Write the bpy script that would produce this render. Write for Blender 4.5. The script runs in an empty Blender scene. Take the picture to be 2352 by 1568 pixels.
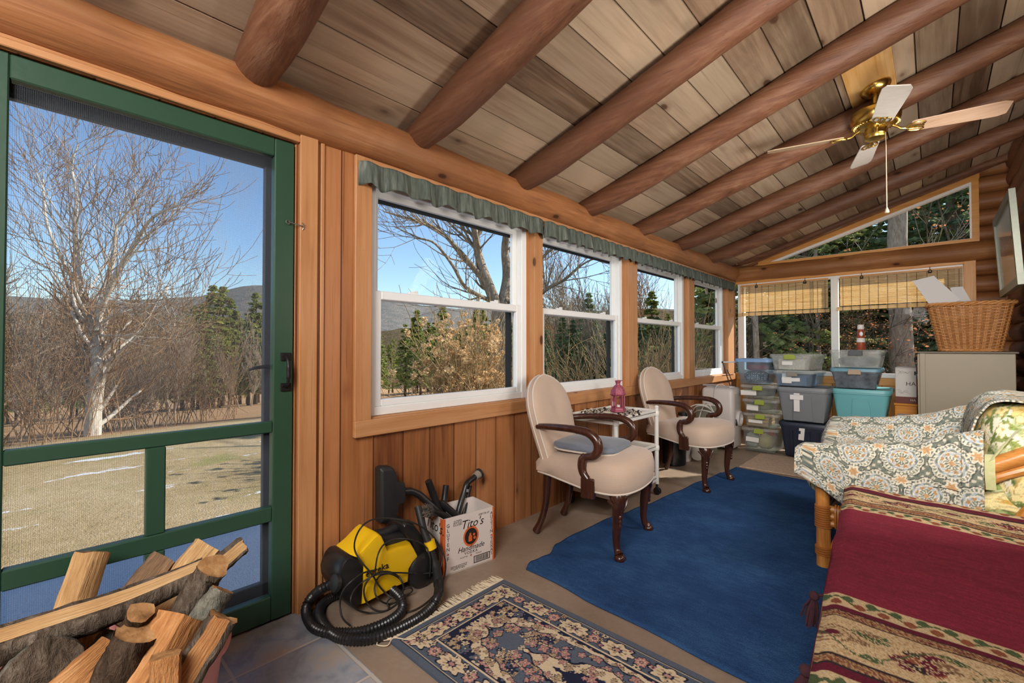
import bpy, bmesh, math, random
import numpy as np
from mathutils import Vector, Matrix, Euler, noise as mnoise
R = math.radians
COL = bpy.context.scene.collection
random.seed(7)

# ------------------------------------------------------------------ camera model (16 mm lens)
FPX = 1035.0; YAW = R(42.97); PIT = math.atan(16 / 1035.0); CX, CY = 1176, 784
CAM = Vector((2.034, 0, 1.15))
FW = Vector((-math.sin(YAW) * math.cos(PIT), math.cos(YAW) * math.cos(PIT), math.sin(PIT)))
RT = Vector((math.cos(YAW), math.sin(YAW), 0))
UP = RT.cross(FW)
def ray(u, v): return FW + RT * ((u - CX) / FPX) + UP * ((CY - v) / FPX)
def onx(u, v, x):
    r = ray(u, v); return CAM + r * ((x - CAM.x) / r.x)
def ony(u, v, y):
    r = ray(u, v); return CAM + r * ((y - CAM.y) / r.y)
def onz(u, v, z):
    r = ray(u, v); return CAM + r * ((z - CAM.z) / r.z)
def ond(u, v, d): return CAM + ray(u, v) * d

# ------------------------------------------------------------------ mesh builder
def frame_from(t, ref=None):
    t = t.normalized()
    ref = ref or (Vector((0, 0, 1)) if abs(t.z) < .95 else Vector((1, 0, 0)))
    a = ref.cross(t).normalized(); b = t.cross(a)
    return a, b
class MB:
    def __init__(s):
        s.v = []; s.f = []; s.mi = []; s.col = None; s.cur = 0
    def add(s, vs, fs):
        o = len(s.v); s.v += [tuple(p) for p in vs]
        for f in fs: s.f.append([i + o for i in f]); s.mi.append(s.cur)
        return s
    def box(s, c, d, rx=0, ry=0, rz=0, m=None):
        M = Euler((rx, ry, rz)).to_matrix(); c = Vector(c)
        vs = []
        for z in (-.5, .5):
            for y in (-.5, .5):
                for x in (-.5, .5):
                    p = M @ Vector((x * d[0], y * d[1], z * d[2])) + c
                    vs.append(m @ p if m else p)
        return s.add(vs, [(0, 2, 3, 1), (4, 5, 7, 6), (0, 1, 5, 4), (2, 6, 7, 3), (0, 4, 6, 2), (1, 3, 7, 5)])
    def bx(s, x0, x1, y0, y1, z0, z1): return s.box(((x0 + x1) / 2, (y0 + y1) / 2, (z0 + z1) / 2), (abs(x1 - x0), abs(y1 - y0), abs(z1 - z0)))
    def loft(s, rings, cap0=True, cap1=True, closed=True):
        n = len(rings[0]); vs = [p for r in rings for p in r]; fs = []
        for k in range(len(rings) - 1):
            for i in range(n if closed else n - 1):
                j = (i + 1) % n
                fs.append((k * n + i, k * n + j, (k + 1) * n + j, (k + 1) * n + i))
        if cap0: fs.append(tuple(range(n - 1, -1, -1)))
        if cap1: fs.append(tuple((len(rings) - 1) * n + i for i in range(n)))
        return s.add(vs, fs)
    def tube(s, pts, r, n=8, closed=False, cap=True, flat=1.0, jit=0):
        pts = [Vector(p) for p in pts]; m = len(pts)
        rs = r if isinstance(r, (list, tuple)) else [r] * m
        rings = []; a = None
        for i, p in enumerate(pts):
            if closed: t = pts[(i + 1) % m] - pts[i - 1]
            else: t = pts[min(i + 1, m - 1)] - pts[max(i - 1, 0)]
            if t.length < 1e-9: t = Vector((0, 0, 1))
            t.normalize()
            if a is None: a, b = frame_from(t)
            else:
                a = (a - t * a.dot(t))
                if a.length < 1e-6: a, b = frame_from(t)
                a.normalize(); b = t.cross(a)
            rings.append([p + (a * math.cos(2 * math.pi * k / n) + b * math.sin(2 * math.pi * k / n) * flat) * rs[i] * (1 + (random.uniform(-jit, jit) if jit else 0)) for k in range(n)])
        if closed:
            rings.append(rings[0]); return s.loft(rings, False, False)
        return s.loft(rings, cap, cap)
    def lathe(s, prof, c=(0, 0, 0), n=24, m=None, cap0=True, cap1=True, sx=1, sy=1):
        c = Vector(c); rings = []
        for r, z in prof:
            ring = []
            for k in range(n):
                a = 2 * math.pi * k / n
                p = Vector((r * math.cos(a) * sx, r * math.sin(a) * sy, z))
                ring.append((m @ p if m else p) + c)
            rings.append(ring)
        return s.loft(rings, cap0, cap1)
    def ell(s, c, d, n=12, k=8, e=1.0, m=None):
        c = Vector(c); rings = []
        P = lambda w, q: math.copysign(abs(w) ** q, w)
        for j in range(k + 1):
            th = -math.pi / 2 + math.pi * j / k
            if j in (0, k): th *= .985
            ring = []
            for i in range(n):
                a = 2 * math.pi * i / n
                p = Vector((P(math.cos(th), e) * P(math.cos(a), e) * d[0], P(math.cos(th), e) * P(math.sin(a), e) * d[1], P(math.sin(th), e) * d[2]))
                ring.append((m @ p if m else p) + c)
            rings.append(ring)
        return s.loft(rings)
    def prism(s, poly, f0, f1):
        return s.loft([[f0(*p) for p in poly], [f1(*p) for p in poly]])
    def grid(s, fn, nu, nv, colfn=None):
        vs = []; cs = []
        for j in range(nv + 1):
            for i in range(nu + 1):
                vs.append(fn(i / nu, j / nv))
        w = nu + 1
        return s.add(vs, [(j * w + i, j * w + i + 1, (j + 1) * w + i + 1, (j + 1) * w + i) for j in range(nv) for i in range(nu)])
    def build(s, name, mats, parent=None, world=False, ang=35, bevel=0, seg=1, sub=0, solid=0, cols=None, kind=None):
        me = bpy.data.meshes.new(name)
        vs = s.v
        if parent is not None and world:
            M = parent.matrix_basis.inverted(); vs = [tuple(M @ Vector(p)) for p in vs]
        me.from_pydata(vs, [], s.f)
        if not isinstance(mats, (list, tuple)): mats = [mats]
        for m in mats: me.materials.append(m)
        if len(mats) > 1: me.polygons.foreach_set('material_index', s.mi)
        if cols is not None:
            at = me.color_attributes.new('Col', 'FLOAT_COLOR', 'POINT')
            at.data.foreach_set('color', np.asarray(cols, dtype=np.float32).ravel())
        bm = bmesh.new(); bm.from_mesh(me)
        bmesh.ops.recalc_face_normals(bm, faces=bm.faces)
        if bevel:
            es = [e for e in bm.edges if len(e.link_faces) == 2 and e.calc_face_angle(0) > R(30)]
            bmesh.ops.bevel(bm, geom=es, offset=bevel, segments=seg, affect='EDGES', profile=.6, clamp_overlap=True)
        bm.to_mesh(me); bm.free()
        if ang:
            me.polygons.foreach_set('use_smooth', [True] * len(me.polygons))
            me.set_sharp_from_angle(angle=R(ang))
        o = bpy.data.objects.new(name, me); COL.objects.link(o)
        if parent is not None: o.parent = parent
        if sub:
            q = o.modifiers.new('sub', 'SUBSURF'); q.levels = sub; q.render_levels = sub
        if solid:
            q = o.modifiers.new('sol', 'SOLIDIFY'); q.thickness = solid
        if kind: o['kind'] = kind
        return o
def tag(o, label, cat, group=None, kind=None):
    o['label'] = label; o['category'] = cat
    if group: o['group'] = group
    if kind: o['kind'] = kind
    return o
def thing(name, label, cat, loc=(0, 0, 0), rz=0, group=None):
    o = bpy.data.objects.new(name, None); COL.objects.link(o)
    o.location = loc; o.rotation_euler = (0, 0, rz); o.empty_display_size = .05
    o.matrix_basis = Matrix.Translation(loc) @ Matrix.Rotation(rz, 4, 'Z')
    return tag(o, label, cat, group)
def copy_tree(o, parent=None):
    c = o.copy(); COL.objects.link(c)
    if parent is not None: c.parent = parent
    for ch in list(o.children): copy_tree(ch, c)
    return c
def text_mesh(body, size, align='CENTER', shear=0, extrude=.0006, space=1, lsp=1):
    cu = bpy.data.curves.new('lettering', 'FONT'); cu.body = body; cu.size = size; cu.align_x = align
    cu.align_y = 'CENTER'; cu.shear = shear; cu.extrude = extrude; cu.space_character = space; cu.space_line = lsp
    cu.resolution_u = 2
    o = bpy.data.objects.new('t', cu); COL.objects.link(o)
    bpy.context.view_layer.update()
    me = bpy.data.meshes.new_from_object(o.evaluated_get(bpy.context.evaluated_depsgraph_get()))
    vs = [v.co.copy() for v in me.vertices]; fs = [tuple(p.vertices) for p in me.polygons]
    bpy.data.objects.remove(o); bpy.data.curves.remove(cu); bpy.data.meshes.remove(me)
    return vs, fs
def lettering(mb, body, size, org, ex, ey, en, **k):
    """text laid on a face: origin, x direction, y direction, normal"""
    vs, fs = text_mesh(body, size, **k)
    mb.add([org + ex * p.x + ey * p.y + en * (p.z + .0008) for p in vs], fs)
def spline(pts, n=6):
    pts = [Vector(p) for p in pts]; out = []
    for i in range(len(pts) - 1):
        p0 = pts[max(i - 1, 0)]; p1 = pts[i]; p2 = pts[i + 1]; p3 = pts[min(i + 2, len(pts) - 1)]
        for k in range(n):
            t = k / n
            out.append(.5 * ((2 * p1) + (p2 - p0) * t + (2 * p0 - 5 * p1 + 4 * p2 - p3) * t * t + (3 * p1 - p0 - 3 * p2 + p3) * t ** 3))
    out.append(pts[-1]); return out
def lerp(a, b, t): return a + (b - a) * t
def interp(tab, x):
    if x <= tab[0][0]: return tab[0][1]
    for (a, fa), (b, fb) in zip(tab, tab[1:]):
        if x <= b: return lerp(fa, fb, (x - a) / (b - a))
    return tab[-1][1]

# ------------------------------------------------------------------ materials
def lin(c):
    c = c.lstrip('#'); v = [int(c[i:i + 2], 16) / 255 for i in (0, 2, 4)]
    return tuple((x / 12.92 if x <= .04045 else ((x + .055) / 1.055) ** 2.4) for x in v)
def L4(c):
    if isinstance(c, str): c = lin(c)
    return (*c[:3], 1)
class G:
    def __init__(s, name):
        s.m = bpy.data.materials.new(name); s.m.use_nodes = True; s.nt = s.m.node_tree; s.nt.nodes.clear()
        s.out = s.nt.nodes.new('ShaderNodeOutputMaterial')
    def nd(s, t, **kw):
        n = s.nt.nodes.new(t)
        for k, v in kw.items(): setattr(n, k, v)
        return n
    def put(s, inp, v):
        if v is None: return
        if isinstance(v, bpy.types.NodeSocket): s.nt.links.new(v, inp)
        elif isinstance(v, str): inp.default_value = L4(v)
        elif inp.type == 'RGBA': inp.default_value = L4(v)
        else: inp.default_value = v
    def co(s, k='Object'): return s.nd('ShaderNodeTexCoord').outputs[k]
    def rnd(s): return s.nd('ShaderNodeObjectInfo').outputs['Random']
    def mth(s, op, a, b=None, c=None, clamp=False):
        n = s.nd('ShaderNodeMath', operation=op, use_clamp=clamp)
        s.put(n.inputs[0], a)
        if b is not None: s.put(n.inputs[1], b)
        if c is not None: s.put(n.inputs[2], c)
        return n.outputs[0]
    def vm(s, op, a, b=None):
        n = s.nd('ShaderNodeVectorMath', operation=op); s.put(n.inputs[0], a)
        if b is not None: s.put(n.inputs[1], b)
        return n.outputs[0]
    def mp(s, vec, loc=(0, 0, 0), rot=(0, 0, 0), sc=(1, 1, 1)):
        n = s.nd('ShaderNodeMapping'); s.put(n.inputs[0], vec); s.put(n.inputs[1], loc); s.put(n.inputs[2], rot); s.put(n.inputs[3], sc)
        return n.outputs[0]
    def mix(s, f, a, b, bl='MIX'):
        n = s.nd('ShaderNodeMix', data_type='RGBA', blend_type=bl)
        s.put(n.inputs[0], f); s.put(n.inputs[6], a); s.put(n.inputs[7], b); return n.outputs[2]
    def noise(s, vec, scale=5, detail=4, rough=.55, dist=0, out=0):
        n = s.nd('ShaderNodeTexNoise'); s.put(n.inputs['Vector'], vec); s.put(n.inputs['Scale'], scale); s.put(n.inputs['Detail'], detail)
        s.put(n.inputs['Roughness'], rough); s.put(n.inputs['Distortion'], dist); return n.outputs[out]
    def vor(s, vec, scale=5, rand=1.0, feature='F1', out='Distance'):
        n = s.nd('ShaderNodeTexVoronoi', feature=feature); s.put(n.inputs['Vector'], vec); s.put(n.inputs['Scale'], scale); s.put(n.inputs['Randomness'], rand)
        return n.outputs[out] if out else n
    def ramp(s, f, stops, ip='LINEAR'):
        n = s.nd('ShaderNodeValToRGB'); e = n.color_ramp; e.interpolation = ip
        while len(e.elements) < len(stops): e.elements.new(.5)
        for q, (p, c) in zip(e.elements, stops): q.position = p; q.color = L4(c)
        s.put(n.inputs[0], f); return n.outputs[0]
    def sstep(s, v, a, b):
        n = s.nd('ShaderNodeMapRange', interpolation_type='SMOOTHSTEP'); s.put(n.inputs[0], v); s.put(n.inputs[1], a); s.put(n.inputs[2], b)
        return n.outputs[0]
    def xyz(s, v):
        n = s.nd('ShaderNodeSeparateXYZ'); s.put(n.inputs[0], v); return n.outputs
    def comb(s, x, y, z):
        n = s.nd('ShaderNodeCombineXYZ'); s.put(n.inputs[0], x); s.put(n.inputs[1], y); s.put(n.inputs[2], z); return n.outputs[0]
    def white(s, v):
        n = s.nd('ShaderNodeTexWhiteNoise', noise_dimensions='1D'); s.put(n.inputs['W'], v); return n.outputs
    def bump(s, h, st=.3, d=.01):
        n = s.nd('ShaderNodeBump'); s.put(n.inputs['Height'], h); s.put(n.inputs['Strength'], st); s.put(n.inputs['Distance'], d); return n.outputs[0]
    def bsdf(s, col, rough=.5, metal=0, nrm=None, **k):
        n = s.nd('ShaderNodeBsdfPrincipled'); s.put(n.inputs['Base Color'], col); s.put(n.inputs['Roughness'], rough); s.put(n.inputs['Metallic'], metal)
        if nrm is not None: s.put(n.inputs['Normal'], nrm)
        for a, b in k.items(): s.put(n.inputs[a.replace('_', ' ')], b)
        return n.outputs[0]
    def done(s, sh): s.nt.links.new(sh, s.out.inputs[0]); return s.m
MATS = {}
def flat(name, col, rough=.5, metal=0, var=.0, sc=8, bump=0, bsc=60, **k):
    """plain paint, plastic or metal: a little mottling and a fine surface bump"""
    if name in MATS: return MATS[name]
    g = G(name); c = g.co(); n = g.noise(c, sc, 3)
    cc = lin(col) if isinstance(col, str) else col
    colr = g.mix(n, tuple(x * (1 - var) for x in cc), tuple(min(1, x * (1 + var)) for x in cc))
    nr = g.bump(g.noise(c, bsc, 3), bump, .004) if bump else None
    MATS[name] = g.done(g.bsdf(colr, rough, metal, nr, **k)); return MATS[name]
def wood(name, dark, mid, light, axis=1, sc=1., plank=None, rough=.45, knots=.5, kd='#3a1c0e', var=.35, cross=None, groove=.5, bst=.25, ksc=1., grey=None, gsc=1., spec=.4):
    """boards or logs: grain along axis; plank=(axis, width, offset) gives each board its own shade and a groove"""
    if name in MATS: return MATS[name]
    g = G(name); c = g.co(); r = g.rnd(); x = g.xyz(c)
    off = g.mth('MULTIPLY', r, 61.0); base = c; sep = x; pl = None
    if plank:
        q = g.mth('DIVIDE', g.mth('ADD', x[plank[0]], plank[2]), plank[1]); idx = g.mth('FLOOR', q); fr = g.mth('FRACT', q)
        w = g.white(g.mth('ADD', idx, g.mth('MULTIPLY', r, 17)))
        off = g.mth('ADD', off, g.mth('MULTIPLY', w[0], 43.0)); pl = w
        e = g.mth('MINIMUM', fr, g.mth('SUBTRACT', 1.0, fr))
        edge = g.sstep(e, .0, .02 * groove + .012)
    p = g.vm('ADD', base, g.comb(off, off, off))
    S = [11 * sc * gsc] * 3; S[axis] = .75 * sc
    n1 = g.noise(g.mp(p, sc=S), 1.6, 6, .6, .7)
    S2 = [42 * sc * gsc] * 3; S2[axis] = 1.6 * sc
    n2 = g.noise(g.mp(p, sc=S2), 1.5, 3, .6, .2)
    n3 = g.noise(p, 1.3 * sc, 3, .6)
    t = g.mth('ADD', g.mth('MULTIPLY', n1, .56), g.mth('ADD', g.mth('MULTIPLY', n2, .30), g.mth('MULTIPLY', n3, .22)))
    if pl: t = g.mth('ADD', t, g.mth('MULTIPLY', g.mth('SUBTRACT', pl[0], .5), var))
    col = g.ramp(t, [(.28, dark), (.53, mid), (.78, light)])
    S3 = [70 * sc * gsc] * 3; S3[axis] = 1.1 * sc
    ck = g.sstep(g.noise(g.mp(p, sc=S3), 1.0, 2, .5, .3), .66, .74); col = g.mix(g.mth('MULTIPLY', ck, .55), col, dark)
    if grey:
        gm = g.sstep(g.noise(p, .8 * sc, 4, .6, .5), .42, .62); col = g.mix(gm, col, g.mix(t, col, grey))
    if knots:
        K = [7.0 * ksc] * 3; K[axis] = 3.6 * ksc
        vn = g.vor(g.vm('ADD', g.mp(p, sc=K), g.vm('SCALE', g.noise(p, 9, 2, out=1), None)) if False else g.mp(p, sc=K), 1.0, 1.0, out=None)
        d = vn.outputs['Distance']; keep = g.mth('GREATER_THAN', g.xyz(vn.outputs['Color'])[0], 1 - knots)
        ring = g.mth('MULTIPLY', g.sstep(d, .30, .10), keep); core = g.mth('MULTIPLY', g.sstep(d, .15, .09), keep)
        col = g.mix(g.mth('MULTIPLY', ring, .45), col, dark); col = g.mix(g.mth('MULTIPLY', core, .85), col, kd)
    h = g.mth('ADD', g.mth('MULTIPLY', n2, .5), g.mth('MULTIPLY', n1, .5))
    if plank and groove:
        col = g.mix(g.mth('SUBTRACT', 1.0, edge), col, kd); h = g.mth('ADD', h, g.mth('MULTIPLY', edge, 1.2))
    MATS[name] = g.done(g.bsdf(col, rough, 0, g.bump(h, bst, .006), Specular_IOR_Level=spec)); return MATS[name]
def fabric(name, c1, c2, scale=400, rough=.95, bump=.35, blot=None):
    if name in MATS: return MATS[name]
    g = G(name); c = g.co(); n = g.noise(c, scale, 2, .6); b = g.noise(c, 4, 3)
    col = g.mix(g.mth('ADD', g.mth('MULTIPLY', n, .6), g.mth('MULTIPLY', b, .4)), c1, c2)
    MATS[name] = g.done(g.bsdf(col, rough, 0, g.bump(n, bump, .002), Sheen_Weight=.25, Specular_IOR_Level=.2)); return MATS[name]
def vcol(name, rough=.95, scale=500, bump=.5, spec=.15, amt=.25):
    """cloth whose woven pattern is stored per vertex, broken up by a fine thread noise"""
    if name in MATS: return MATS[name]
    g = G(name); a = g.nd('ShaderNodeVertexColor', layer_name='Col').outputs[0]; c = g.co()
    n = g.noise(c, scale, 2, .7)
    col = g.mix(1.0, a, g.ramp(n, [(.25, (1 - amt,) * 3), (.75, (1 + amt,) * 3)]), 'MULTIPLY')
    MATS[name] = g.done(g.bsdf(col, rough, 0, g.bump(n, bump, .003), Specular_IOR_Level=spec)); return MATS[name]
def clear(name, tint, alpha=.35, rough=.25):
    """translucent moulded plastic"""
    if name in MATS: return MATS[name]
    g = G(name); tr = g.nd('ShaderNodeBsdfTransparent'); g.put(tr.inputs[0], tint)
    n = g.noise(g.co(), 14, 3); p = g.bsdf(g.mix(n, tint, tuple(x * .85 for x in lin(tint))), rough)
    mx = g.nd('ShaderNodeMixShader'); g.put(mx.inputs[0], g.mth('MULTIPLY', alpha * 2, n))
    g.nt.links.new(tr.outputs[0], mx.inputs[1]); g.nt.links.new(p, mx.inputs[2])
    MATS[name] = g.done(mx.outputs[0]); return MATS[name]
def glass(name, tint=(.97, .98, .98), refl=.05):
    if name in MATS: return MATS[name]
    g = G(name); tr = g.nd('ShaderNodeBsdfTransparent'); g.put(tr.inputs[0], g.mix(g.noise(g.co(), 2, 2), tint, tuple(min(1, x * 1.01) for x in tint)))
    gl = g.nd('ShaderNodeBsdfGlossy'); g.put(gl.inputs[1], .02)
    lw = g.nd('ShaderNodeLayerWeight'); g.put(lw.inputs[0], .12)
    mx = g.nd('ShaderNodeMixShader'); g.put(mx.inputs[0], g.mth('ADD', g.mth('MULTIPLY', lw.outputs[0], .22), refl * .1))
    g.nt.links.new(tr.outputs[0], mx.inputs[1]); g.nt.links.new(gl.outputs[0], mx.inputs[2])
    MATS[name] = g.done(mx.outputs[0]); return MATS[name]
SKY_STRENGTH = .235; SUN_E = 7.8
ADDED_FILLS = [('added fill by camera', 'AREA', (2.0, -1.2, 2.3), (.6, 1.5, .5), 110, (1, .98, .95), 1.2),  # added fill behind the camera, brightens the whole room
         ('added ceiling fill', 'AREA', (2.5, 1.7, 1.35), (1.3, 4.2, 3.0), 60, (1, .95, .88), .7),  # added fill aimed upwards to brighten the ceiling
         ('added fill near log wall', 'AREA', (2.5, 3.4, 2.0), (.6, 4.8, .7), 24, (1, .97, .94), .6)]  # added fill for the far end, no fixture hangs there
# ================================================================== materials of the room
W_WALL = wood('pine wall planks', '#6b3c20', '#9c6439', '#b67c50', 2, 1, plank=(1, .172, .03), rough=.42, knots=.3, groove=1.0, var=.4)
W_WALLX = wood('yellow pine planks', '#a8682a', '#d69a4e', '#e8b970', 2, 1, plank=(0, .16, 0), rough=.42, knots=.4, groove=1.0, var=.3)
W_BACK = wood('pine back wall planks', '#7a3f1b', '#b06a35', '#c98550', 2, 1, plank=(0, .172, .03), rough=.5, knots=.35, groove=1.0, var=.3)
W_TRIM = wood('orange pine trim', '#a06a40', '#bd8758', '#cc9c70', 2, 1.3, rough=.4, knots=.12, bst=.1)
W_TRIMY = wood('orange pine trim lengthwise', '#a06a40', '#bd8758', '#cc9c70', 1, 1.3, rough=.4, knots=.12, bst=.1)
W_TRIMX = wood('yellow pine trim', '#b8732f', '#dc9a4c', '#ecb570', 0, 1.3, rough=.4, knots=.15, bst=.1)
W_PLATE = wood('peeled log plate', '#683e24', '#a86f43', '#cd9a6c', 1, 1.1, rough=.55, knots=.4, bst=.9, gsc=.9, grey='#7a4f30')
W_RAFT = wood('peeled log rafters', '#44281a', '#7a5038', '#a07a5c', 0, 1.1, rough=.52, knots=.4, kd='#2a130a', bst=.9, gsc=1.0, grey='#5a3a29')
W_BEAM = wood('peeled log beam', '#6f4223', '#a56d3c', '#c99a66', 0, 1.1, rough=.55, knots=.35, bst=.9, gsc=.9, grey='#7a4c2a')
W_LOGX = wood('wall logs', '#6d4126', '#98633a', '#b47f52', 0, 1, rough=.5, knots=.3, bst=.4)
W_LOGY = wood('dark wall logs', '#4a2a1c', '#7d4d34', '#9a6a4c', 1, 1, rough=.5, knots=.3, bst=.4)
W_CEIL = wood('weathered ceiling boards', '#644c38', '#a0866c', '#cdb496', 1, .8, plank=(0, .1838, .0398), rough=.55, knots=.55, kd='#4a2d1c', var=.55, groove=.35, grey='#ab9a82', bst=.25, ksc=.85)
WHITE = flat('white vinyl', '#eef0ee', .35, var=.015)
WHITE2 = flat('white painted sash', '#f0efe9', .4, var=.015)
DARKG = flat('dark charcoal screen track', '#25272a', .6, var=.1)
GREEN = flat('dark green paint', '#2c4c39', .38, var=.14, sc=3, bump=.12, bsc=30)
GLASS = glass('window glass')

# ---- floor: tan painted concrete, tiles by the door
g = G('tan painted concrete'); c = g.co(); n = g.noise(c, 2.2, 6, .6, .4); n2 = g.noise(c, 45, 4, .7)
col = g.ramp(g.mth('ADD', g.mth('MULTIPLY', n, .75), g.mth('MULTIPLY', n2, .25)), [(.3, '#82705f'), (.55, '#9a8775'), (.75, '#b09e8c')])
sp = g.sstep(g.vor(c, 9, 1), .035, .015); col = g.mix(g.mth('MULTIPLY', sp, .5), col, '#d9c8b4')
M_CONC = g.done(g.bsdf(col, g.mth('ADD', .34, g.mth('MULTIPLY', n, .22)), 0, g.bump(g.mth('ADD', n2, g.mth('MULTIPLY', n, .6)), .12, .004)))
g = G('slate look floor tiles'); c = g.co(); x = g.xyz(c)
T = .335
fx = g.mth('FRACT', g.mth('DIVIDE', g.mth('ADD', x[0], .092), T)); fy = g.mth('FRACT', g.mth('DIVIDE', g.mth('ADD', x[1], .17), T))
ix = g.mth('FLOOR', g.mth('DIVIDE', g.mth('ADD', x[0], .092), T)); iy = g.mth('FLOOR', g.mth('DIVIDE', g.mth('ADD', x[1], .17), T))
ex = g.mth('MINIMUM', fx, g.mth('SUBTRACT', 1., fx)); ey = g.mth('MINIMUM', fy, g.mth('SUBTRACT', 1., fy)); e = g.mth('MINIMUM', ex, ey)
gr = g.sstep(e, .012, .022); w = g.white(g.mth('ADD', g.mth('MULTIPLY', ix, 3.1), g.mth('MULTIPLY', iy, 7.7)))[0]
pv = g.vm('ADD', c, g.comb(g.mth('MULTIPLY', w, 20), w, w)); n = g.noise(pv, 5, 6, .62, .5); n2 = g.noise(pv, 28, 5, .7)
col = g.ramp(g.mth('ADD', g.mth('MULTIPLY', n, .8), g.mth('MULTIPLY', n2, .2)), [(.34, '#757c86'), (.5, '#9ca0a7'), (.6, '#ada092'), (.72, '#c8b8a5')])
col = g.mix(gr, '#b9b1a6', col)
M_TILE = g.done(g.bsdf(col, g.mth('ADD', .28, g.mth('MULTIPLY', n2, .2)), 0, g.bump(g.mth('ADD', g.mth('MULTIPLY', gr, .8), g.mth('MULTIPLY', n2, .25)), .3, .006)))
YF = 6.84; XR = 2.63; YB = -1.6; EDGE = .845
MB().bx(-.14, XR + .2, EDGE, YF + .16, -.1, 0).build('floor', M_CONC, ang=0, kind='structure')
MB().bx(-.14, XR + .2, YB - .1, EDGE, -.1, 0.001).build('floor_tiled', M_TILE, ang=0, kind='structure')

# ---- left wall (windows and screen door)
ZS, ZT = .80, 2.03
WIN = [(1.15, 2.395), (2.485, 3.72), (3.89, 5.12), (5.275, 6.45)]
DOOR0, DOOR1, DOORT = -.145, .795, 2.05
mb = MB()
mb.bx(-.13, -.02, YB, YF, 2.2, 2.31); mb.bx(-.13, 0, YB, DOOR0, 0, 2.24); mb.bx(-.13, 0, DOOR1, WIN[0][0], 0, 2.24); mb.bx(-.13, 0, DOOR0, DOOR1, DOORT, 2.24)
mb.bx(-.13, 0, WIN[0][0], YF, 0, ZS); mb.bx(-.13, 0, WIN[0][0], YF, ZT, 2.24)
mb.bx(-.13, 0, WIN[3][1], YF, ZS, ZT)
for a, b in zip(WIN, WIN[1:]): mb.bx(-.13, 0, a[1], b[0], ZS, ZT)
mb.build('wall_left', W_WALL, ang=0, kind='structure')
# log plate on top of the wall
pts = []; rr = []
for i in range(60):
    y = YB + (6.70 - YB) * i / 59
    pts.append((-.015 + .006 * math.sin(i * .7), y, 2.195 + .004 * math.sin(i * 1.3))); rr.append(.112 + .005 * math.sin(i * .9) + .003 * math.sin(i * 2.3))
pm = MB().tube(pts, rr, 24); pm.v = [(x, y, min(z, 2.256 + .004 * math.sin(y * 5))) for x, y, z in pm.v]; pm.build('trim_1', W_PLATE, kind='structure', ang=50)
# casings
def trim(n, x0, x1, y0, y1, z0, z1, m): return MB().bx(x0, x1, y0, y1, z0, z1).build('trim_%d' % n, m, bevel=.003, kind='structure', ang=0)
trim(2, 0, .022, 1.062, 1.15, .80, 2.085, W_TRIM)
trim(3, 0, .026, 1.062, 6.80, .722, .802, W_TRIMY)
trim(4, 0, .020, 1.15, 6.80, 2.02, 2.085, W_TRIMY)
for k, (a, b) in enumerate(zip(WIN, WIN[1:])): MB().bx(-.125, .022, a[1] - .004, b[0] - .003, .803, 2.03).bx(-.13, -.036, a[1] - .03, a[1] + .012, .802, 2.029).build('trim_%d' % (5 + k), W_TRIM, bevel=.002, kind='structure', ang=0)
MB().bx(-.125, .022, 6.446, 6.69, .803, 2.03).bx(-.13, -.036, 6.42, 6.452, .802, 2.029).build('trim_8', W_TRIM, bevel=.002, kind='structure', ang=0)
trim(9, -.02, .022, DOOR1 + .008, .882, 0, 2.10, W_TRIM)
trim(10, -.13, -.005, DOOR1 - .003, DOOR1 + .008, 0, 2.05, W_TRIM)
trim(11, -.02, .022, DOOR0 - .09, DOOR1 + .008, 2.052, 2.078, W_TRIMY)
trim(12, -.02, .014, DOOR0 - .09, DOOR1 + .008, 2.078, 2.10, W_TRIMY)
trim(13, 0, .010, .90, .918, 0, 2.1, W_TRIM)
trim(14, -.13, 0, 1.15, 6.45, .795, .808, W_TRIMY)

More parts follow.
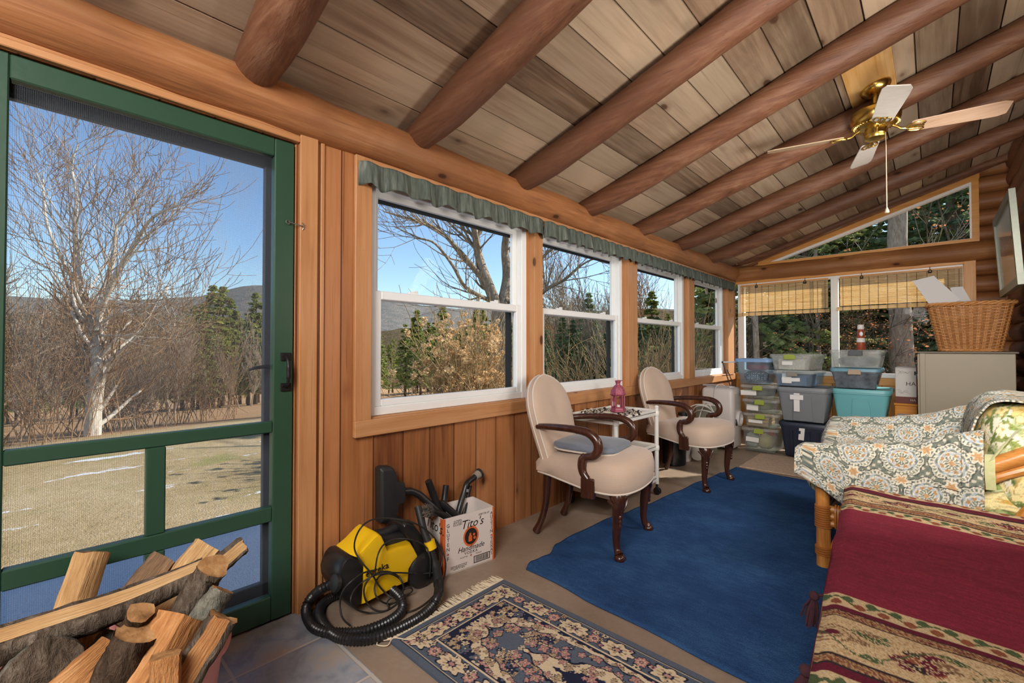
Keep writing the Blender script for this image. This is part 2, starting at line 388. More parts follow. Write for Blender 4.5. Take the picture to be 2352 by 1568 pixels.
# ---- windows 1-4: white double hung units set back in the wall
def double_hung(n, y0, y1):
    root = bpy.data.objects.new('window_%d' % n, None); COL.objects.link(root); root['kind'] = 'structure'; root.location = (-.06, (y0 + y1) / 2, ZS)
    root.matrix_basis = Matrix.Translation(root.location)
    f = MB(); z0, z1 = .808, 2.02
    f.bx(-.12, -.03, y0, y0 + .05, z0, z1); f.bx(-.12, -.03, y1 - .05, y1, z0, z1); f.bx(-.118, -.032, y0 + .01, y1 - .01, z0 + .001, z0 + .045); f.bx(-.118, -.032, y0 + .01, y1 - .01, z1 - .05, z1 - .001)
    f.build('window_frame', WHITE, root, True, bevel=.003, ang=0)
    def sash(nm, x, za, zb, lo, hi):
        s = MB(); a, b = y0 + .05, y1 - .05
        s.bx(x - .016, x + .016, a, a + .04, za, zb); s.bx(x - .016, x + .016, b - .04, b, za, zb); s.bx(x - .016, x + .016, a + .04, b - .04, za, za + lo); s.bx(x - .016, x + .016, a + .04, b - .04, zb - hi, zb)
        o = s.build(nm, WHITE, root, True, bevel=.004, ang=0)
        p = MB().add([(x, a + .035, za + lo - .004), (x, b - .035, za + lo - .004), (x, b - .035, zb - hi + .004), (x, a + .035, zb - hi + .004)], [(0, 1, 2, 3)]).build('pane', GLASS, None, ang=0)
        p.parent = o; p.matrix_parent_inverse = Matrix.Translation(root.location).inverted(); return o
    sash('upper_sash', -.092, 1.40, 1.975, .04, .035)
    lo = sash('lower_sash', -.056, .853, 1.447, .035, .045)
    lk = MB()
    for t in (.24, .76):
        y = lerp(y0, y1, t); lk.box((-.056, y, 1.452), (.02, .06, .012)); lk.box((-.05, y + .012, 1.462), (.012, .03, .01))
    lk.build('sash_lock', WHITE, root, True, bevel=.002, ang=0)
    MB().bx(-.127, -.121, y0 + .03, y1 - .03, 1.925, 1.985).build('screen_track', DARKG, root, True, ang=0)
    MB().bx(-.127, -.121, y1 - .115, y1 - .06, .85, 1.42).build('screen_stile', DARKG, root, True, ang=0)
for k, (a, b) in enumerate(WIN): double_hung(k + 1, a + (0 if k == 0 else .002), b - .03)

# ---- far wall
mb = MB(); mb.bx(-.13, 2.40, YF, YF + .14, 0, .745); mb.build('wall_far', W_WALLX, ang=0, kind='structure')
# log courses right of the window and up under the roof
mb = MB()
for k in range(20):
    z = .0875 + .175 * k
    if z < 3.2:
        x0 = 2.385 if z < 3.0 else 2.0
        mb.tube([(x0, YF + .075, z), (XR + .2, YF + .075, z)], .09, 14)
mb.build('wall_far_logs', W_LOGX, kind='structure', ang=50)
pts = [(x, YF + .01, 2.186 + .004 * math.sin(x * 5)) for x in np.linspace(.02, XR + .1, 24)]
MB().tube(pts, [.107 + .004 * math.sin(i * 1.7) for i in range(24)], 18).build('trim_15', W_BEAM, kind='structure', ang=50)
def trimx(n, x0, x1, y0, y1, z0, z1, m): return MB().bx(x0, x1, y0, y1, z0, z1).build('trim_%d' % n, m, bevel=.003, kind='structure', ang=0)
W_TRIMXV = wood('yellow pine trim upright', '#b8732f', '#dc9a4c', '#ecb570', 2, 1.3, rough=.4, knots=.15, bst=.1)
trimx(16, 2.292, 2.385, YF - .025, YF + .1, .70, 2.085, W_TRIMXV)
trimx(17, .0, 2.385, YF - .022, YF + .1, .715, .80, W_TRIMX)
trimx(18, .0, 2.30, YF - .022, YF + .1, 2.055, 2.09, W_TRIMX)
# wide far window: two sliding lights
root = bpy.data.objects.new('window_5', None); COL.objects.link(root); root['kind'] = 'structure'; root.location = (1.17, YF + .05, .8); root.matrix_basis = Matrix.Translation(root.location)
f = MB(); ya, yb = YF + .005, YF + .09
f.bx(.03, .11, ya, yb, .80, 2.055); f.bx(2.23, 2.292, ya, yb, .80, 2.055); f.bx(.04, 2.285, ya + .002, yb - .002, .802, .855); f.bx(.032, 2.290, ya - .012, yb - .003, 2.022, 2.054); f.bx(1.115, 1.19, ya - .01, yb - .004, .85, 2.03)
f.build('window_frame', WHITE, root, True, bevel=.003, ang=0)
for a, b in ((.10, 1.12), (1.185, 2.235)):
    MB().add([(a, YF + .05, .85), (b, YF + .05, .85), (b, YF + .05, 2.03), (a, YF + .05, 2.03)], [(0, 1, 2, 3)]).build('pane', GLASS, root, True, ang=0)
# trapezoid window under the roof
ST = .3155
root = bpy.data.objects.new('window_6', None); COL.objects.link(root); root['kind'] = 'structure'; root.location = (1.5, YF + .05, 2.32); root.matrix_basis = Matrix.Translation(root.location)
def wedge(mb, x0, z0, x1, z1, th, ya, yb):
    mb.loft([[(x, y, z) for y, z in ((ya, zz), (yb, zz), (yb, zz + th), (ya, zz + th))] for x, zz in ((x0, z0), (x1, z1)) for z in (0,)])
tz = lambda x: 2.31 + ST * (x - .47)
f = MB(); wedge(f, .30, tz(.30) + .02, 2.42, tz(2.42) + .02, .055, YF - .03, YF + .08)
f.bx(2.36, 2.414, YF - .034, YF + .076, 2.27, tz(2.42) + .04); f.bx(.3, 2.37, YF - .027, YF + .07, 2.285, 2.318)
f.build('window_frame', W_TRIMX, root, True, ang=0)
f = MB(); wedge(f, .42, tz(.42) - .012, 2.36, tz(2.36) - .012, .034, YF - .005, YF + .06); f.bx(2.345, 2.362, YF + .002, YF + .056, 2.319, tz(2.36)); f.bx(.5, 2.355, YF + .004, YF + .052, 2.317, 2.325)
f.build('sash', WHITE, root, True, ang=0)
MB().add([(.46, YF + .03, 2.318), (2.35, YF + .03, 2.318), (2.35, YF + .03, tz(2.35))], [(0, 1, 2)]).build('pane', GLASS, root, True, ang=0)
# boards between that window and the roof
mb = MB(); mb.loft([[(x, y, z) for y, z in ((YF + .0, tz(x) + .07), (YF + .06, tz(x) + .07), (YF + .06, 2.303 + .307 * x), (YF + .0, 2.303 + .307 * x))] for x in (-.1, 2.1, 2.7)])
mb.build('wall_far_gable', W_LOGX, ang=0, kind='structure')

# ---- right log wall and back wall
mb = MB()
for k in range(19):
    z = .0875 + .175 * k; mb.tube([(XR + .07, YB, z), (XR + .07, YF + .2, z)], [.0925, .0925], 16)
mb.build('wall_right', W_LOGY, kind='structure', ang=50)
mb = MB(); mb.bx(-.13, XR + .2, YB - .1, YB, 0, 3.3); mb.build('wall_back', W_BACK, ang=0, kind='structure')

# ---- roof boards and rafters
CZ = lambda x: 2.303 + .307 * x
mb = MB(); nx = 19; wb = .1838
for k in range(nx):
    x0 = -.5912 + wb * k; x1 = x0 + wb - .006
    mb.loft([[(x0, y, CZ(x0)), (x1, y, CZ(x1)), (x1, y, CZ(x1) + .025), (x0, y, CZ(x0) + .025)] for y in (YB - .3, YF + .5)])
# shingled deck above, so no light leaks through the joints
mb.loft([[(-.52, y, CZ(-.52) + .026), (2.9, y, CZ(2.9) + .026), (2.9, y, CZ(2.9) + .06), (-.52, y, CZ(-.52) + .06)] for y in (YB - .3, YF + .5)])
mb.build('ceiling', W_CEIL, ang=0, kind='structure')
RY = [-.25, .60, 1.395, 2.205, 3.005, 3.875, 4.76, 5.685, 6.69]
def rafter_mesh(seed, drop=.083, rad=.086):
    rnd = random.Random(seed); m = MB(); pts = []; rr = []
    ph = rnd.uniform(0, 6)
    for i in range(26):
        x = -.02 + 2.74 * i / 25; e_ = max(0, 1 - (x + .02) / .42) ** 2
        pts.append((x, .010 * math.sin(x * 1.6 + ph), CZ(x) - drop + .034 * e_ + .004 * math.sin(x * 4 + ph))); rr.append(rad - .020 * e_ + .005 * math.sin(x * 3.1 + ph) + rnd.uniform(-.0015, .0015))
    return m.tube(pts, rr, 18)
for k, y in enumerate(RY):
    o = (rafter_mesh(k) if k < 8 else rafter_mesh(k, .018, .048)).build('rafter', W_RAFT, kind='structure', ang=50); o.location.y = y

# ---- green screen door, storm frame behind it
g = G('dark insect screen'); c = g.co(); x = g.xyz(c)
f1 = g.mth('FRACT', g.mth('MULTIPLY', x[1], 210.)); f2 = g.mth('FRACT', g.mth('MULTIPLY', x[2], 210.))
th = g.mth('MAXIMUM', g.mth('LESS_THAN', f1, .26), g.mth('LESS_THAN', f2, .26))
tr = g.nd('ShaderNodeBsdfTransparent'); g.put(tr.inputs[0], (.86, .88, .9)); df = g.nd('ShaderNodeBsdfDiffuse'); g.put(df.inputs[0], '#5c6066')
mx = g.nd('ShaderNodeMixShader'); g.put(mx.inputs[0], g.mth('ADD', g.mth('MULTIPLY', th, .34), .10))
g.nt.links.new(tr.outputs[0], mx.inputs[1]); g.nt.links.new(df.outputs[0], mx.inputs[2]); M_SCREEN = g.done(mx.outputs[0])
BLACKM = flat('black iron', '#1d1d1e', .45, .3, var=.15); STEEL = flat('galvanised wire', '#8d8d88', .35, .8)
root = bpy.data.objects.new('door_1', None); COL.objects.link(root); root['kind'] = 'structure'; root.location = (-.02, .33, 0); root.matrix_basis = Matrix.Translation(root.location)
f = MB(); xa, xb = -.040, .004; A, B = -.13, .785
f.bx(xa, xb, .705, B, .012, 2.043); f.bx(xa, xb, A, -.048, .012, 2.043)
for z0, z1 in ((.012, .112), (.424, .485), (.796, .843), (1.968, 2.043)): f.bx(xa, xb - .002, -.048, .705, z0, z1)
f.bx(xa, xb - .003, .289, .345, .112, .424); f.bx(xa, xb - .003, .289, .345, .485, .796)
f.build('door_frame', GREEN, root, True, bevel=.004, ang=0)
s = MB(); xs = -.022
for y0, y1, z0, z1 in ((-.05, .707, .84, 1.97), (-.05, .29, .483, .798), (.344, .707, .483, .798), (-.05, .29, .11, .426), (.344, .707, .11, .426)):
    s.add([(xs, y0, z0), (xs, y1, z0), (xs, y1, z1), (xs, y0, z1)], [(0, 1, 2, 3)])
s.build('insect_screen', M_SCREEN, root, True, ang=0)
h = MB(); h.box((.008, .754, 1.115), (.008, .042, .034)); h.box((.008, .754, .985), (.008, .042, .034))
h.tube(spline([(.010, .754, 1.115), (.028, .754, 1.10), (.036, .754, 1.075), (.036, .754, 1.05), (.036, .754, 1.025), (.028, .754, 1.0), (.010, .754, .985)], 4), [.007] * 8 + [.0095] * 9 + [.007] * 8, 8)
for z in (1.115, .985):
    for dy in (-.013, .013): h.ell((.013, .754 + dy, z + .006), (.004, .004, .004), 8, 4)
h.build('door_handle', BLACKM, root, True, bevel=.002)
h = MB(); h.tube([(.006, .755, 1.692), (.014, .757, 1.694), (.018, .77, 1.692), (.024, .80, 1.686), (.028, .812, 1.684), (.026, .817, 1.678), (.024, .812, 1.668)], .0022, 6)
h.tube([(.012, .756 + .008 * math.cos(a), 1.694 + .008 * math.sin(a)) for a in np.linspace(0, 6.28, 12)], .0022, 5)
h.tube([(.02, .812, 1.70), (.034, .812, 1.694), (.034, .812, 1.686), (.02, .812, 1.684)], .002, 5)
h.build('door_hook', STEEL, root, True)
root = bpy.data.objects.new('door_2', None); COL.objects.link(root); root['kind'] = 'structure'; root.location = (-.105, .33, 0); root.matrix_basis = Matrix.Translation(root.location)
f = MB(); f.bx(-.125, -.095, .700, .79, .0, 2.04); f.bx(-.125, -.095, DOOR0, -.062, 0, 2.04); f.bx(-.125, -.095, DOOR0, .79, 1.945, 2.04); f.bx(-.125, -.095, DOOR0, .79, 0, .135)
f.build('storm_door_frame', flat('grey storm door metal', '#4b4f55', .5, .2, var=.1), root, True, bevel=.003, ang=0)
h = MB(); h.tube([(-.09, .72, 1.07), (-.06, .715, 1.07), (-.055, .69, 1.072), (-.055, .655, 1.068), (-.06, .63, 1.060)], [.01, .009, .008, .007, .004], 8); h.build('lever_handle', BLACKM, root, True)

# ---- wall board that carries the fan, roof cord
W_FANB = wood('clear pine board', '#b98040', '#dba865', '#e9c489', 1, 1, rough=.45, knots=.3, bst=.1)
mb = MB(); x0, x1 = 1.655, 1.885
mb.loft([[(x0, y, CZ(x0) - .024), (x1, y, CZ(x1) - .024), (x1, y, CZ(x1)), (x0, y, CZ(x0))] for y in (3.08, 3.85)])
mb.build('trim_19', W_FANB, ang=0, kind='structure')
# ================================================================== outdoors
GZ = -.40
def ground_z(x, y):
    # lawn slopes gently away from the house and then drops into the valley; flat ground by the far wall
    d = max(0, -x - 9) ; z = GZ - .05 * max(0, -x - 3) * .3
    z -= .085 * d
    z += .05 * mnoise.noise(Vector((x * .25, y * .25, 0))) * min(1, max(0, -x) / 3)
    return max(z, -7)
g = G('dry winter lawn'); c = g.co(); x = g.xyz(c)
n = g.noise(c, .5, 5, .6); n2 = g.noise(c, 9, 5, .7); n3 = g.noise(c, 60, 3, .7)
t = g.mth('ADD', g.mth('MULTIPLY', n, .4), g.mth('ADD', g.mth('MULTIPLY', n2, .35), g.mth('MULTIPLY', n3, .3)))
col = g.ramp(t, [(.36, '#8f7b52'), (.5, '#bba377'), (.6, '#cbb48c'), (.72, '#dccaa6')])
col = g.mix(g.sstep(g.noise(c, .9, 4, .6), .58, .75), col, '#a59c66')
far = g.sstep(x[0], -9.5, -11.5); col = g.mix(g.mth('MULTIPLY', far, .75), col, g.ramp(n3, [(.3, '#9c7350'), (.7, '#c79c74')]))
sn = g.noise(g.mp(c, rot=(0, 0, .5), sc=(1.3, .42, 1)), 1.7, 5, .62, .3)
near = g.sstep(x[0], -3.2, -2.2)
thr = g.mth('SUBTRACT', .635, g.mth('MULTIPLY', near, .35))
snow = g.mth('MULTIPLY', g.sstep(g.mth('SUBTRACT', g.mth('ADD', sn, g.mth('MULTIPLY', g.mth('SUBTRACT', n2, .5), .16)), thr), 0, .025), g.mth('SUBTRACT', 1., g.sstep(x[0], -10, -12)))
col = g.mix(snow, col, g.mix(n3, '#dfe3ea', '#ffffff'))
M_LAWN = g.done(g.bsdf(col, .95, 0, g.bump(g.mth('ADD', n3, n2), .6, .05), Specular_IOR_Level=.05))
mb = MB()
xs = list(np.linspace(-.14, -14, 36)) + list(np.linspace(-15, -100, 30)); ys = list(np.linspace(-30, 14, 46)) + list(np.linspace(16, 90, 30))
nX, nY = len(xs), len(ys)
mb.add([(x, y, ground_z(x, y)) for y in ys for x in xs], [(j * nX + i, j * nX + i + 1, (j + 1) * nX + i + 1, (j + 1) * nX + i) for j in range(nY - 1) for i in range(nX - 1)])
mb.build('lawn', M_LAWN, kind='structure', ang=180)
g = G('leafy forest floor'); c = g.co(); n = g.noise(c, 3, 6, .7); col = g.ramp(n, [(.3, '#4a3a26'), (.5, '#7b6240'), (.7, '#a38456')])
M_DUFF = g.done(g.bsdf(col, .95, 0, g.bump(n, .8, .05)))
MB().bx(-.14, 40, 6.98, 70, GZ - .3, GZ).build('forest_floor', M_DUFF, kind='structure', ang=0)
MB().bx(-.14, 3.0, YB - .1, 6.98, GZ - .3, -.1).build('foundation', M_CONC, kind='structure', ang=0)
# hills on the horizon
g = G('wooded hillside'); c = g.co(); n = g.noise(c, .05, 6, .75); n2 = g.noise(c, .35, 4, .8)
col = g.ramp(g.mth('ADD', g.mth('MULTIPLY', n, .5), g.mth('MULTIPLY', n2, .5)), [(.35, '#5a6166'), (.5, '#7d7a74'), (.65, '#968d82')])
M_HILL = g.done(g.bsdf(col, 1, 0, g.bump(n2, .8, 3.0), Specular_IOR_Level=0))
g = G('brown wooded slope'); c = g.co(); n = g.noise(c, .25, 6, .8); n2 = g.noise(c, 1.6, 4, .8)
col = g.ramp(g.mth('ADD', g.mth('MULTIPLY', n, .5), g.mth('MULTIPLY', n2, .5)), [(.35, '#4c5038'), (.5, '#77694f'), (.65, '#97846a')])
M_SLOPE = g.done(g.bsdf(col, 1, 0, g.bump(n2, 1., 1.5), Specular_IOR_Level=0))
def hill(name, dist, tops, m, base=-30, n=140, rough=2.):
    """a ridge at a distance from the porch; tops = (azimuth from -x towards +y, degrees; height)"""
    mb = MB(); rows = []
    for k in range(7):
        t = k / 6; row = []
        for i in range(n + 1):
            az = lerp(tops[0][0], tops[-1][0], i / n); h = interp(tops, az); h += rough * mnoise.noise(Vector((az * .35, k * .6, 3)))
            d = dist * (.55 + .45 * t)
            z = lerp(base, h, t ** .8) if k < 6 else h
            a = R(az); row.append((CAM.x - d * math.cos(a), d * math.sin(a), z))
        rows.append(row)
    mb.loft(rows, False, False, closed=False); return mb.build(name, m, kind='structure', ang=180)
hill('hills', 900, [(-40, 70), (-8, 72), (5, 74), (12, 84), (17.5, 112), (20, 116), (23, 100), (28, 95), (31, 98), (36, 86), (44, 78), (60, 76), (80, 70), (120, 70)], M_HILL, rough=5)
hill('wooded_slope', 150, [(-40, 9), (0, 10), (10, 10), (15, 7), (20, 4), (30, 7), (45, 9), (70, 13), (120, 13)], M_SLOPE, base=-12, rough=2.2)

# ---- trees
def bark(name, a, b, c, sc=8, st=1.):
    g = G(name); co = g.co(); n = g.noise(g.mp(co, sc=(1, 1, .3)), sc * 3, 5, .7, .6); k = g.noise(co, sc * .3, 3)
    col = g.ramp(g.mth('ADD', g.mth('MULTIPLY', n, .7), g.mth('MULTIPLY', k, .3)), [(.32, a), (.5, b), (.68, c)])
    return g.done(g.bsdf(col, .9, 0, g.bump(n, st, .02), Specular_IOR_Level=.1))
BK_BIRCH = bark('pale birch bark', '#8d8577', '#d3cabb', '#f0e9dd'); BK_MAPLE = bark('grey maple bark', '#5a5044', '#93836f', '#c2b19c')
BK_GREY = bark('grey brown bark', '#756857', '#a49480', '#c6b7a2'); BK_TAN = bark('tan twigs', '#7d6544', '#b0946a', '#d2b88e'); BK_DARK = bark('dark bark', '#463e33', '#70634f', '#8f8069')
BK_RED = bark('reddish brown twigs', '#6f553c', '#9d7c5c', '#bfa27e')
def needle(name, cols):
    g = G(name); n = g.noise(g.co(), 2.5, 4, .7); col = g.ramp(n, [(.3, cols[0]), (.5, cols[1]), (.7, cols[2])])
    s = g.bsdf(col, .7, Specular_IOR_Level=.2); t = g.nd('ShaderNodeBsdfTranslucent'); g.put(t.inputs[0], col)
    mx = g.nd('ShaderNodeMixShader'); g.put(mx.inputs[0], .45); g.nt.links.new(s, mx.inputs[1]); g.nt.links.new(t.outputs[0], mx.inputs[2]); return g.done(mx.outputs[0])
ND_PINE = needle('pine needles', ['#5f6b34', '#8d9446', '#b3b263']); ND_DARK = needle('dark spruce needles', ['#5a6b48', '#82946a', '#a5b47e']); ND_OLIVE = needle('olive hemlock needles', ['#65713f', '#949d5a', '#b8be78'])
LF_OAK = needle('brown oak leaves', ['#a06238', '#cf8a58', '#e6ac80']); LF_HYD = needle('dried flower heads', ['#b8966a', '#dcbb8a', '#f0d8ae'])
class Tree:
    def __init__(s, seed): s.r = random.Random(seed); s.mb = MB(); s.tips = []; s.tw = None
    def rv(s, k): return Vector((s.r.uniform(-k, k), s.r.uniform(-k, k), s.r.uniform(-k, k)))
    def grow(s, p, d, ln, r, lv, mx, kids=(3, 5), wob=.18, lift=.12, ang=(.5, .95), ratio=(.5, .75), minr=.004, taper=.45):
        n = max(3, 6 - lv); pts = [p.copy()]; dirs = [d.copy()]; q = p.copy(); dd = d.copy()
        for i in range(n):
            dd = (dd + s.rv(wob) + Vector((0, 0, lift if lv else .02))).normalized(); q = q + dd * (ln / n); pts.append(q.copy()); dirs.append(dd.copy())
        rs = [max(minr, r * lerp(1, taper if lv < mx else .3, i / n)) for i in range(n + 1)]
        (s.tw if s.tw and lv >= 3 else s.mb).tube(pts, rs, [9, 6, 5, 4, 3, 3, 3][lv], cap=False)
        if lv >= mx: s.tips.append(pts[-1]); return
        k = s.r.randint(*kids)
        for j in range(k):
            t = lerp(.3 if lv else .35, 1.0, (j + s.r.random() * .7) / k); i = min(n, max(1, int(t * n)))
            a, b = frame_from(dirs[i]); th = s.r.uniform(0, 6.283); sp = s.r.uniform(*ang) * (.65 if t > .92 else 1)
            nd = (dirs[i] * math.cos(sp) + (a * math.cos(th) + b * math.sin(th)) * math.sin(sp)).normalized()
            s.grow(pts[i], nd, ln * s.r.uniform(*ratio), max(minr, rs[i] * s.r.uniform(.5, .72)), lv + 1, mx, kids, wob, lift, ang, ratio, minr, taper)
        # leader
        s.grow(pts[-1], dirs[-1], ln * s.r.uniform(.6, .8), rs[-1] * .95, lv + 1, mx, kids, wob, lift, ang, ratio, minr, taper)
def quadleaf(mb, p, sz, r):
    a = Vector((r.uniform(-1, 1), r.uniform(-1, 1), r.uniform(-1, 1))).normalized(); b, c = frame_from(a)
    mb.add([p - b * sz, p + c * sz * .6, p + b * sz, p - c * sz * .6], [(0, 1, 2, 3)])
def bare_proto(name, m, seed, h, r, mx=4, **k):
    t = Tree(seed); t.grow(Vector((0, 0, -.1)), Vector((0, 0, 1)), h * .45, r, 0, mx, **k)
    return t
def conifer(seed, h, w, needles=9, whorls=26, clear_=.12, sz=.16, droop=.25):
    r = random.Random(seed); tr = MB(); fo = MB()
    tr.tube([(0, 0, -.3), (.02 * h * .1, 0, h * .5), (0, 0, h)], [h * .018 + .02, h * .011 + .01, .01], 7)
    for i in range(whorls):
        t = (i + r.random()) / whorls; z = h * lerp(clear_, .99, t); rad = w * (1 - t) ** .75 * r.uniform(.65, 1.1) + .08
        for j in range(r.randint(4, 6)):
            a = r.uniform(0, 6.283); d = Vector((math.cos(a), math.sin(a), 0))
            e = Vector((0, 0, z)) + d * rad + Vector((0, 0, -droop * rad + r.uniform(-.1, .15) * rad))
            tr.tube([(0, 0, z), e], [.012 + .004 * h * .2, .004], 3, cap=False)
            for q in range(needles):
                u = r.uniform(.25, 1.05); p = Vector((0, 0, z)).lerp(e, u) + Vector((r.uniform(-1, 1), r.uniform(-1, 1), r.uniform(-.6, .5))) * sz * .9
                quadleaf(fo, p, sz * r.uniform(.6, 1.25), r)
    return tr, fo
def put_tree(name, loc, rz, sc, label, cat, group, parts):
    """a tree: crown and trunk meshes shared by every tree of its kind"""
    t = thing(name, label, cat, loc, rz, group); t.scale = (sc,) * 3
    for nm, me in parts:
        o = bpy.data.objects.new(nm, me); COL.objects.link(o); o.parent = t
    return t
def mesh_of(mb, m, name='m'):
    o = mb.build(name, m, ang=180); me = o.data; bpy.data.objects.remove(o); return me
def gpos(u, d):
    p = CAM + (FW + RT * ((u - CX) / FPX)) * d; return Vector((p.x, p.y, ground_z(p.x, p.y) if p.y < 14 or p.x < -.2 else GZ))
# birch in front of the door: a leaning clump of pale stems
t = Tree(11); t.tw = MB(); b0 = gpos(212, 9.6)
def stem(t, pix, d0, r0, r1, mx=3, **k):
    pts = [ond(u, v, d0 + dd) - b0 for u, v, dd in pix]; pp = spline(pts, 4); n = len(pp)
    rs = [lerp(r0, r1, i / (n - 1)) for i in range(n)]; t.mb.tube(pp, rs, 9, cap=False)
    for i in range(2, n):
        f = i / (n - 1)
        for q in range(2 if f > .45 else 1):
            if t.r.random() < .7:
                dr = (pp[i] - pp[i - 1]).normalized(); a, b = frame_from(dr); th = t.r.uniform(0, 6.283); sp = t.r.uniform(.5, 1.0)
                nd = dr * math.cos(sp) + (a * math.cos(th) + b * math.sin(th)) * math.sin(sp)
                t.grow(pp[i], nd, t.r.uniform(.7, 1.5) * (1.15 - f * .5), max(.006, rs[i] * .4), 2, 4, kids=(2, 4), minr=.0045)
stem(t, [(212, 1030, 0), (216, 930, 0), (226, 850, 0), (222, 780, .1), (216, 740, .1)], 9.6, .15, .11)
stem(t, [(216, 745, .1), (190, 700, .1), (178, 610, .3), (172, 520, .3), (176, 450, .3), (165, 380, .4), (180, 330, .4)], 9.6, .075, .012)
stem(t, [(224, 760, 0), (228, 720, 0), (262, 640, -.2), (310, 560, -.3), (350, 500, -.4), (410, 470, -.5)], 9.6, .085, .012)
stem(t, [(222, 730, 0), (240, 660, .3), (262, 590, .4), (268, 520, .5), (300, 480, .5), (335, 420, .5)], 9.6, .06, .01)
stem(t, [(235, 740, 0), (280, 715, -.3), (345, 705, -.5), (385, 655, -.6), (375, 690, -.7)], 9.6, .03, .008)
stem(t, [(232, 770, 0), (300, 770, -.3), (350, 750, -.6), (410, 735, -.8)], 9.6, .03, .008)
stem(t, [(200, 690, .1), (150, 610, .5), (110, 520, .8), (100, 440, .9), (98, 400, 1)], 9.6, .045, .01)
bi = thing('birch_tree', 'pale barked birch with several stems, nearest tree outside the screen door', 'tree', tuple(b0)); t.mb.build('stems', BK_BIRCH, bi, ang=180); t.tw.build('twigs', BK_RED, bi, ang=180)
# grey tree at the left edge of the door
t = Tree(5); b1 = gpos(-70, 10.5); t.grow(Vector((0, 0, -.3)), Vector((.05, .05, 1)), 2.3, .13, 0, 4, kids=(4, 6), ang=(.5, 1.1), lift=.05, minr=.006)
o = t.mb.build('bare_tree', BK_GREY, ang=180); o.location = b1; tag(o, 'grey bare tree left of the birch, branches reaching in past the door hinge side', 'tree')
# big old maple behind windows 1 and 2
t = Tree(23); b2 = gpos(1165, 13.5)
def limb(t, base, pix, d0, r0, r1, subs, **k):
    pp = spline([ond(u, v, d0 + dd) - base for u, v, dd in pix], 5); n = len(pp); rs = [lerp(r0, r1, (i / (n - 1)) ** .8) for i in range(n)]
    t.mb.tube(pp, rs, 9, cap=False)
    for q in range(subs):
        i = t.r.randint(2, n - 1); dr = (pp[i] - pp[i - 1]).normalized(); a, b = frame_from(dr); th = t.r.uniform(0, 6.283); sp = t.r.uniform(.45, 1.0)
        nd = dr * math.cos(sp) + (a * math.cos(th) + b * math.sin(th)) * math.sin(sp)
        t.grow(pp[i], nd, t.r.uniform(.8, 1.7), max(.01, rs[i] * .45), 2, 4, kids=(2, 4), minr=.006)
limb(t, b2, [(1150, 960, 0), (1150, 860, 0), (1150, 760, 0), (1152, 700, 0)], 13.5, .36, .28, 0)
limb(t, b2, [(1148, 720, 0), (1120, 650, 0), (1100, 590, 0), (1090, 530, 0), (1075, 470, .3), (1060, 380, .4)], 13.5, .2, .05, 12)
limb(t, b2, [(1110, 640, 0), (1050, 570, -.5), (1010, 530, -.8), (970, 510, -1), (915, 495, -1.2), (880, 485, -1.3)], 13.5, .085, .014, 12)
limb(t, b2, [(1125, 690, 0), (1070, 660, -.6), (1040, 610, -.9), (1000, 560, -1.2), (960, 545, -1.3), (905, 520, -1.4)], 13.5, .07, .012, 9)
limb(t, b2, [(1152, 710, 0), (1165, 640, .3), (1160, 570, .4), (1170, 500, .5), (1190, 420, .6)], 13.5, .2, .06, 8)
limb(t, b2, [(1160, 690, 0), (1215, 690, .3), (1262, 660, .4), (1300, 640, .5), (1350, 600, .6), (1420, 580, .8)], 13.5, .1, .012, 12)
limb(t, b2, [(1165, 650, .3), (1220, 620, .5), (1270, 570, .6), (1330, 560, .7), (1400, 550, .8)], 13.5, .085, .012, 9)
limb(t, b2, [(1092, 540, 0), (1130, 480, .5), (1180, 430, .8), (1240, 380, 1)], 13.5, .08, .02, 6)
o = t.mb.build('maple_tree', BK_MAPLE, ang=180); o.location = b2; tag(o, 'big old bare maple with a thick forked trunk behind the first two windows', 'tree')

# hydrangea with dried flower heads under window 1
hy = thing('hydrangea_bush', 'hydrangea bush covered in dried tan flower heads outside the first window', 'bush', gpos(1075, 6.4))
r = random.Random(3); st = Tree(31); fl = MB()
for k in range(70):
    a = r.uniform(0, 6.283); sp = r.uniform(0, .62); d = Vector((math.cos(a) * math.sin(sp), math.sin(a) * math.sin(sp), math.cos(sp)))
    st.grow(Vector((d.x * .2, d.y * .2, 0)), d, r.uniform(.75, 1.15), .012, 2, 4, kids=(2, 3), lift=.06, minr=.004, ang=(.35, .8))
st.mb.build('stems', BK_TAN, hy, ang=180)
tips = [p for p in st.tips if .7 < p.z < 2.0]; r.shuffle(tips)
for p in tips[:330]:
    s = r.uniform(.045, .085)
    for q in range(26): quadleaf(fl, p + Vector((r.gauss(0, 1), r.gauss(0, 1), r.gauss(0, .8))).normalized() * s * r.uniform(.4, .75), s * .36, r)
fo = fl.build('flower_heads', LF_HYD, hy, ang=180); fo['kind'] = 'stuff'

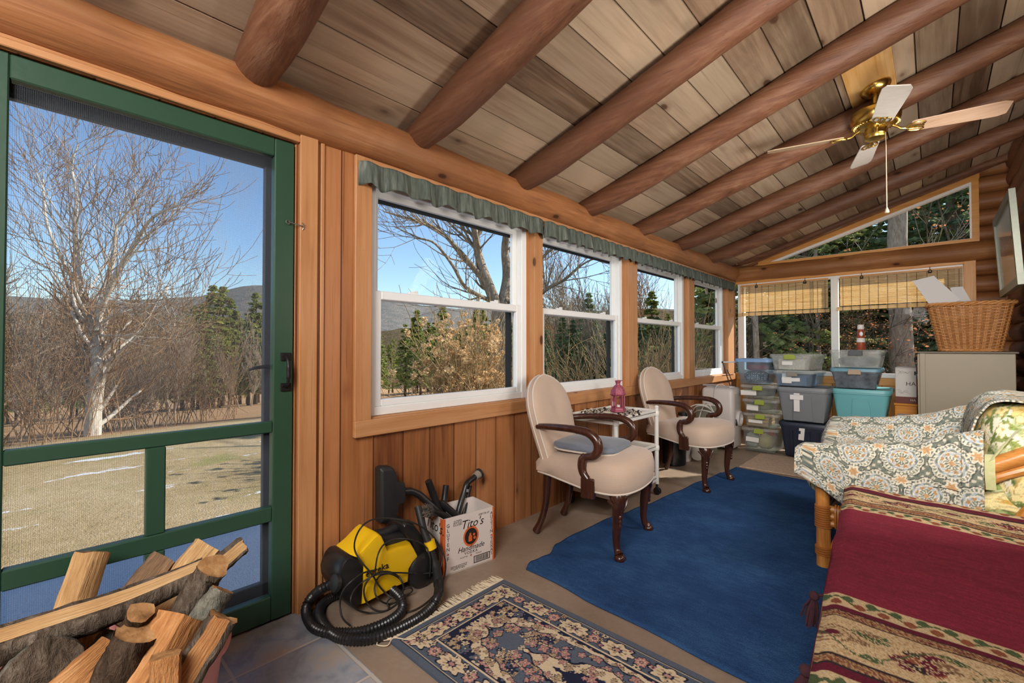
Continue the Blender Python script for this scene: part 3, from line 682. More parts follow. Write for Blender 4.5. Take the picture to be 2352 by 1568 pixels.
# brushy twigs along the house
def brush(seed, n, h, m, spread):
    t = Tree(seed)
    for k in range(n):
        p = Vector((t.r.gauss(0, spread), t.r.gauss(0, spread), 0)); d = Vector((t.r.uniform(-.5, .5), t.r.uniform(-.5, .5), 1)).normalized()
        t.grow(p, d, h * t.r.uniform(.4, .7), .009, 2, 4, kids=(2, 3), lift=.03, minr=.0035, ang=(.4, .9))
    return mesh_of(t.mb, m)
bt = brush(41, 45, 1.7, BK_TAN, .35); br = brush(43, 50, 2.6, BK_RED, .5); bg = brush(47, 45, 2.2, BK_GREY, .5)
for u, d, s, me, lb in [(1285, 5.6, .8, bt, 'tan leafless shrub under the second window'), (1375, 6.4, .85, bt, 'tan leafless shrub in the right part of the second window'), (1500, 8.2, 1.0, bt, 'tangled tan shrub behind the third window'), (1552, 9.6, 1.05, bt, 'tan shrub at the right edge of the third window'), (1636, 11.5, 1.0, bg, 'grey shrub outside the fourth window'),
                        (75, 8.8, 1.15, br, 'arching reddish brown shrub left of the birch trunk'), (330, 11.5, 1.0, br, 'reddish brown shrub right of the birch trunk'), (285, 10.8, .9, bg, 'grey stemmed shrub just behind the birch'), (470, 13, 1.0, br, 'low brown shrub at the lawn edge in front of the pines')]:
    put_tree('shrub', gpos(u, d), u, s, lb, 'bush', 'leafless shrubs outdoors', [('stems', me)])

# woods at the edge of the lawn
protos = []
for sd, m in ((101, BK_GREY), (103, BK_RED), (107, BK_GREY)):
    t = bare_proto('bare', m, sd, 8.5, .11, 4, kids=(4, 6), ang=(.35, .8), lift=.14, minr=.011); protos.append(mesh_of(t.mb, m))
thin = []
for sd in (111, 113):
    t = bare_proto('thin', BK_GREY, sd, 9, .07, 3, kids=(6, 9), ang=(.4, .8), lift=.18, minr=.010, ratio=(.3, .5)); thin.append(mesh_of(t.mb, BK_GREY))
evs = []
for sd, nd, h, w in ((201, ND_PINE, 9, 1.9), (203, ND_OLIVE, 10, 2.0), (207, ND_DARK, 9, 2.3)):
    a, b = conifer(sd, h, w, needles=34, whorls=34, clear_=.2, sz=.13); evs.append([('trunk', mesh_of(a, BK_DARK)), ('needles', mesh_of(b, nd))])
r = random.Random(77)
LB = 'leafless grey brown tree in the woods beyond the lawn'; LE = 'green conifer in the woods beyond the lawn'
def woods(u0, u1, n, d0, d1, kind, s0=.8, s1=1.2):
    for k in range(n):
        u = lerp(u0, u1, (k + r.random()) / n); d = r.uniform(d0, d1); s = r.uniform(s0, s1); z = r.uniform(0, 6.28)
        if kind == 'bare': put_tree('bare_tree', gpos(u, d), z, s, LB, 'tree', 'leafless trees in the woods', [('branches', r.choice(protos))])
        elif kind == 'thin': put_tree('bare_tree', gpos(u, d), z, s, LB, 'tree', 'leafless trees in the woods', [('branches', r.choice(thin))])
        else: put_tree('conifer', gpos(u, d), z, s, LE, 'tree', 'conifers in the woods', evs[kind if isinstance(kind, int) else r.randint(0, 1)])
woods(-80, 430, 16, 24, 34, 'bare', .7, .95); woods(-80, 450, 8, 15, 21, 'thin', .42, .6)
woods(420, 640, 14, 36, 52, 0, .95, 1.25); woods(400, 640, 7, 30, 36, 1, .55, .8); woods(-60, 400, 10, 36, 50, 1, .5, .75); woods(520, 640, 5, 26, 34, 'thin', .5, .7)
woods(860, 1260, 22, 34, 52, 0, .55, .75); woods(860, 1240, 14, 25, 34, 'thin', .36, .5); woods(860, 1240, 9, 22, 30, 1, .3, .42)
woods(1230, 1440, 8, 24, 38, 'bare', .65, .9); woods(1230, 1440, 10, 18, 28, 2, .26, .36); woods(1250, 1440, 4, 14, 18, 'thin', .5, .65); woods(1250, 1440, 7, 12, 17, 2, .22, .29)
woods(1440, 1600, 3, 24, 34, 'thin', .6, .8); woods(1440, 1600, 8, 18, 28, 0, .3, .42); woods(1440, 1600, 6, 13, 17, 2, .24, .32); woods(1600, 1665, 3, 15, 19, 1, .5, .62)
o = put_tree('conifer', gpos(1352, 22), 1.1, .50, 'pointed dark spruce standing clear against the sky in the second window', 'tree', None, evs[2])
o = put_tree('conifer', gpos(1497, 17), 2.1, .42, 'yellow green pine in the middle of the third window', 'tree', None, evs[0])
# woods beyond the far wall
dens = []
for sd, nd, h, w in ((301, ND_OLIVE, 8, 2.4), (303, ND_DARK, 8.5, 2.4)):
    a, b = conifer(sd, h, w, needles=75, whorls=38, clear_=.05, sz=.065, droop=.2); dens.append([('trunk', mesh_of(a, BK_DARK)), ('needles', mesh_of(b, nd))])
LD = 'dense green hemlock in the woods beyond the end wall windows'
for k in range(24):
    u = lerp(1725, 2420, (k + r.random()) / 24); d = r.uniform(11, 20)
    if 1975 < u < 2120 and d < 15: d += 4
    p = CAM + (FW + RT * ((u - CX) / FPX)) * d; p.z = GZ
    put_tree('conifer', p, r.uniform(0, 6), r.uniform(.8, 1.25), LD, 'tree', 'hemlocks beyond the end wall', dens[k % 2])
# oak saplings that keep their brown leaves
t = Tree(61); t.grow(Vector((0, 0, 0)), Vector((.05, 0, 1)), 1.8, .035, 1, 4, kids=(4, 5), ang=(.6, 1.1), lift=.02, minr=.004)
lf = MB(); rr_ = random.Random(9)
for p in t.tips:
    for q in range(7): quadleaf(lf, p + Vector((rr_.gauss(0, .10), rr_.gauss(0, .10), rr_.gauss(0, .05))), rr_.uniform(.014, .027), rr_)
oak = [('branches', mesh_of(t.mb, BK_DARK)), ('leaves', mesh_of(lf, LF_OAK))]
for u, d, s, lb in [(1850, 9.5, .9, 'small oak keeping its brown leaves outside the left light of the end window'), (1975, 9.8, .85, 'small oak with brown leaves behind the mullion of the end window'), (2060, 9.0, .8, 'small oak with brown leaves outside the right light of the end window'), (2160, 9.6, 1.75, 'tall brown leaved oak seen through the sloping gable window')]:
    p = CAM + (FW + RT * ((u - CX) / FPX)) * d; p.z = GZ; put_tree('oak_sapling', p, u * .1, s, lb, 'tree', None, oak)
for u, d, r0, m, lb in [(2068, 9.2, .21, BK_GREY, 'thick grey tree trunk outside the right light of the end window'), (1735, 9.6, .065, BK_GREY, 'slim pale trunk at the left edge of the end window'), (1878, 10.5, .05, BK_GREY, 'slim trunk in the middle of the left light of the end window')]:
    p = CAM + (FW + RT * ((u - CX) / FPX)) * d; t = Tree(int(u)); pt = [Vector((.03 * math.sin(q), .02 * math.cos(q * 1.3), GZ - .2 + q * .8)) for q in range(11)]; t.mb.tube(pt, [r0 * (1 - .045 * q) for q in range(11)], 12); [t.grow(pt[q] + Vector((0, 0, t.r.random() * .7)), Vector((math.cos(q * 2.4), math.sin(q * 2.4), .35)).normalized(), t.r.uniform(.7, 1.5), .018, 2, 4, kids=(2, 4), minr=.004) for q in range(2, 10)]
    o = t.mb.build('tree_trunk', m, ang=180); o.location = (p.x, p.y, 0); tag(o, lb, 'tree')
# ================================================================== armchairs by the window
W_MAHO = wood('dark mahogany', '#1f0f0a', '#3d2015', '#5c3422', 2, 2, rough=.25, knots=0, bst=.05, spec=.6)
F_CREAM = None
g = G('cream woven upholstery'); c = g.co(); x = g.xyz(c)
d1 = g.mth('SINE', g.mth('MULTIPLY', g.mth('ADD', x[1], x[2]), 300.)); d2 = g.mth('SINE', g.mth('MULTIPLY', g.mth('SUBTRACT', x[1], x[2]), 300.))
dm = g.mth('MULTIPLY', d1, d2); n = g.noise(c, 260, 2, .7); n2 = g.noise(c, 5, 3)
col = g.mix(g.mth('ADD', g.mth('MULTIPLY', n, .45), g.mth('MULTIPLY', n2, .4)), '#b09886', '#d2beab'); col = g.mix(g.sstep(dm, .1, .6), col, '#c2a890')
F_CREAM = g.done(g.bsdf(col, .9, 0, g.bump(g.mth('ADD', n, g.mth('MULTIPLY', dm, .3)), .25, .002), Sheen_Weight=.3, Specular_IOR_Level=.2))
F_PIPE = fabric('pale piping', '#cdbfae', '#e2d8ca')
def arc_outline():
    """seat outline: narrow straight back, wide bowed front"""
    P = [(-.27, -.20), (-.05, -.255), (.12, -.292), (.24, -.295), (.31, -.24), (.345, -.12), (.352, 0)]
    P = P + [(a, -b) for a, b in P[-2::-1]]
    sp = spline([(a, b, 0) for a, b in P], 4); return [(p.x, p.y) for p in sp]
def make_armchair(label):
    t = thing('armchair', label, 'chair', group='cream armchairs by the windows')
    out = arc_outline(); n = len(out); cx = .04
    lay = [(.355, .97), (.372, 1.0), (.40, 1.015), (.45, 1.02), (.485, .985), (.508, .90), (.522, .74), (.530, .5), (.534, .2)]
    rings = []
    for z, s in lay:
        ring = []
        for a, b in out:
            zz = z
            if z < .39: zz = z + .028 * max(0, min(1, (.10 - a) / .3)) + .03 * max(0, 1 - (b / .16) ** 2) * (1 if a > .2 else 0) * .0
            zz += .015 * (a - .04) / .3 if z > .45 else 0
            ring.append((cx + (a - cx) * s, b * s, zz))
        rings.append(ring)
    MB().loft(rings).build('seat', F_CREAM, t, ang=70)
    MB().tube([(cx + (a - cx) * .985, b * .985, .362 + .028 * max(0, min(1, (.10 - a) / .3))) for a, b in out], .006, 6, closed=True).build('piping', F_PIPE, t)
    # back: rounded top, leaning, softly padded
    H = .60; bx0, bz0 = -.185, .40; lean = R(15); ux = Vector((-math.sin(lean), 0, math.cos(lean))); nx = Vector((math.cos(lean), 0, math.sin(lean)))
    pr = [(0, .195), (.10, .205), (.2, .222), (.3, .236), (.38, .240), (.45, .225), (.51, .19), (.555, .135), (.585, .07), (.60, 0)]
    sp = spline([(h, w, 0) for h, w in pr], 3); side = [(p.x, p.y) for p in sp]; outl = [(h, w) for h, w in side] + [(h, -w) for h, w in side[-2::-1]]
    def ring(dn, s): return [Vector((bx0, 0, bz0)) + ux * (.29 + (h - .29) * s) + Vector((0, w * s, 0)) + nx * (dn - .05 * math.cos(w / .24 * 1.2) * .5) for h, w in outl]
    MB().loft([ring(-.045, .6), ring(-.042, .9), ring(-.03, .985), ring(-.01, 1.0), ring(.015, 1.0), ring(.034, .965), ring(.046, .88), ring(.054, .7), ring(.058, .4), ring(.06, .1)]).build('backrest', F_CREAM, t, ang=70)
    pp = ring(-.01, 1.005); pq = ring(.025, .992)
    MB().tube(pq, .005, 6).tube(pp, .004, 6).build('piping', F_PIPE, t)
    for s in (-1, 1):
        y = .262 * s
        path = [(-.255, .222 * s, .672), (-.17, .25 * s, .683), (-.06, .272 * s, .690), (.04, .284 * s, .690), (.115, .288 * s, .678), (.163, .288 * s, .640), (.170, .288 * s, .590), (.142, .288 * s, .555), (.098, .288 * s, .545), (.078, .288 * s, .528), (.075, .29 * s, .49), (.085, .293 * s, .455), (.112, .296 * s, .425)]
        rad = [.016, .017, .018, .019, .021, .023, .023, .021, .018, .022, .023, .021, .02]
        pts = spline(path, 5); rr = []
        for i in range(len(pts)):
            q = i / 5; k = min(int(q), len(rad) - 2); rr.append(lerp(rad[k], rad[k + 1], q - k))
        m = MB().tube(pts, rr, 10, flat=1.15)
        m.ell((.082, .288 * s, .552), (.016, .016, .012), 8, 6)
        m.build('armrest', W_MAHO, t, ang=60)
        m = MB(); m.loft([[(.115 + a, (.300 + b) * s, z) for a, b in ((-.040, -.02), (.040, -.02), (.040, .014), (-.040, .014))] for z in (.322, .335, .42, .435)]); m.build('arm_block', W_MAHO, t, bevel=.005, ang=40)
        # cabriole front leg with a carved shell at the knee
        fp = [(.235, .215 * s, .385), (.262, .238 * s, .34), (.268, .244 * s, .29), (.258, .236 * s, .20), (.252, .232 * s, .11), (.258, .236 * s, .055), (.272, .246 * s, .032)]
        m = MB().tube(spline(fp, 4), [.046, .047, .046, .045, .044, .043, .041, .038, .035, .032, .030, .028, .0265, .025, .0235, .022, .021, .020, .0195, .019, .019, .020, .022, .024, .026], 12)
        m.lathe([(.014, 0.004), (.028, .006), (.031, .014), (.031, .02), (.027, .03), (.016, .038)], (.278, .250 * s, 0), 16); m.lathe([(.026, -.0), (.026, .006)], (.278, .25 * s, 0), 16)
        leg = m.build('leg', W_MAHO, t, ang=60)
        kn = MB(); dirv = Vector((.75, .66 * s, 0)).normalized(); tg = Vector((-dirv.y, dirv.x, 0))
        for q in range(7):
            a = (q - 3) * .26; b0_ = Vector((.272, .247 * s, .255)); e0 = b0_ + tg * math.sin(a) * .085 + Vector((0, 0, math.cos(a) * .105)) + dirv * (.016 - .012 * abs(q - 3) * .5) - dirv * .012
            kn.tube([b0_ + dirv * .016, b0_.lerp(e0, .5) + dirv * .02, e0 + dirv * .006], [.004, .009, .007], 6)
        for q in range(3): kn.ell(b0_ + dirv * .014 + Vector((0, 0, -.018 - q * .022)), (.012 - q * .002, .012 - q * .002, .015), 8, 5)
        o = kn.build('shell_carving', W_MAHO, None); o.parent = leg
        # back leg
        bp = [(-.215, .158 * s, .42), (-.222, .162 * s, .33), (-.228, .166 * s, .2), (-.250, .174 * s, .10), (-.278, .182 * s, .035), (-.288, .185 * s, .012)]
        MB().tube(spline(bp, 3), [.027, .027, .026, .025, .024, .023, .022, .021, .020, .020, .020, .021, .022, .024, .025, .024][:16], 10).build('leg', W_MAHO, t, ang=60)
    m = MB().tube([(-.24, -.15, .40), (-.24, .15, .40)], .02, 8); m.tube([(.25, -.19, .375), (.25, .19, .375)], .018, 8)
    for s in (-1, 1): m.tube([(-.22, .16 * s, .40), (.24, .21 * s, .378)], .018, 8)
    m.build('seat_rail', W_MAHO, t)
    return t
ch = make_armchair('cream upholstered armchair holding a grey seat pad, nearest the vacuum cleaner')
ch.location = (.475, 2.395, 0); ch.rotation_euler.z = R(9)
ch2 = copy_tree(ch); ch2['label'] = 'cream upholstered armchair with an empty seat, beside the white air conditioner'
ch2.location = (.445, 3.965, 0); ch2.rotation_euler.z = R(-3)
# grey seat pad
cu = thing('seat_cushion', 'thin grey octagonal seat pad lying on the nearer armchair', 'cushion', (.475, 2.395, .532), R(9))
oc = [(-.20, -.13), (-.13, -.185), (.14, -.20), (.215, -.14), (.215, .14), (.14, .20), (-.13, .185), (-.20, .13)]
op = []
for i in range(8):
    a, b = Vector((*oc[i], 0)), Vector((*oc[(i + 1) % 8], 0)); op += [a.lerp(b, q) for q in (.12, .37, .63, .88)]
rg = lambda s, z: [(p.x * s, p.y * s, z) for p in op]
MB().loft([rg(.97, .012), rg(1.0, .018), rg(1.0, .030), rg(.96, .043), rg(.85, .049), rg(.5, .053), rg(.1, .054)]).build('pad', fabric('blue grey leathery cloth', '#5d646f', '#7d8590', 120, .6), cu, ang=60)
MB().loft([rg(.93, .0), rg(.985, .003), rg(.99, .012), rg(.93, .016)]).build('edging', F_PIPE, cu, ang=60)

# ---- white trolley between the chairs
PLW = flat('white trolley plastic', '#dcd8d0', .38, var=.03)
ct = thing('utility_cart', 'white three tier plastic trolley on castors between the two armchairs', 'cart', (.235, 3.07, 0))
X0, X1, Y0, Y1 = -.195, .205, -.315, .325
for z, nm in ((.655, 'top_tray'), (.385, 'middle_tray'), (.135, 'bottom_tray')):
    m = MB(); m.bx(X0, X1, Y0, Y1, z - .012, z)
    for a, b, c_, d in ((X0, X1, Y0, Y0 + .012), (X0, X1, Y1 - .012, Y1), (X0, X0 + .012, Y0 + .012, Y1 - .012), (X1 - .012, X1, Y0 + .012, Y1 - .012)): m.bx(a, b, c_, d, z - .035, z + .014)
    m.build(nm, PLW, ct, bevel=.004, ang=0)
for sx in (X0 + .012, X1 - .004):
    for sy in (Y0 + .012, Y1 - .004):
        m = MB()
        for z0, z1 in ((.085, .375), (.375, .645), (.645, .69)): m.tube([(sx, sy, z0), (sx, sy, z1 - .006)], [.0165, .0165], 12)
        for z in (.375, .645): m.lathe([(.0165, -.03), (.021, -.022), (.021, .006), (.0165, .012)], (sx, sy, z), 12)
        m.ell((sx, sy, .688), (.019, .019, .014), 12, 6); m.build('post', PLW, ct, ang=50)
        w = MB().lathe([(.006, -.016), (.026, -.016), (.029, -.008), (.029, .008), (.026, .016), (.006, .016)], (sx + .004, sy, .029), 18, Matrix.Rotation(R(90), 3, 'X')); w.tube([(sx, sy, .05), (sx, sy, .09)], [.01, .01], 8)
        w.build('caster', flat('black rubber', '#17181a', .5, var=.2), ct)
# beaded mat
mt = MB(); r = random.Random(4); beads = MB()
for k in range(15):
    rad = .02 + .0125 * k; nb = max(5, int(2 * math.pi * rad / .0125))
    for j in range(nb):
        a = 2 * math.pi * j / nb + k * .2; mt.cur = 1 if ((j // 2 + k // 2) % 2 == 0 and k > 3) or k % 5 == 4 else 0
        mt.ell((rad * math.cos(a) * 1.0, rad * math.sin(a) * 1.12, .006), (.0065, .0065, .005), 6, 4)
nb = 34
for j in range(nb):
    a = 2 * math.pi * j / nb; mt.cur = 1 if j % 2 else 0; mt.ell((.212 * math.cos(a), .212 * math.sin(a) * 1.12, .009), (.011, .011, .009), 8, 5)
o = mt.build('beaded_mat', [flat('cream beads', '#d8cdb8', .5, var=.1), flat('black beads', '#1d1a18', .35, var=.2)], ang=70); o.location = (.235, 3.045, .655)
tag(o, 'round crocheted mat of black and cream beads on top of the trolley', 'mat')
# lantern
PINK = flat('dusty red lantern paint', '#98465a', .45, var=.12)
ln = thing('lantern', 'dusty pink metal candle lantern with pierced dome on the trolley', 'lantern', (.285, 3.06, .672), R(10))
hexp = lambda rad, z, k=6: [(rad * math.cos(2 * math.pi * (i + .5) / k), rad * math.sin(2 * math.pi * (i + .5) / k), z) for i in range(k)]
MB().loft([hexp(.060, 0), hexp(.060, .010), hexp(.053, .016), hexp(.050, .028), hexp(.045, .032)]).build('base', PINK, ln, ang=20)
m = MB()
for p in hexp(.047, 0): m.box((p[0], p[1], .077), (.009, .009, .095), rz=math.atan2(p[1], p[0]))
for z in (.034, .123):
    h = hexp(.047, z)
    for i in range(6): m.tube([h[i], h[(i + 1) % 6]], .004, 4)
m.build('frame', PINK, ln, ang=20)
g = G('pierced lantern dome'); v = g.vor(g.co(), 95, .35); hole = g.mth('LESS_THAN', v, .28); tr = g.nd('ShaderNodeBsdfTransparent'); p_ = g.bsdf(g.mix(hole, '#a24c60', '#3b1820'), .45, 0, g.bump(v, .8, .004))
M_DOME = g.done(p_)
MB().loft([hexp(.057, .124), hexp(.062, .130), hexp(.056, .136), hexp(.052, .155), hexp(.043, .178), hexp(.030, .194), hexp(.019, .202)]).build('dome', M_DOME, ln, ang=20)
MB().loft([hexp(.018, .200), hexp(.0165, .212), hexp(.021, .226), hexp(.024, .229), hexp(.024, .232)]).tube([(-.02, 0, .232), (.0, 0, .236), (.034, .012, .234)], .003, 5).build('cap', PINK, ln, ang=20)
MB().lathe([(.016, .030), (.017, .03), (.017, .05), (.003, .052)], n=14).build('candle', flat('ivory wax', '#d9d3c6', .5), ln)
# ================================================================== storage totes and boxes by the end wall
def rrect(x0, x1, y0, y1, r, z, n=4):
    out = []
    for cx_, cy_, a0 in ((x1 - r, y1 - r, 0), (x0 + r, y1 - r, 90), (x0 + r, y0 + r, 180), (x1 - r, y0 + r, 270)):
        for k in range(n + 1):
            a = R(a0 + 90 * k / n); out.append((cx_ + r * math.cos(a), cy_ + r * math.sin(a), z))
    return out
def rr_in(x0, x1, y0, y1, r, z, d): return rrect(x0 + d, x1 - d, y0 + d, y1 - d, max(.004, r - d), z)
CLEAR = clear('clear storage plastic', '#eef1ef', .085, .2); CLEARW = clear('milky storage plastic', '#f6f7f4', .22, .3); CLEARB = clear('bluish clear plastic', '#e2ecf3', .115, .25); CLEARS = clear('smoky clear plastic', '#8a9198', .6, .2)
STICK = flat('paper sticker', '#e9e5de', .7, var=.03); LATCH = flat('lime green latch', '#9aa83f', .45, var=.08)
def tote(name, label, x0, x1, y0, y1, z0, z1, body, lid, taper=.03, lidh=.025, rz=0, group=None, latch=None, ribs=None, r=.035, lip=.014, sticker=None, hand=None):
    cx_, cy_ = (x0 + x1) / 2, (y0 + y1) / 2; t = thing(name, label, 'storage box', (cx_, cy_, z0), rz, group)
    a0, a1, b0, b1 = x0 - cx_, x1 - cx_, y0 - cy_, y1 - cy_; h = z1 - z0 - lidh
    R_ = lambda d, z: rr_in(a0, a1, b0, b1, r, z, d)
    m = MB(); m.loft([R_(taper + .012, .001), R_(taper + .002, .008), R_(taper * .5 + .0, h * .5), R_(.004, h - .03), R_(.003, h - .022), R_(-.008, h - .02), R_(-.008, h - .004), R_(.008, h - .004), R_(taper * .5 + .006, h * .5), R_(taper + .012, .012)])
    m.build('tub', body, t, ang=40)
    if lid:
        m = MB(); m.loft([R_(-.002, h - .006), R_(-lip, h - .006), R_(-lip, h + lidh * .6), R_(-lip + .006, h + lidh), R_(.012, h + lidh), R_(.02, h + lidh - .006), R_(.06, h + lidh - .006)])
        m.build('lid', lid, t, ang=40)
    if latch:
        w = (a1 - a0) * .28
        m = MB(); m.loft([[(x, b0 - yy, z) for x, z in ((-w / 2, h - .035), (w / 2, h - .035), (w / 2 * .95, h + .012), (0, h + .018), (-w / 2 * .95, h + .012))] for yy in (lip + .001, lip + .012)]); m.build('latch', latch, t, bevel=.003, ang=0)
    if ribs:
        m = MB()
        for q in ribs:
            xx = lerp(a0, a1, q); m.loft([[(xx + dx, b0 + lerp(taper, .004, f) - yy, lerp(.02, h - .05, f)) for dx, yy in ((-.012, -.004), (.012, -.004), (.009, .010), (-.009, .010))] for f in (0, .5, 1)])
        m.build('rib', body, t, ang=0)
    if sticker:
        m = MB()
        for (q, zq, w, hh, rot) in sticker:
            xx = lerp(a0, a1, q); f = zq; yy = b0 + lerp(taper, .004, f) - .004
            m.box((xx, yy - (.013 if hand else 0 if not ribs else .01), f * h), (w, .0015, hh), ry=rot)
        m.build('label_sticker', STICK, t, ang=0)
    if hand:
        m = MB(); m.loft([[(x, b0 + lerp(taper, .004, z / h) - yy, z) for x, z in hand] for yy in (-.006, .009)]); m.build('grip_panel', body, t, bevel=.004, ang=0)
    return t
GRP = 'clear bins in the corner stack'
cols_ = [(0.0, .27, 'bottom clear bin of the corner stack, with jars and packets inside'), (.27, .43, 'second clear bin up in the corner stack, holding wooden blocks'), (.43, .587, 'third clear bin up in the corner stack, holding loose odds and ends'), (.587, .745, 'fourth clear bin in the corner stack, directly under the blue lidded bin')]
for k, (a, b, lb) in enumerate(cols_):
    dx = (.0, .012, .008, -.006)[k]
    tote('clear_bin', lb, .455 + dx, .805 + dx, 5.50 + dx, 5.95, a + .002, b, CLEAR, CLEARW, .022, .022, group=GRP, latch=LATCH, sticker=[((.3, .55, .13, .05, .05), (.35, .5, .14, .035, 0), (.28, .45, .12, .06, .04), (.22, .5, .16, .055, -.03))[k]])
tote('clear_bin', 'clear bin with a blue lid on top of the corner stack', .395, .742, 5.49, 5.93, .747, 1.035, CLEARB, flat('blue plastic lid', '#7f9fc8', .4, var=.05), .04, .03)
# what shows through them
def stuffbox(name, label, cat, c, d, rz, m, bev=.004): return tag(MB().box((0, 0, 0), d).build(name, m, bevel=bev, ang=0), label, cat), c, rz
def item(name, label, cat, c, d, rz, m, bev=.004, group=None):
    o = MB().box((0, 0, d[2] / 2), d).build(name, m, bevel=bev, ang=0); o.location = c; o.rotation_euler.z = rz; tag(o, label, cat, group); return o
PAPER = flat('off white paper', '#d8d0c2', .8, var=.08, sc=20); TANB = wood('light wooden blocks', '#a97b4c', '#d0a877', '#e2c49a', 0, 2, knots=0)
def pouch(name, label, cat, c, d, m, rz=0):
    r = random.Random(int(c[0] * 999)); mb = MB(); mb.ell((0, 0, 0), (d[0] / 2, d[1] / 2, d[2] / 2), 18, 10, .7)
    mb.v = [tuple(Vector(v) + Vector(v).normalized() * .012 * mnoise.noise(Vector(v) * 22 + Vector((r.random() * 9, 0, 0)))) for v in mb.v]
    o = mb.build(name, m, ang=180); o.location = (c[0], c[1], c[2] + d[2] / 2 + .006); o.rotation_euler.z = rz; return tag(o, label, cat)
g = G('black cloth with white dots'); v = g.vor(g.co(), 48, .25); M_DOT = g.done(g.bsdf(g.mix(g.sstep(v, .38, .3), '#18181c', '#e6e6e4'), .9))
pouch('dotted_bag', 'black cloth bag with white dots inside the blue lidded bin', 'bag', (.56, 5.70, .755), (.24, .30, .13), M_DOT)
pouch('red_scarf', 'crumpled red cloth above the dotted bag in the blue lidded bin', 'cloth', (.575, 5.70, .89), (.22, .28, .085), fabric('crimson cloth', '#a02338', '#cf4257', 90))
for k in range(3): item('wooden_block', ['lowest pale wooden block in the second corner bin', 'middle pale wooden block in the second corner bin', 'topmost pale wooden block in the second corner bin'][k], 'block', (.60, 5.70, .288 + k * .034), (.22, .3, .032), .03 * k, TANB, group='wooden blocks in the second bin')
pouch('jar_packet', 'creased yellow packet in the bottom corner bin', 'packet', (.66, 5.68, .02), (.16, .22, .16), fabric('creased yellow paper', '#b69a63', '#e0cfa0', 30, .6))
pouch('plastic_bag', 'pale plastic bag filling the left side of the bottom corner bin', 'bag', (.53, 5.66, .02), (.13, .2, .17), fabric('creased pale plastic', '#b0b3ae', '#dfe0da', 30, .4))
pouch('red_box', 'small red packet near the top of the bottom corner bin', 'packet', (.71, 5.72, .15), (.08, .12, .07), fabric('creased red paper', '#a8463c', '#cf6a58', 30, .6))
pouch('yarn_bundle', 'olive tangle of odds and ends in the third corner bin', 'bundle', (.62, 5.70, .45), (.24, .3, .10), fabric('olive tangle', '#6d6a45', '#a09a6a', 60))
pouch('grey_bundle', 'dark grey bundle in the fourth corner bin', 'bundle', (.63, 5.70, .605), (.25, .32, .10), fabric('grey tangle', '#4a4844', '#88837a', 60))
# second column: navy, grey, two clear bins
NAVY = flat('navy tote plastic', '#222b3c', .45, var=.1); GREYT = flat('grey tote plastic', '#7f8284', .45, var=.05); TEAL = flat('teal tote plastic', '#74bcbf', .4, var=.05); REDT = flat('raspberry tote plastic', '#b01a46', .42, var=.06)
tote('storage_tote', 'navy blue tote under the grey one', .835, 1.275, 5.47, 5.95, 0.012, .375, NAVY, NAVY, .045, .03, ribs=(.25, .42, .6, .78), r=.05, sticker=[(.46, .76, .05, .13, .08)])
tote('storage_tote', 'grey tote with white tape label, standing on the navy tote', .805, 1.268, 5.50, 5.95, .377, .742, GREYT, GREYT, .05, .03, r=.05, sticker=[(.40, .62, .052, .19, 0), (.40, .78, .12, .05, 0)], hand=[(-.09, .01), (.09, .01), (.085, .29), (-.085, .29)])
tote('clear_bin', 'clear bin with taupe handles and blue grey papers, on the grey tote', .79, 1.155, 5.50, 6.02, .744, .912, CLEARB, CLEARW, .02, .022, rz=R(-4), latch=flat('taupe latch', '#8a8378', .5), sticker=[(.45, .52, .17, .04, -.04), (.35, .6, .09, .1, 0)])
item('paper_stack', 'stack of blue grey folders in the taupe handled bin', 'papers', (.95, 5.76, .755), (.27, .40, .11), R(-4), flat('blue grey folders', '#7b8798', .7, var=.12, sc=25))
tote('clear_bin', 'white lidded clear bin with a lime latch, uppermost beside the window mullion', .765, 1.15, 5.50, 6.05, .914, 1.09, CLEARW, CLEARW, .03, .02, rz=R(-5), latch=LATCH, sticker=[(.42, .52, .1, .045, 0)])
item('paper_stack', 'stack of beige papers in the white lidded clear bin', 'papers', (.95, 5.77, .925), (.25, .40, .11), R(-5), PAPER)
# third column: red, teal, slate, clear, bottle
tote('storage_tote', 'raspberry red tote under the teal one', 1.285, 1.74, 5.68, 6.2, .001, .372, REDT, REDT, .045, .03, r=.05, sticker=[(.35, .35, .1, .07, 0)])
tote('storage_tote', 'teal tote with an arched panel, standing on the red tote', 1.265, 1.73, 5.70, 6.22, .374, .738, TEAL, TEAL, .05, .03, r=.05, hand=[(-.075, .0), (.10, .0), (.075, .24), (.06, .275), (.03, .285), (-.03, .285), (-.055, .27), (-.065, .23)])
tote('clear_bin', 'slate grey bin with a blue lid and tan handle, on the teal tote', 1.265, 1.655, 5.69, 6.16, .740, .948, CLEARS, flat('slate blue lid', '#6f9db0', .4, var=.05), .035, .026, latch=flat('tan latch', '#b09a80', .5))
tote('clear_bin', 'clear bin of dark clothes with a charcoal handle, on top of the slate bin', 1.262, 1.68, 5.69, 6.2, .950, 1.135, CLEARW, CLEARW, .03, .02, latch=flat('charcoal latch', '#4b4f55', .5))
pouch('folded_clothes', 'folded dark grey clothes in the topmost bin of the teal stack', 'clothes', (1.47, 5.93, .956), (.34, .42, .11), fabric('dark grey cloth', '#3c4049', '#71757d', 40))
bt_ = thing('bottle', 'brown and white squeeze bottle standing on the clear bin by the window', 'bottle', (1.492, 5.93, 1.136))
prof = [(.001, 0), (.034, .001), (.036, .01), (.036, .08)]
MB().lathe([(.033, .0), (.037, .006), (.037, .075), (.033, .08)], n=20).lathe([(.030, .122), (.033, .128), (.031, .195), (.024, .215)], n=20).build('label_wrap', flat('rust brown label', '#9c4a2c', .4, var=.08), bt_)
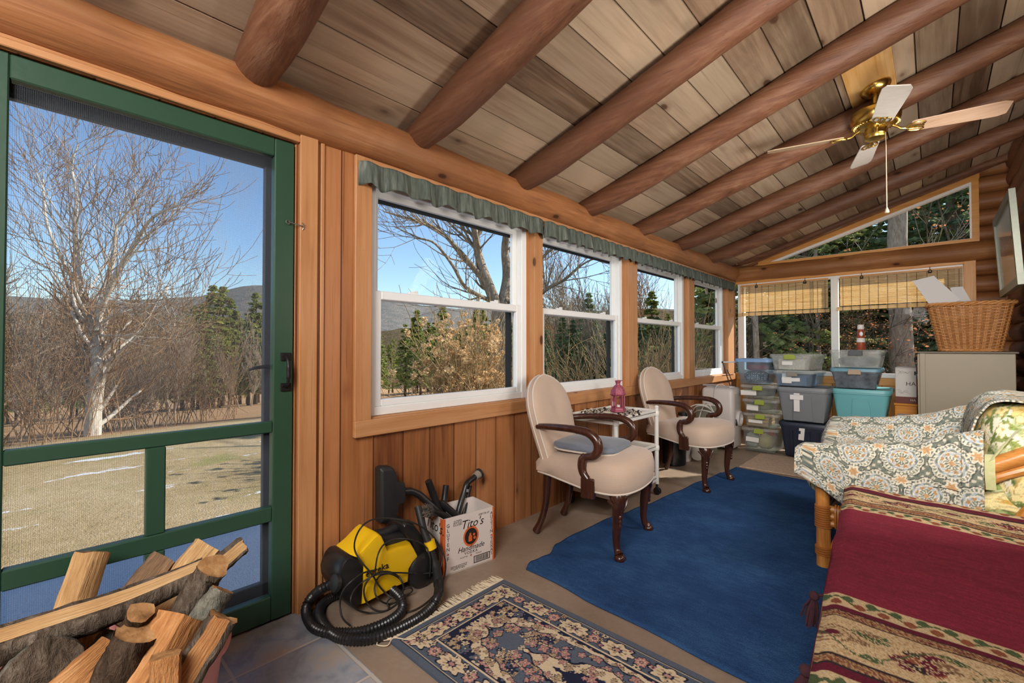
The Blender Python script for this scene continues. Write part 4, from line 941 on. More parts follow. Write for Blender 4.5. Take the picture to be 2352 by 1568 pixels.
MB().lathe([(.035, .078), (.038, .083), (.034, .118), (.029, .124)], n=20).lathe([(.026, .213), (.030, .222), (.028, .255), (.022, .262)], n=20).ell((.006, -.030, .165), (.016, .005, .024), 12, 6).build('body', flat('white bottle plastic', '#e4e1dc', .35), bt_)  # white oval on the upper label is a highlight modelled in
# white carton, orange box, small carton
CARD = flat('white carton', '#d9d3cc', .6, var=.03); SERIF = flat('dark brown print', '#4a3630', .6)
cb = thing('carton', 'white carton with brown base band and lettering, left of the beige cabinet', 'box', (1.842, 6.15, .60))
m = MB(); m.bx(-.083, .078, -.15, .13, .0, .35); m.build('carton_body', CARD, cb, bevel=.003, ang=0)
m = MB(); m.bx(-.0845, .0795, -.1525, .1315, .001, .066); m.build('band', flat('brown print band', '#6d2d1e', .55, var=.06), cb, ang=0)
m = MB(); m.bx(-.083, .078, -.155, -.02, .351, .356); m.box((0, -.07, .36), (.15, .13, .004), rx=R(4)); m.build('flap', CARD, cb, ang=0)
m = MB(); lettering(m, 'HA', .055, Vector((.035, -.151, .195)), Vector((1, 0, 0)), Vector((0, 0, 1)), Vector((0, -1, 0))); m.build('lettering', SERIF, cb, ang=0)
m = MB(); lettering(m, 'HA', .03, Vector((.05, -.153, .034)), Vector((1, 0, 0)), Vector((0, 0, 1)), Vector((0, -1, 0))); m.build('lettering', CARD, cb, ang=0)
m = MB(); rq = random.Random(2)
for zc in (.31, .115):
    for k in range(5): m.tube(spline([(lerp(-.075, .01, k / 5), -.1515, zc + rq.uniform(-.02, .02)), (lerp(-.075, .01, k / 5) + .02, -.1515, zc + rq.uniform(-.02, .02)), (lerp(-.075, .01, k / 5) + .04, -.1515, zc + rq.uniform(-.02, .02))], 3), .0012, 4)
m.build('vine_print', flat('pale brown print', '#a79a8e', .6), cb)
ob = thing('orange_box', 'orange yellow wooden box under the white carton', 'box', (1.84, 6.17, 0))
m = MB(); m.bx(-.088, .083, -.16, .16, .0, .575); m.build('case', wood('orange stained pine', '#b06a18', '#d98a25', '#eaa544', 0, 1, knots=.1), ob, bevel=.004, ang=0)
MB().bx(-.095, .085, -.17, .17, .575, .598).build('top', MATS['orange stained pine'], ob, bevel=.004, ang=0)
item('small_carton', 'small white carton in front of the orange box', 'box', (1.845, 5.88, .0), (.135, .18, .50), 0, CARD)

# ---- beige cabinet, basket, boards
CAB = flat('beige painted cabinet', '#a2957c', .45, var=.03, bump=.03)
cb = thing('cabinet', 'plain beige cabinet against the log wall under the wicker basket', 'cabinet', (2.25, 6.02, 0))
MB().bx(-.30, .30, -.37, .37, .0, 1.105).build('case', CAB, cb, bevel=.004, ang=0)
MB().bx(-.318, .318, -.385, .385, 1.105, 1.122).build('top', flat('brown grey cabinet top', '#6d6250', .45, var=.05), cb, bevel=.004, ang=0)
MB().bx(-.30, -.262, -.378, -.365, 0, 1.105).build('side_strip', CAB, cb, bevel=.002, ang=0)
for y0, y1, yk in ((-.365, -.003, -.30), (.003, .365, .30)):
    d = MB().bx(-.316, -.3, y0, y1, .05, 1.10).build('door', CAB, cb, bevel=.003, ang=0)
    for z in (.915, 1.045):
        k = MB(); k.tube([(-.312, yk, z), (-.335, yk, z)], [.004, .004], 8); k.tube([(-.335, yk, z - .018), (-.335, yk, z + .018)], [.005, .005], 8); o = k.build('knob', BLACKM, None); o.parent = d
WICK = wood('honey wicker', '#8f5527', '#c98a4e', '#e6b57c', 0, 4, knots=0, rough=.45, bst=.2)
bk = thing('wicker_basket', 'honey coloured wicker laundry basket on top of the beige cabinet', 'basket', (2.285, 5.93, 1.122))
def bring(f, d=0):
    """outline of the basket at height fraction f"""
    hx = lerp(.198, .268, f) + d; hy = lerp(.19, .255, f) + d; r_ = .075
    return rrect(-hx, hx, -hy, hy, r_, 0, 6)
def bpoint(f, s, d=0):
    ring = bring(f, d); n = len(ring); i = s * n; k = int(i) % n; p = Vector(ring[k]).lerp(Vector(ring[(k + 1) % n]), i - int(i)); return p
# arc length parametrisation so the stakes are evenly spaced
ring0 = bring(.5); L_ = [0]
for i in range(len(ring0)): L_.append(L_[-1] + (Vector(ring0[(i + 1) % len(ring0)]) - Vector(ring0[i])).length)
def par(t):
    q = (t % 1) * L_[-1]
    for i in range(len(ring0)):
        if q <= L_[i + 1]: return (i + (q - L_[i]) / (L_[i + 1] - L_[i])) / len(ring0)
    return 0
NS = 36; HB = .415
m = MB()
for k in range(NS):
    for e in (-.004, .004):
        s = par(k / NS + e); m.tube([Vector((*bpoint(f, s)[:2], f * HB)) for f in (0.0, .25, .5, .75, 1.0)], .0042, 5)
m.build('stakes', WICK, bk)
m = MB(); NR = 30
for q in range(NR):
    f = .03 + .93 * q / (NR - 1); pts = []
    for k in range(NS * 3):
        s = par(k / (NS * 3)); pts.append(Vector((*bpoint(f, s, .0062 * math.cos(math.pi * (k / 3 + q)))[:2], f * HB)))
    m.tube(pts, .0055, 5, closed=True)
m.build('weave', WICK, bk)
m = MB()
for ph in range(3):
    m.tube([Vector((*bpoint(1, par(k / 160), .008 + .010 * math.cos(k * .55 + ph * 2.09))[:2], HB + .012 + .011 * math.sin(k * .55 + ph * 2.09))) for k in range(160)], .0095, 6, closed=True)
m2 = MB()
for ph in range(3):
    m2.tube([Vector((*bpoint(0, par(k / 160), .003 + .006 * math.cos(k * .6 + ph * 2.09))[:2], .012 + .006 * math.sin(k * .6 + ph * 2.09))) for k in range(160)], .006, 5, closed=True)
m.build('braided_rim', WICK, bk); m2.build('braided_foot', WICK, bk)
MB().loft([bring(0, -.004), [(x * .2, y * .2, 0) for x, y, z in bring(0)]][0:1] * 1 + [[(p[0], p[1], .012) for p in bring(0, -.004)]]).build('bottom', WICK, bk, ang=0)
BOARD = flat('white foam board', '#cfccca', .6, var=.02)
def board(pix, y0, y1, label, dn=.012):
    ys = [y0, lerp(y0, y1, .3), y1, lerp(y0, y1, .7)]
    P = [ony(u, v, y) for (u, v), y in zip(pix, ys)]; n = (P[1] - P[0]).cross(P[3] - P[0]).normalized()
    o = MB().loft([P, [p + n * dn for p in P]]).build('foam_board', BOARD, ang=0); return tag(o, label, 'board')
board([(2095.6, 645), (2144.7, 633), (2207, 689), (2144, 712)], 5.80, 5.80, 'large white foam board leaning out of the wicker basket', .014)
board([(2182, 660), (2211, 657.6), (2231, 692), (2200, 705)], 5.93, 5.93, 'smaller white foam board behind the first one in the basket', .014)

# ---- portable air conditioner
ACW = flat('off white appliance plastic', '#d3cbc4', .4, var=.02); ACD = flat('dark appliance base', '#2b2b2d', .5)
ac = thing('air_conditioner', 'white portable air conditioner with a round exhaust port beside the clear bins', 'air conditioner', (.235, 5.50, 0))
ring = lambda d, z: rr_in(-.175, .175, -.15, .16, .04, z, d)
MB().loft([ring(.006, .035), ring(0, .05), ring(0, .66), ring(.008, .685), ring(.03, .70), ring(.09, .704)]).build('case', ACW, ac, ang=45)
m = MB(); m.bx(-.13, .10, -.10, .10, .703, .712); m.build('control_panel', flat('pale grey panel', '#b9b6b2', .4), ac, bevel=.003, ang=0)
m = MB()
for k in range(14): m.bx(.174, .1775, -.09, .12, .46 + k * .013, .467 + k * .013)
m.build('vent_grille', flat('light grey vent', '#bdb5ae', .5), ac, ang=0)
m = MB().lathe([(.058, 0), (.088, 0), (.090, .012), (.084, .03), (.066, .032), (.062, .012), (.058, .004)], (.172, .045, .352), 28, Matrix.Rotation(R(90), 3, 'Y')); m.build('exhaust_port', flat('grey white port', '#cdc6c4', .45), ac)
m = MB()
for x in (-.13, .13):
    for y in (-.1, .1): m.lathe([(.006, -.02), (.02, -.02), (.02, .02), (.006, .02)], (x, y, .021), 12, Matrix.Rotation(R(90), 3, 'X'))
m.bx(-.165, .165, -.14, .15, .03, .045); m.build('castors', ACD, ac, bevel=0)
m = MB().tube(spline([(.178, -.06, .35), (.186, -.07, .33), (.187, -.06, .305), (.185, -.075, .29)], 4), .006, 6); m.box((.186, -.068, .30), (.012, .025, .03), rx=.5); m.build('plug', ACD, ac)
rm = item('remote_control', 'grey remote control lying on the air conditioner by the window', 'remote', (.115, 5.46, .713), (.045, .15, .02), R(-60), flat('grey remote plastic', '#9d9791', .5), .005)
cd = MB().tube(spline([(.31, 5.40, .725), (.29, 5.36, .745), (.25, 5.34, .735), (.225, 5.337, .69), (.215, 5.336, .60), (.21, 5.337, .48)], 6), .0045, 6); tag(cd.build('power_cord', flat('white cord', '#d9d6d0', .5)), 'white cord looping over the front edge of the air conditioner', 'cord')
stn = thing('adjustable_stand', 'small black and white jointed stand on the air conditioner in front of the corner post', 'stand', (.33, 5.52, .705))
m = MB(); m.lathe([(.001, 0), (.05, 0), (.05, .008), (.012, .014)], n=16); m.build('base', flat('white enamel', '#dedede', .4), stn)
m = MB(); m.tube([(.0, 0, .01), (-.03, -.01, .12), (-.075, -.02, .285)], .006, 6); m.tube([(.03, .01, .01), (.0, .0, .12), (-.03, -.01, .20)], .005, 6); m.tube([(-.085, -.02, .13), (.03, .01, .145)], .005, 6); m.ell((-.078, -.02, .285), (.012, .012, .012), 8, 6); m.build('arms', BLACKM, stn)
MB().tube([(-.09, -.02, .285), (.085, .03, .292)], .009, 8).build('crossbar', flat('white enamel', '#dedede', .4), stn)
# things behind the second armchair
jg = thing('plastic_jug', 'white plastic jug with a black collar behind the second armchair', 'jug', (.15, 4.62, 0))
MB().lathe([(.001, 0), (.07, 0), (.075, .01), (.075, .30), (.062, .40), (.05, .46)], n=20).build('body', ACW, jg)
MB().lathe([(.05, .455), (.055, .46), (.055, .49), (.02, .50)], n=20).build('collar', BLACKM, jg)
m = MB()
for q, (rx_, rz_, dz) in enumerate([(.14, .17, .0), (.11, .14, .02), (.16, .12, -.01), (.09, .17, .01)]):
    m.tube([(.20 + rx_ * math.cos(a) + .02 * q, 4.93 + .05 * math.sin(a * 2 + q) + .02 * q, .38 + dz + rz_ * math.sin(a)) for a in np.linspace(R(-60), R(235), 26)], .0055, 6)
tag(m.build('coiled_cord', flat('white cord', '#d9d6d0', .5)), 'loops of white electrical cord between the second armchair and the air conditioner', 'cord')
o = MB().box((0, 0, .26), (.22, .03, .52)).build('mesh_panel', flat('grey green mesh', '#7d7b6c', .7, var=.2, sc=90), bevel=.004, ang=0); o.location = (.20, 5.12, .0); tag(o, 'grey green mesh panel standing behind the white cord loops', 'panel')
o = MB().lathe([(.001, 0), (.10, 0), (.11, .01), (.115, .27), (.118, .28), (.11, .28), (.1, .03), (.001, .02)], n=28).build('waste_bin', flat('glossy black bin', '#1c1e22', .18, var=.2)); o.location = (.145, 4.40, 0); tag(o, 'glossy black round bin behind the legs of the second armchair', 'bin')
m = MB(); pts = spline([(.20, 4.78, .30), (.23, 4.74, .2), (.27, 4.66, .12), (.31, 4.58, .075)], 12); rr = [(.060 if i % 2 else .050) for i in range(len(pts))]
tag(m.tube(pts, rr, 18).build('exhaust_hose', flat('white ribbed hose', '#ded8cb', .4)), 'white ribbed exhaust hose ending on the floor behind the second armchair', 'hose')

# ---- bamboo blinds
g = G('bamboo slats'); n = g.noise(g.mp(g.co(), sc=(1, 30, 60)), 3, 3); col = g.ramp(n, [(.3, '#dcbd8c'), (.5, '#efd9ae'), (.7, '#fbeed2')])
t_ = g.nd('ShaderNodeBsdfTranslucent'); g.put(t_.inputs[0], col); mx = g.nd('ShaderNodeMixShader'); g.put(mx.inputs[0], .62); g.nt.links.new(g.bsdf(col, .6), mx.inputs[1]); g.nt.links.new(t_.outputs[0], mx.inputs[2]); M_BAM = g.done(mx.outputs[0])
THREAD = flat('brown blind thread', '#5a3f24', .8)
def blind(x0, x1, y, zt, zb, label):
    t = thing('bamboo_blind', label, 'blind', ((x0 + x1) / 2, y, zt)); hw = (x1 - x0) / 2
    m = MB(); n = int((zt - zb - .04) / .0158)
    for k in range(n):
        z = -.008 - k * .0158; m.box((0, .003 * math.sin(k), z), (2 * hw, .003, .0128), rx=.1)
    m.build('slats', M_BAM, t, ang=0)
    m = MB(); zz = zb - zt + .012; m.loft([[(x, .026 * math.cos(a), zz + .026 * math.sin(a) * .85) for a in np.linspace(0, 2 * math.pi, 15)[:-1]] for x in np.linspace(-hw - .03, hw + .01, 8)]); m.build('rolled_end', M_BAM, t, ang=50)
    m = MB()
    for k in range(13):
        x = lerp(-hw + .03, hw - .03, k / 12); m.box((x, -.003, (zb - zt) / 2), (.004, .0035, zt - zb - .03)); m.box((x, -.0, zz), (.004, .053, .046))
    m.build('threads', THREAD, t, ang=0)
    m = MB(); m.bx(-hw, hw, -.002, .014, -.004, .012); m.build('head_rail', W_TRIMX, t, ang=0)
    for q in (.2, .76):
        x = lerp(-hw, hw, q); m = MB(); m.tube([(x, -.008, .035), (x, -.014, .0)], .003, 5); m.tube([(x + .014 * math.cos(a), -.014, -.016 + .014 * math.sin(a)) for a in np.linspace(0, 6.28, 10)], .0045, 5); m.ell((x - .008, -.016, -.03), (.01, .006, .01), 8, 5); m.ell((x + .008, -.016, -.03), (.01, .006, .01), 8, 5); m.build('pulley', BLACKM, t)
    return t
b_l = blind(.085, 1.095, 6.79, 2.018, 1.61, 'bamboo roller blind over the left light of the end window, half raised')
b_r = blind(1.215, 2.285, 6.79, 2.018, 1.625, 'bamboo roller blind over the right light of the end window, above the basket')
m = MB(); m.tube(spline([(.35, -.02, -.02), (.352, -.022, -.4), (.347, -.022, -.8), (.35, -.02, -1.02)], 4), .0025, 5); m.tube(spline([(.335, -.02, -.02), (.337, -.022, -.4), (.34, -.022, -.8), (.35, -.02, -1.02)], 4), .002, 5); m.build('pull_cord', BLACKM, b_l)

# ---- green ruffled valances over the four windows
g = G('grey green valance cloth'); c = g.co(); x = g.xyz(c); n = g.noise(g.mp(c, sc=(1, 8, 1)), 9, 3); col = g.ramp(n, [(.3, '#474f48'), (.55, '#636c62'), (.75, '#868d80')])
t_ = g.nd('ShaderNodeBsdfTranslucent'); g.put(t_.inputs[0], col); mx = g.nd('ShaderNodeMixShader'); g.put(mx.inputs[0], .15); g.nt.links.new(g.bsdf(col, .8), mx.inputs[1]); g.nt.links.new(t_.outputs[0], mx.inputs[2]); M_VAL = g.done(mx.outputs[0])
def valance(y0, y1, label, fr, seed, amp):
    def fn(u, v):
        y = lerp(y0, y1, u); ph = y * fr + 2.2 * mnoise.noise(Vector((y * 3.1, seed, 0))) * 2
        w = math.sin(ph) * amp * (.35 + .65 * v) + .5 * amp * math.sin(ph * 2.3 + 1) * v
        edge = min(1, min(u, 1 - u) * 40)
        x = .052 + .010 * v + w; xx = lerp(.02 if v > .15 else .03, x, max(.25, edge)) if edge < 1 else x
        z = 2.052 - .115 * v + .006 * math.sin(ph * .5) * v + .004 * math.sin(ph + 1.5) + (.008 * math.sin(ph + .8) * (v > .9))
        return (max(.026, xx), y + .006 * math.cos(ph) * v, z)
    o = MB().grid(fn, int((y1 - y0) * 160), 9).build('valance', M_VAL, ang=180, solid=.0015); return tag(o, label, 'valance')
valance(1.072, 2.478, 'grey green gathered valance over the first window', 40, 1, .010)
valance(2.488, 3.862, 'grey green gathered valance over the second window', 52, 2, .012)
valance(3.872, 5.258, 'grey green gathered valance over the third window', 60, 3, .013)
valance(5.268, 6.70, 'grey green gathered valance over the fourth window, next to the corner', 62, 4, .014)

# ---- ceiling fan
BRASS = flat('polished brass', '#d9b965', .24, 1, var=.06)
FX, FY, FZ = 1.785, 3.69, 2.53
fan = thing('ceiling_fan', 'brass ceiling fan with four pale blades on the sloping ceiling', 'ceiling fan', (FX, FY, FZ))
ctop = CZ(FX) - .024 - FZ; tilt = Matrix.Rotation(-math.atan(.307), 3, 'Y')
MB().lathe([(.001, -.055), (.02, -.05), (.05, -.042), (.078, -.02), (.085, -.006), (.085, .0)], (0, 0, ctop), 28, tilt).build('canopy', BRASS, fan)
MB().tube([(0, 0, .15), (0, 0, ctop - .03)], [.012, .012], 10).build('down_rod', BRASS, fan)
MB().lathe([(.014, .172), (.05, .168), (.10, .155), (.128, .135), (.132, .115), (.128, .075), (.118, .062), (.124, .054), (.10, .04), (.06, .03), (.03, .03)], n=36).build('motor_housing', BRASS, fan)
m = MB()
for k in range(40):
    a = 2 * math.pi * k / 40; m.ell((.112 * math.cos(a), .112 * math.sin(a), .045), (.012, .004, .004), 6, 4, m=Matrix.Rotation(a, 3, 'Z'))
m.build('shell_trim', BRASS, fan)
MB().lathe([(.03, .035), (.058, .03), (.058, -.012), (.052, -.02), (.06, -.026), (.056, -.036), (.03, -.046), (.001, -.048)], n=28).build('switch_housing', BRASS, fan)
BL_LIT = wood('fan blade lit tone', '#c6beb2', '#d6d0c6', '#e2ddd4', 0, 2, knots=0, rough=.35, bst=.03); BL_DIM = wood('fan blade dim tone', '#9a7860', '#b8977c', '#cbb096', 0, 2.5, knots=0, rough=.4, bst=.05); BL_MID = wood('fan blade mid tone', '#b89b78', '#cdb391', '#dcc6a6', 0, 2, knots=0, rough=.4, bst=.03)  # blades are alike; the light falling on each is painted as its tone
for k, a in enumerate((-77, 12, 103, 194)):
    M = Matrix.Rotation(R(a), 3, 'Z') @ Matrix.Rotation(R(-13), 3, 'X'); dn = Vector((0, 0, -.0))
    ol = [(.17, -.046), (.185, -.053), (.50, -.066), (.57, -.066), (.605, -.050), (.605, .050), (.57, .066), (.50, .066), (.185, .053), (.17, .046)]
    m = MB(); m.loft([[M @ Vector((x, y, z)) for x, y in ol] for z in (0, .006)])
    bl = m.build('blade', (BL_LIT, BL_DIM, BL_LIT, BL_MID)[k], fan, bevel=.0015, ang=0)
    m = MB(); P = lambda x, y, z=-.004: M @ Vector((x, y, z))
    m.tube([Matrix.Rotation(R(a), 3, 'Z') @ Vector(q) for q in ((.085, 0, .03), (.105, 0, .018), (.125, 0, .0), (.15, 0, -.005))], [.009, .008, .008, .007], 8)
    for s in (-1, 1):
        m.tube(spline([P(.145, 0), P(.165, .028 * s), P(.205, .042 * s), (P(.235, .03 * s)), P(.225, .012 * s), P(.19, .008 * s), P(.15, 0)], 5), .0048, 6)
    m.tube(spline([P(.15, 0), P(.18, .014), P(.215, .012), P(.232, 0), P(.215, -.012), P(.18, -.014), P(.15, 0)], 4), .0048, 6)
    m.build('blade_iron', BRASS, fan)
m = MB().tube([(.05, -.03, -.02), (.052, -.03, -.10)], .0018, 5); m.tube([(.052, -.03, -.10), (.052, -.03, -.50)], .0028, 5); m.lathe([(.003, .03), (.010, .012), (.013, -.002), (.010, -.006), (.001, -.007)], (.052, -.03, -.525), 12)
m.build('pull_chain', flat('beige pull cord', '#bfae93', .6), fan)

# ---- framed picture on the log wall
FRM = flat('silvery green frame', '#85887a', .45, .3, var=.12, sc=30)
pc = thing('framed_picture', 'framed landscape picture leaning off the log wall beyond the basket', 'picture', (2.525, 5.41, 1.61))
TL = Matrix.Rotation(R(-3.2), 3, 'Y')
m = MB()
for a, b, c_, d in ((-.58, -.52, 0, .70), (.52, .58, 0, .70), (-.52, .52, 0, .06), (-.52, .52, .64, .70)):
    vs = [TL @ Vector((x, y, z)) for x in (-.035, 0) for y in (a, b) for z in (c_, d)]; m.add(vs, [(0, 1, 3, 2), (4, 6, 7, 5), (0, 4, 5, 1), (2, 3, 7, 6), (0, 2, 6, 4), (1, 5, 7, 3)])
m.build('frame', FRM, pc, ang=0)
g = G('landscape picture'); c = g.co('Object'); z = g.xyz(c)[2]; n = g.noise(c, 6, 5, .6); col = g.ramp(g.mth('ADD', z, g.mth('MULTIPLY', n, .2)), [(.1, '#7d8a72'), (.25, '#8f8a78'), (.38, '#a08a7c'), (.5, '#9fb3c2'), (.75, '#b7cbd9')])
M_PIC = g.done(g.bsdf(col, .15, Specular_IOR_Level=.6))
m = MB().add([TL @ Vector((-.022, y, z)) for y, z in ((-.525, .055), (.525, .055), (.525, .645), (-.525, .645))], [(0, 1, 2, 3)]); m.build('picture', M_PIC, pc, ang=0)

# ---- cord along the gable, catches in the corner window
m = MB(); pts = [Vector((.07, 6.66, 2.315))]
for k in range(14):
    x = .16 + 2.23 * k / 13; pts.append(Vector((x, 6.785, 2.34 + .3155 * (x - .25) + .008 * math.sin(k * 1.9))))
pts += [Vector((2.50, 6.74, 3.035)), Vector((2.60, 6.72, 3.06))]
tag(m.tube(spline(pts, 3), .0085, 6).build('cable', flat('cream cable', '#b99f83', .6)), 'cream cable clipped along the roof line above the gable window', 'cable')
sc_ = thing('suction_ornament', 'clear disc ornament stuck to the upper pane of the corner window', 'ornament', tuple(onx(1622, 668, -.074)))
m = MB(); mt_ = Matrix.Rotation(R(90), 3, 'Y')
m.lathe([(.001, 0), (.045, 0), (.045, .006), (.001, .008)], (0, 0, 0), 20, mt_); p2 = onx(1644, 690, -.074) - onx(1622, 668, -.074); m.lathe([(.001, 0), (.034, 0), (.034, .006), (.001, .008)], p2, 20, mt_); m.build('discs', clear('milky disc', '#d6d3c8', .55), sc_)
MB().tube([(.006, 0, 0), p2 * .5 + Vector((.01, 0, 0)), p2 + Vector((.006, 0, 0))], .0025, 5).build('link', STEEL, sc_)
# ================================================================== rugs
g = G('royal blue carpet'); c = g.co(); n = g.noise(c, 3, 5, .65); n2 = g.noise(c, 160, 3, .7); n3 = g.noise(g.mp(c, sc=(1, 4, 1)), 12, 4, .7)
col = g.ramp(g.mth('ADD', g.mth('MULTIPLY', n, .4), g.mth('ADD', g.mth('MULTIPLY', n2, .4), g.mth('MULTIPLY', n3, .25))), [(.32, '#24375a'), (.52, '#31507c'), (.72, '#467098')])
M_BLUE = g.done(g.bsdf(col, 1, 0, g.bump(n2, .9, .006), Specular_IOR_Level=.03))
E0 = [(.48, 1.775), (.455, 1.86), (.475, 1.97), (.425, 2.10), (.42, 2.24), (.435, 2.6), (.475, 2.9), (.51, 3.15), (.545, 3.6), (.57, 3.95), (.62, 4.4), (.645, 4.66)]
sp = spline([(a, b, 0) for a, b in E0], 5); nu = 40
NEAR = lambda t: (lerp(.48, 2.45, t), 1.775 - .13 * t / .52 * .55 + .006 * math.sin(t * 22))
def blue(u, v):
    i = v * (len(sp) - 1); k = min(int(i), len(sp) - 2); p = sp[k].lerp(sp[k + 1], i - k)
    nr = NEAR(u); yr = lerp(nr[1], lerp(4.66, 4.56, u), v); xr = lerp(p.x, 2.45, u)
    y = lerp(p.y, lerp(NEAR(u)[1], lerp(4.66, 4.5, u), v), min(1, u * 5))
    z = .007 + .012 * math.exp(-((u / .012) ** 2)) * (.4 + .6 * math.sin(v * 30) ** 2) * (1 if .02 < v < .9 else .3) + .004 * mnoise.noise(Vector((xr * 3, y * 3, 0)))
    return (xr, y, z)
us = [0, .006, .014, .03, .06, .1] + list(np.linspace(.14, 1, 30))
mb = MB(); vs = []; nvv = 110
for j in range(nvv + 1):
    for u in us: vs.append(blue(u, j / nvv))
w = len(us); mb.add(vs, [(j * w + i, j * w + i + 1, (j + 1) * w + i + 1, (j + 1) * w + i) for j in range(nvv) for i in range(w - 1)])
o = mb.build('area_rug', M_BLUE, solid=-.006, ang=80); tag(o, 'large plain royal blue rug with a curled near corner in the middle of the floor', 'rug')
# beige mat under the far chair and bins
g = G('beige loop mat'); c = g.co(); n = g.noise(g.mp(c, sc=(1, 2.5, 1)), 40, 4, .75); n2 = g.noise(c, 220, 2)
M_BEIGE = g.done(g.bsdf(g.ramp(g.mth('ADD', g.mth('MULTIPLY', n, .7), g.mth('MULTIPLY', n2, .3)), [(.35, '#9c8068'), (.5, '#c0a68e'), (.65, '#d6c0aa')]), 1, 0, g.bump(n2, .8, .004)))
o = MB().bx(.655, 1.75, 4.70, 5.46, .001, .012).build('door_mat', M_BEIGE, bevel=.004, ang=0); tag(o, 'beige mottled mat on the floor in front of the storage totes', 'mat')

# oriental runner: woven pattern worked out stitch by stitch
RX0, RX1, RY0, RY1 = .472, 1.93, .975, 1.612
def blobs(u, v, fl):
    """flower heads: list of (cx, cy, r)"""
    best = np.full(u.shape, 9.); ang = np.zeros(u.shape)
    for cx_, cy_, r_ in fl:
        dx, dy = u - cx_, v - cy_; a = np.arctan2(dy, dx); d = np.hypot(dx, dy) / (r_ * (1 + .22 * np.cos(6 * a + cx_ * 30)))
        best = np.minimum(best, d)
    return best
def rug_colors(nu, nv):
    LX, LY = RX1 - RX0, RY1 - RY0
    U, V = np.meshgrid(np.linspace(0, LX, nu + 1), np.linspace(0, LY, nv + 1))
    rs = np.random.RandomState(5)
    wob = lambda s, k: np.array([[0]])
    slate, navy, cream, pink, tan, dk = [np.array(lin(q)) for q in ('#5d6674', '#272b42', '#d9c6a5', '#bd8c84', '#b59c7b', '#363a44')]
    C = np.ones((*U.shape, 3)) * slate
    e = np.minimum(np.minimum(U, LX - U), np.minimum(V, LY - V))
    px, py = np.abs(U - LX / 2), np.abs(V - LY / 2)          # four way symmetry
    def put(mask, c): C[mask] = c
    def scatter(mask, n, rr, cols, seed):
        q = np.random.RandomState(seed)
        for k in range(n):
            x, y = q.uniform(0, LX / 2), q.uniform(0, LY / 2); r_ = q.uniform(*rr); kf = q.randint(4, 7)
            dx, dy = px - x, py - y; a = np.arctan2(dy, dx); d = np.hypot(dx, dy) / (r_ * (1 + .32 * np.cos(kf * a + x * 40)))
            c1 = cols[q.randint(len(cols))]; put(mask & (d < 1.22) & (d > 1.0), navy * .8); put(mask & (d < 1), c1); put(mask & (d < .42), cols[q.randint(len(cols))] * .55); put(mask & (d < .2), cream)
    # main border
    bm = (e > .036) & (e < .125); put((e > .032) & (e < .037), cream); put((e > .0265) & (e < .032), dk)
    put(bm, slate * .92)
    q = np.random.RandomState(2)
    mid = .081
    per = []
    for k in range(14): per.append((.081 + k * (LX - .162) / 13., mid)); per.append((.081 + k * (LX - .162) / 13., LY - mid))
    for k in range(1, 6): per.append((mid, .081 + k * (LY - .162) / 6.)); per.append((LX - mid, .081 + k * (LY - .162) / 6.))
    for k, (x, y) in enumerate(per):
        hz = (y < .09 or y > LY - .09); dx, dy = U - x, V - y
        big = (k // 2) % 2 == 0
        sx, sy = ((.062, .035) if hz else (.035, .062)) if big else (.024, .024)
        a = np.arctan2(dy / sy, dx / sx); d = np.hypot(dx / sx, dy / sy) / (1 + .16 * np.cos(8 * a))
        put(bm & (d < 1.15), navy * .7); put(bm & (d < 1), cream if big else pink); put(bm & (d < .62) & (np.cos(8 * a) > .2), tan if big else cream); put(bm & (d < .36), navy); put(bm & (d < .2), pink)
    for k in range(420):
        x, y = q.uniform(0, LX), q.uniform(0, LY); 
        if min(x, LX - x, y, LY - y) > .122 or min(x, LX - x, y, LY - y) < .04: continue
        r_ = q.uniform(.007, .014); d = np.hypot(U - x, V - y) / (r_ * (1 + .3 * np.cos(5 * np.arctan2(V - y, U - x)))); c0 = [pink, cream, tan][q.randint(3)]
        base = np.all(np.abs(C - slate * .92) < 1e-6, axis=2); put(bm & base & (d < 1.35), navy * .8); put(bm & (d < 1) & (base | (d < .8)), c0); put(bm & (d < .4), navy)
    put((e > .125) & (e < .131), cream); put((e > .131) & (e < .136), navy)
    # field
    fm = e >= .136; put(fm, navy)
    nz = .020 * np.abs(np.sin(px * 42)) + .018 * np.abs(np.sin(py * 55 + px * 12)) - .015
    hx, hy = LX / 2 - .136, LY / 2 - .136
    # scalloped cream frame enclosing the slate field
    q1 = (np.abs(px / (hx * .97)) ** 2.6 + np.abs(py / (hy * .98)) ** 2.6) + nz * 6
    put(fm & (q1 < 1.0), cream); put(fm & (q1 < .73), navy * .8); put(fm & (q1 < .68), slate)
    # spandrel and frame flowers
    scatter(fm & (q1 >= 1.0), 190, (.010, .020), [pink, cream, tan, slate], 8)
    scatter(fm & (q1 < 1.0) & (q1 > .72), 230, (.006, .014), [tan, pink, cream * .85, tan], 9)
    scatter(fm & (q1 < .67), 330, (.007, .017), [pink, tan, cream * .9, navy * 1.3, pink], 10)
    # medallion
    md = (px / (hx * .56) + py / (hy * .70)) + nz * 4 + .10 * np.abs(np.cos(px * 46)) * np.abs(np.cos(py * 52))
    put(fm & (md < 1.06), navy * .7); put(fm & (md < 1.0), cream); scatter(fm & (md < .99) & (md > .58), 240, (.006, .013), [tan, pink, tan], 12)
    put(fm & (md < .60), navy); scatter(fm & (md < .58), 200, (.008, .016), [pink, cream, slate, pink], 13); put(fm & (np.hypot(px, py) < .03), pink); put(fm & (np.hypot(px, py) < .016), cream)
    C *= rs.uniform(.86, 1.1, U.shape)[..., None]
    return np.concatenate([C, np.ones((*U.shape, 1))], 2).reshape(-1, 4)
nu, nv = 560, 244
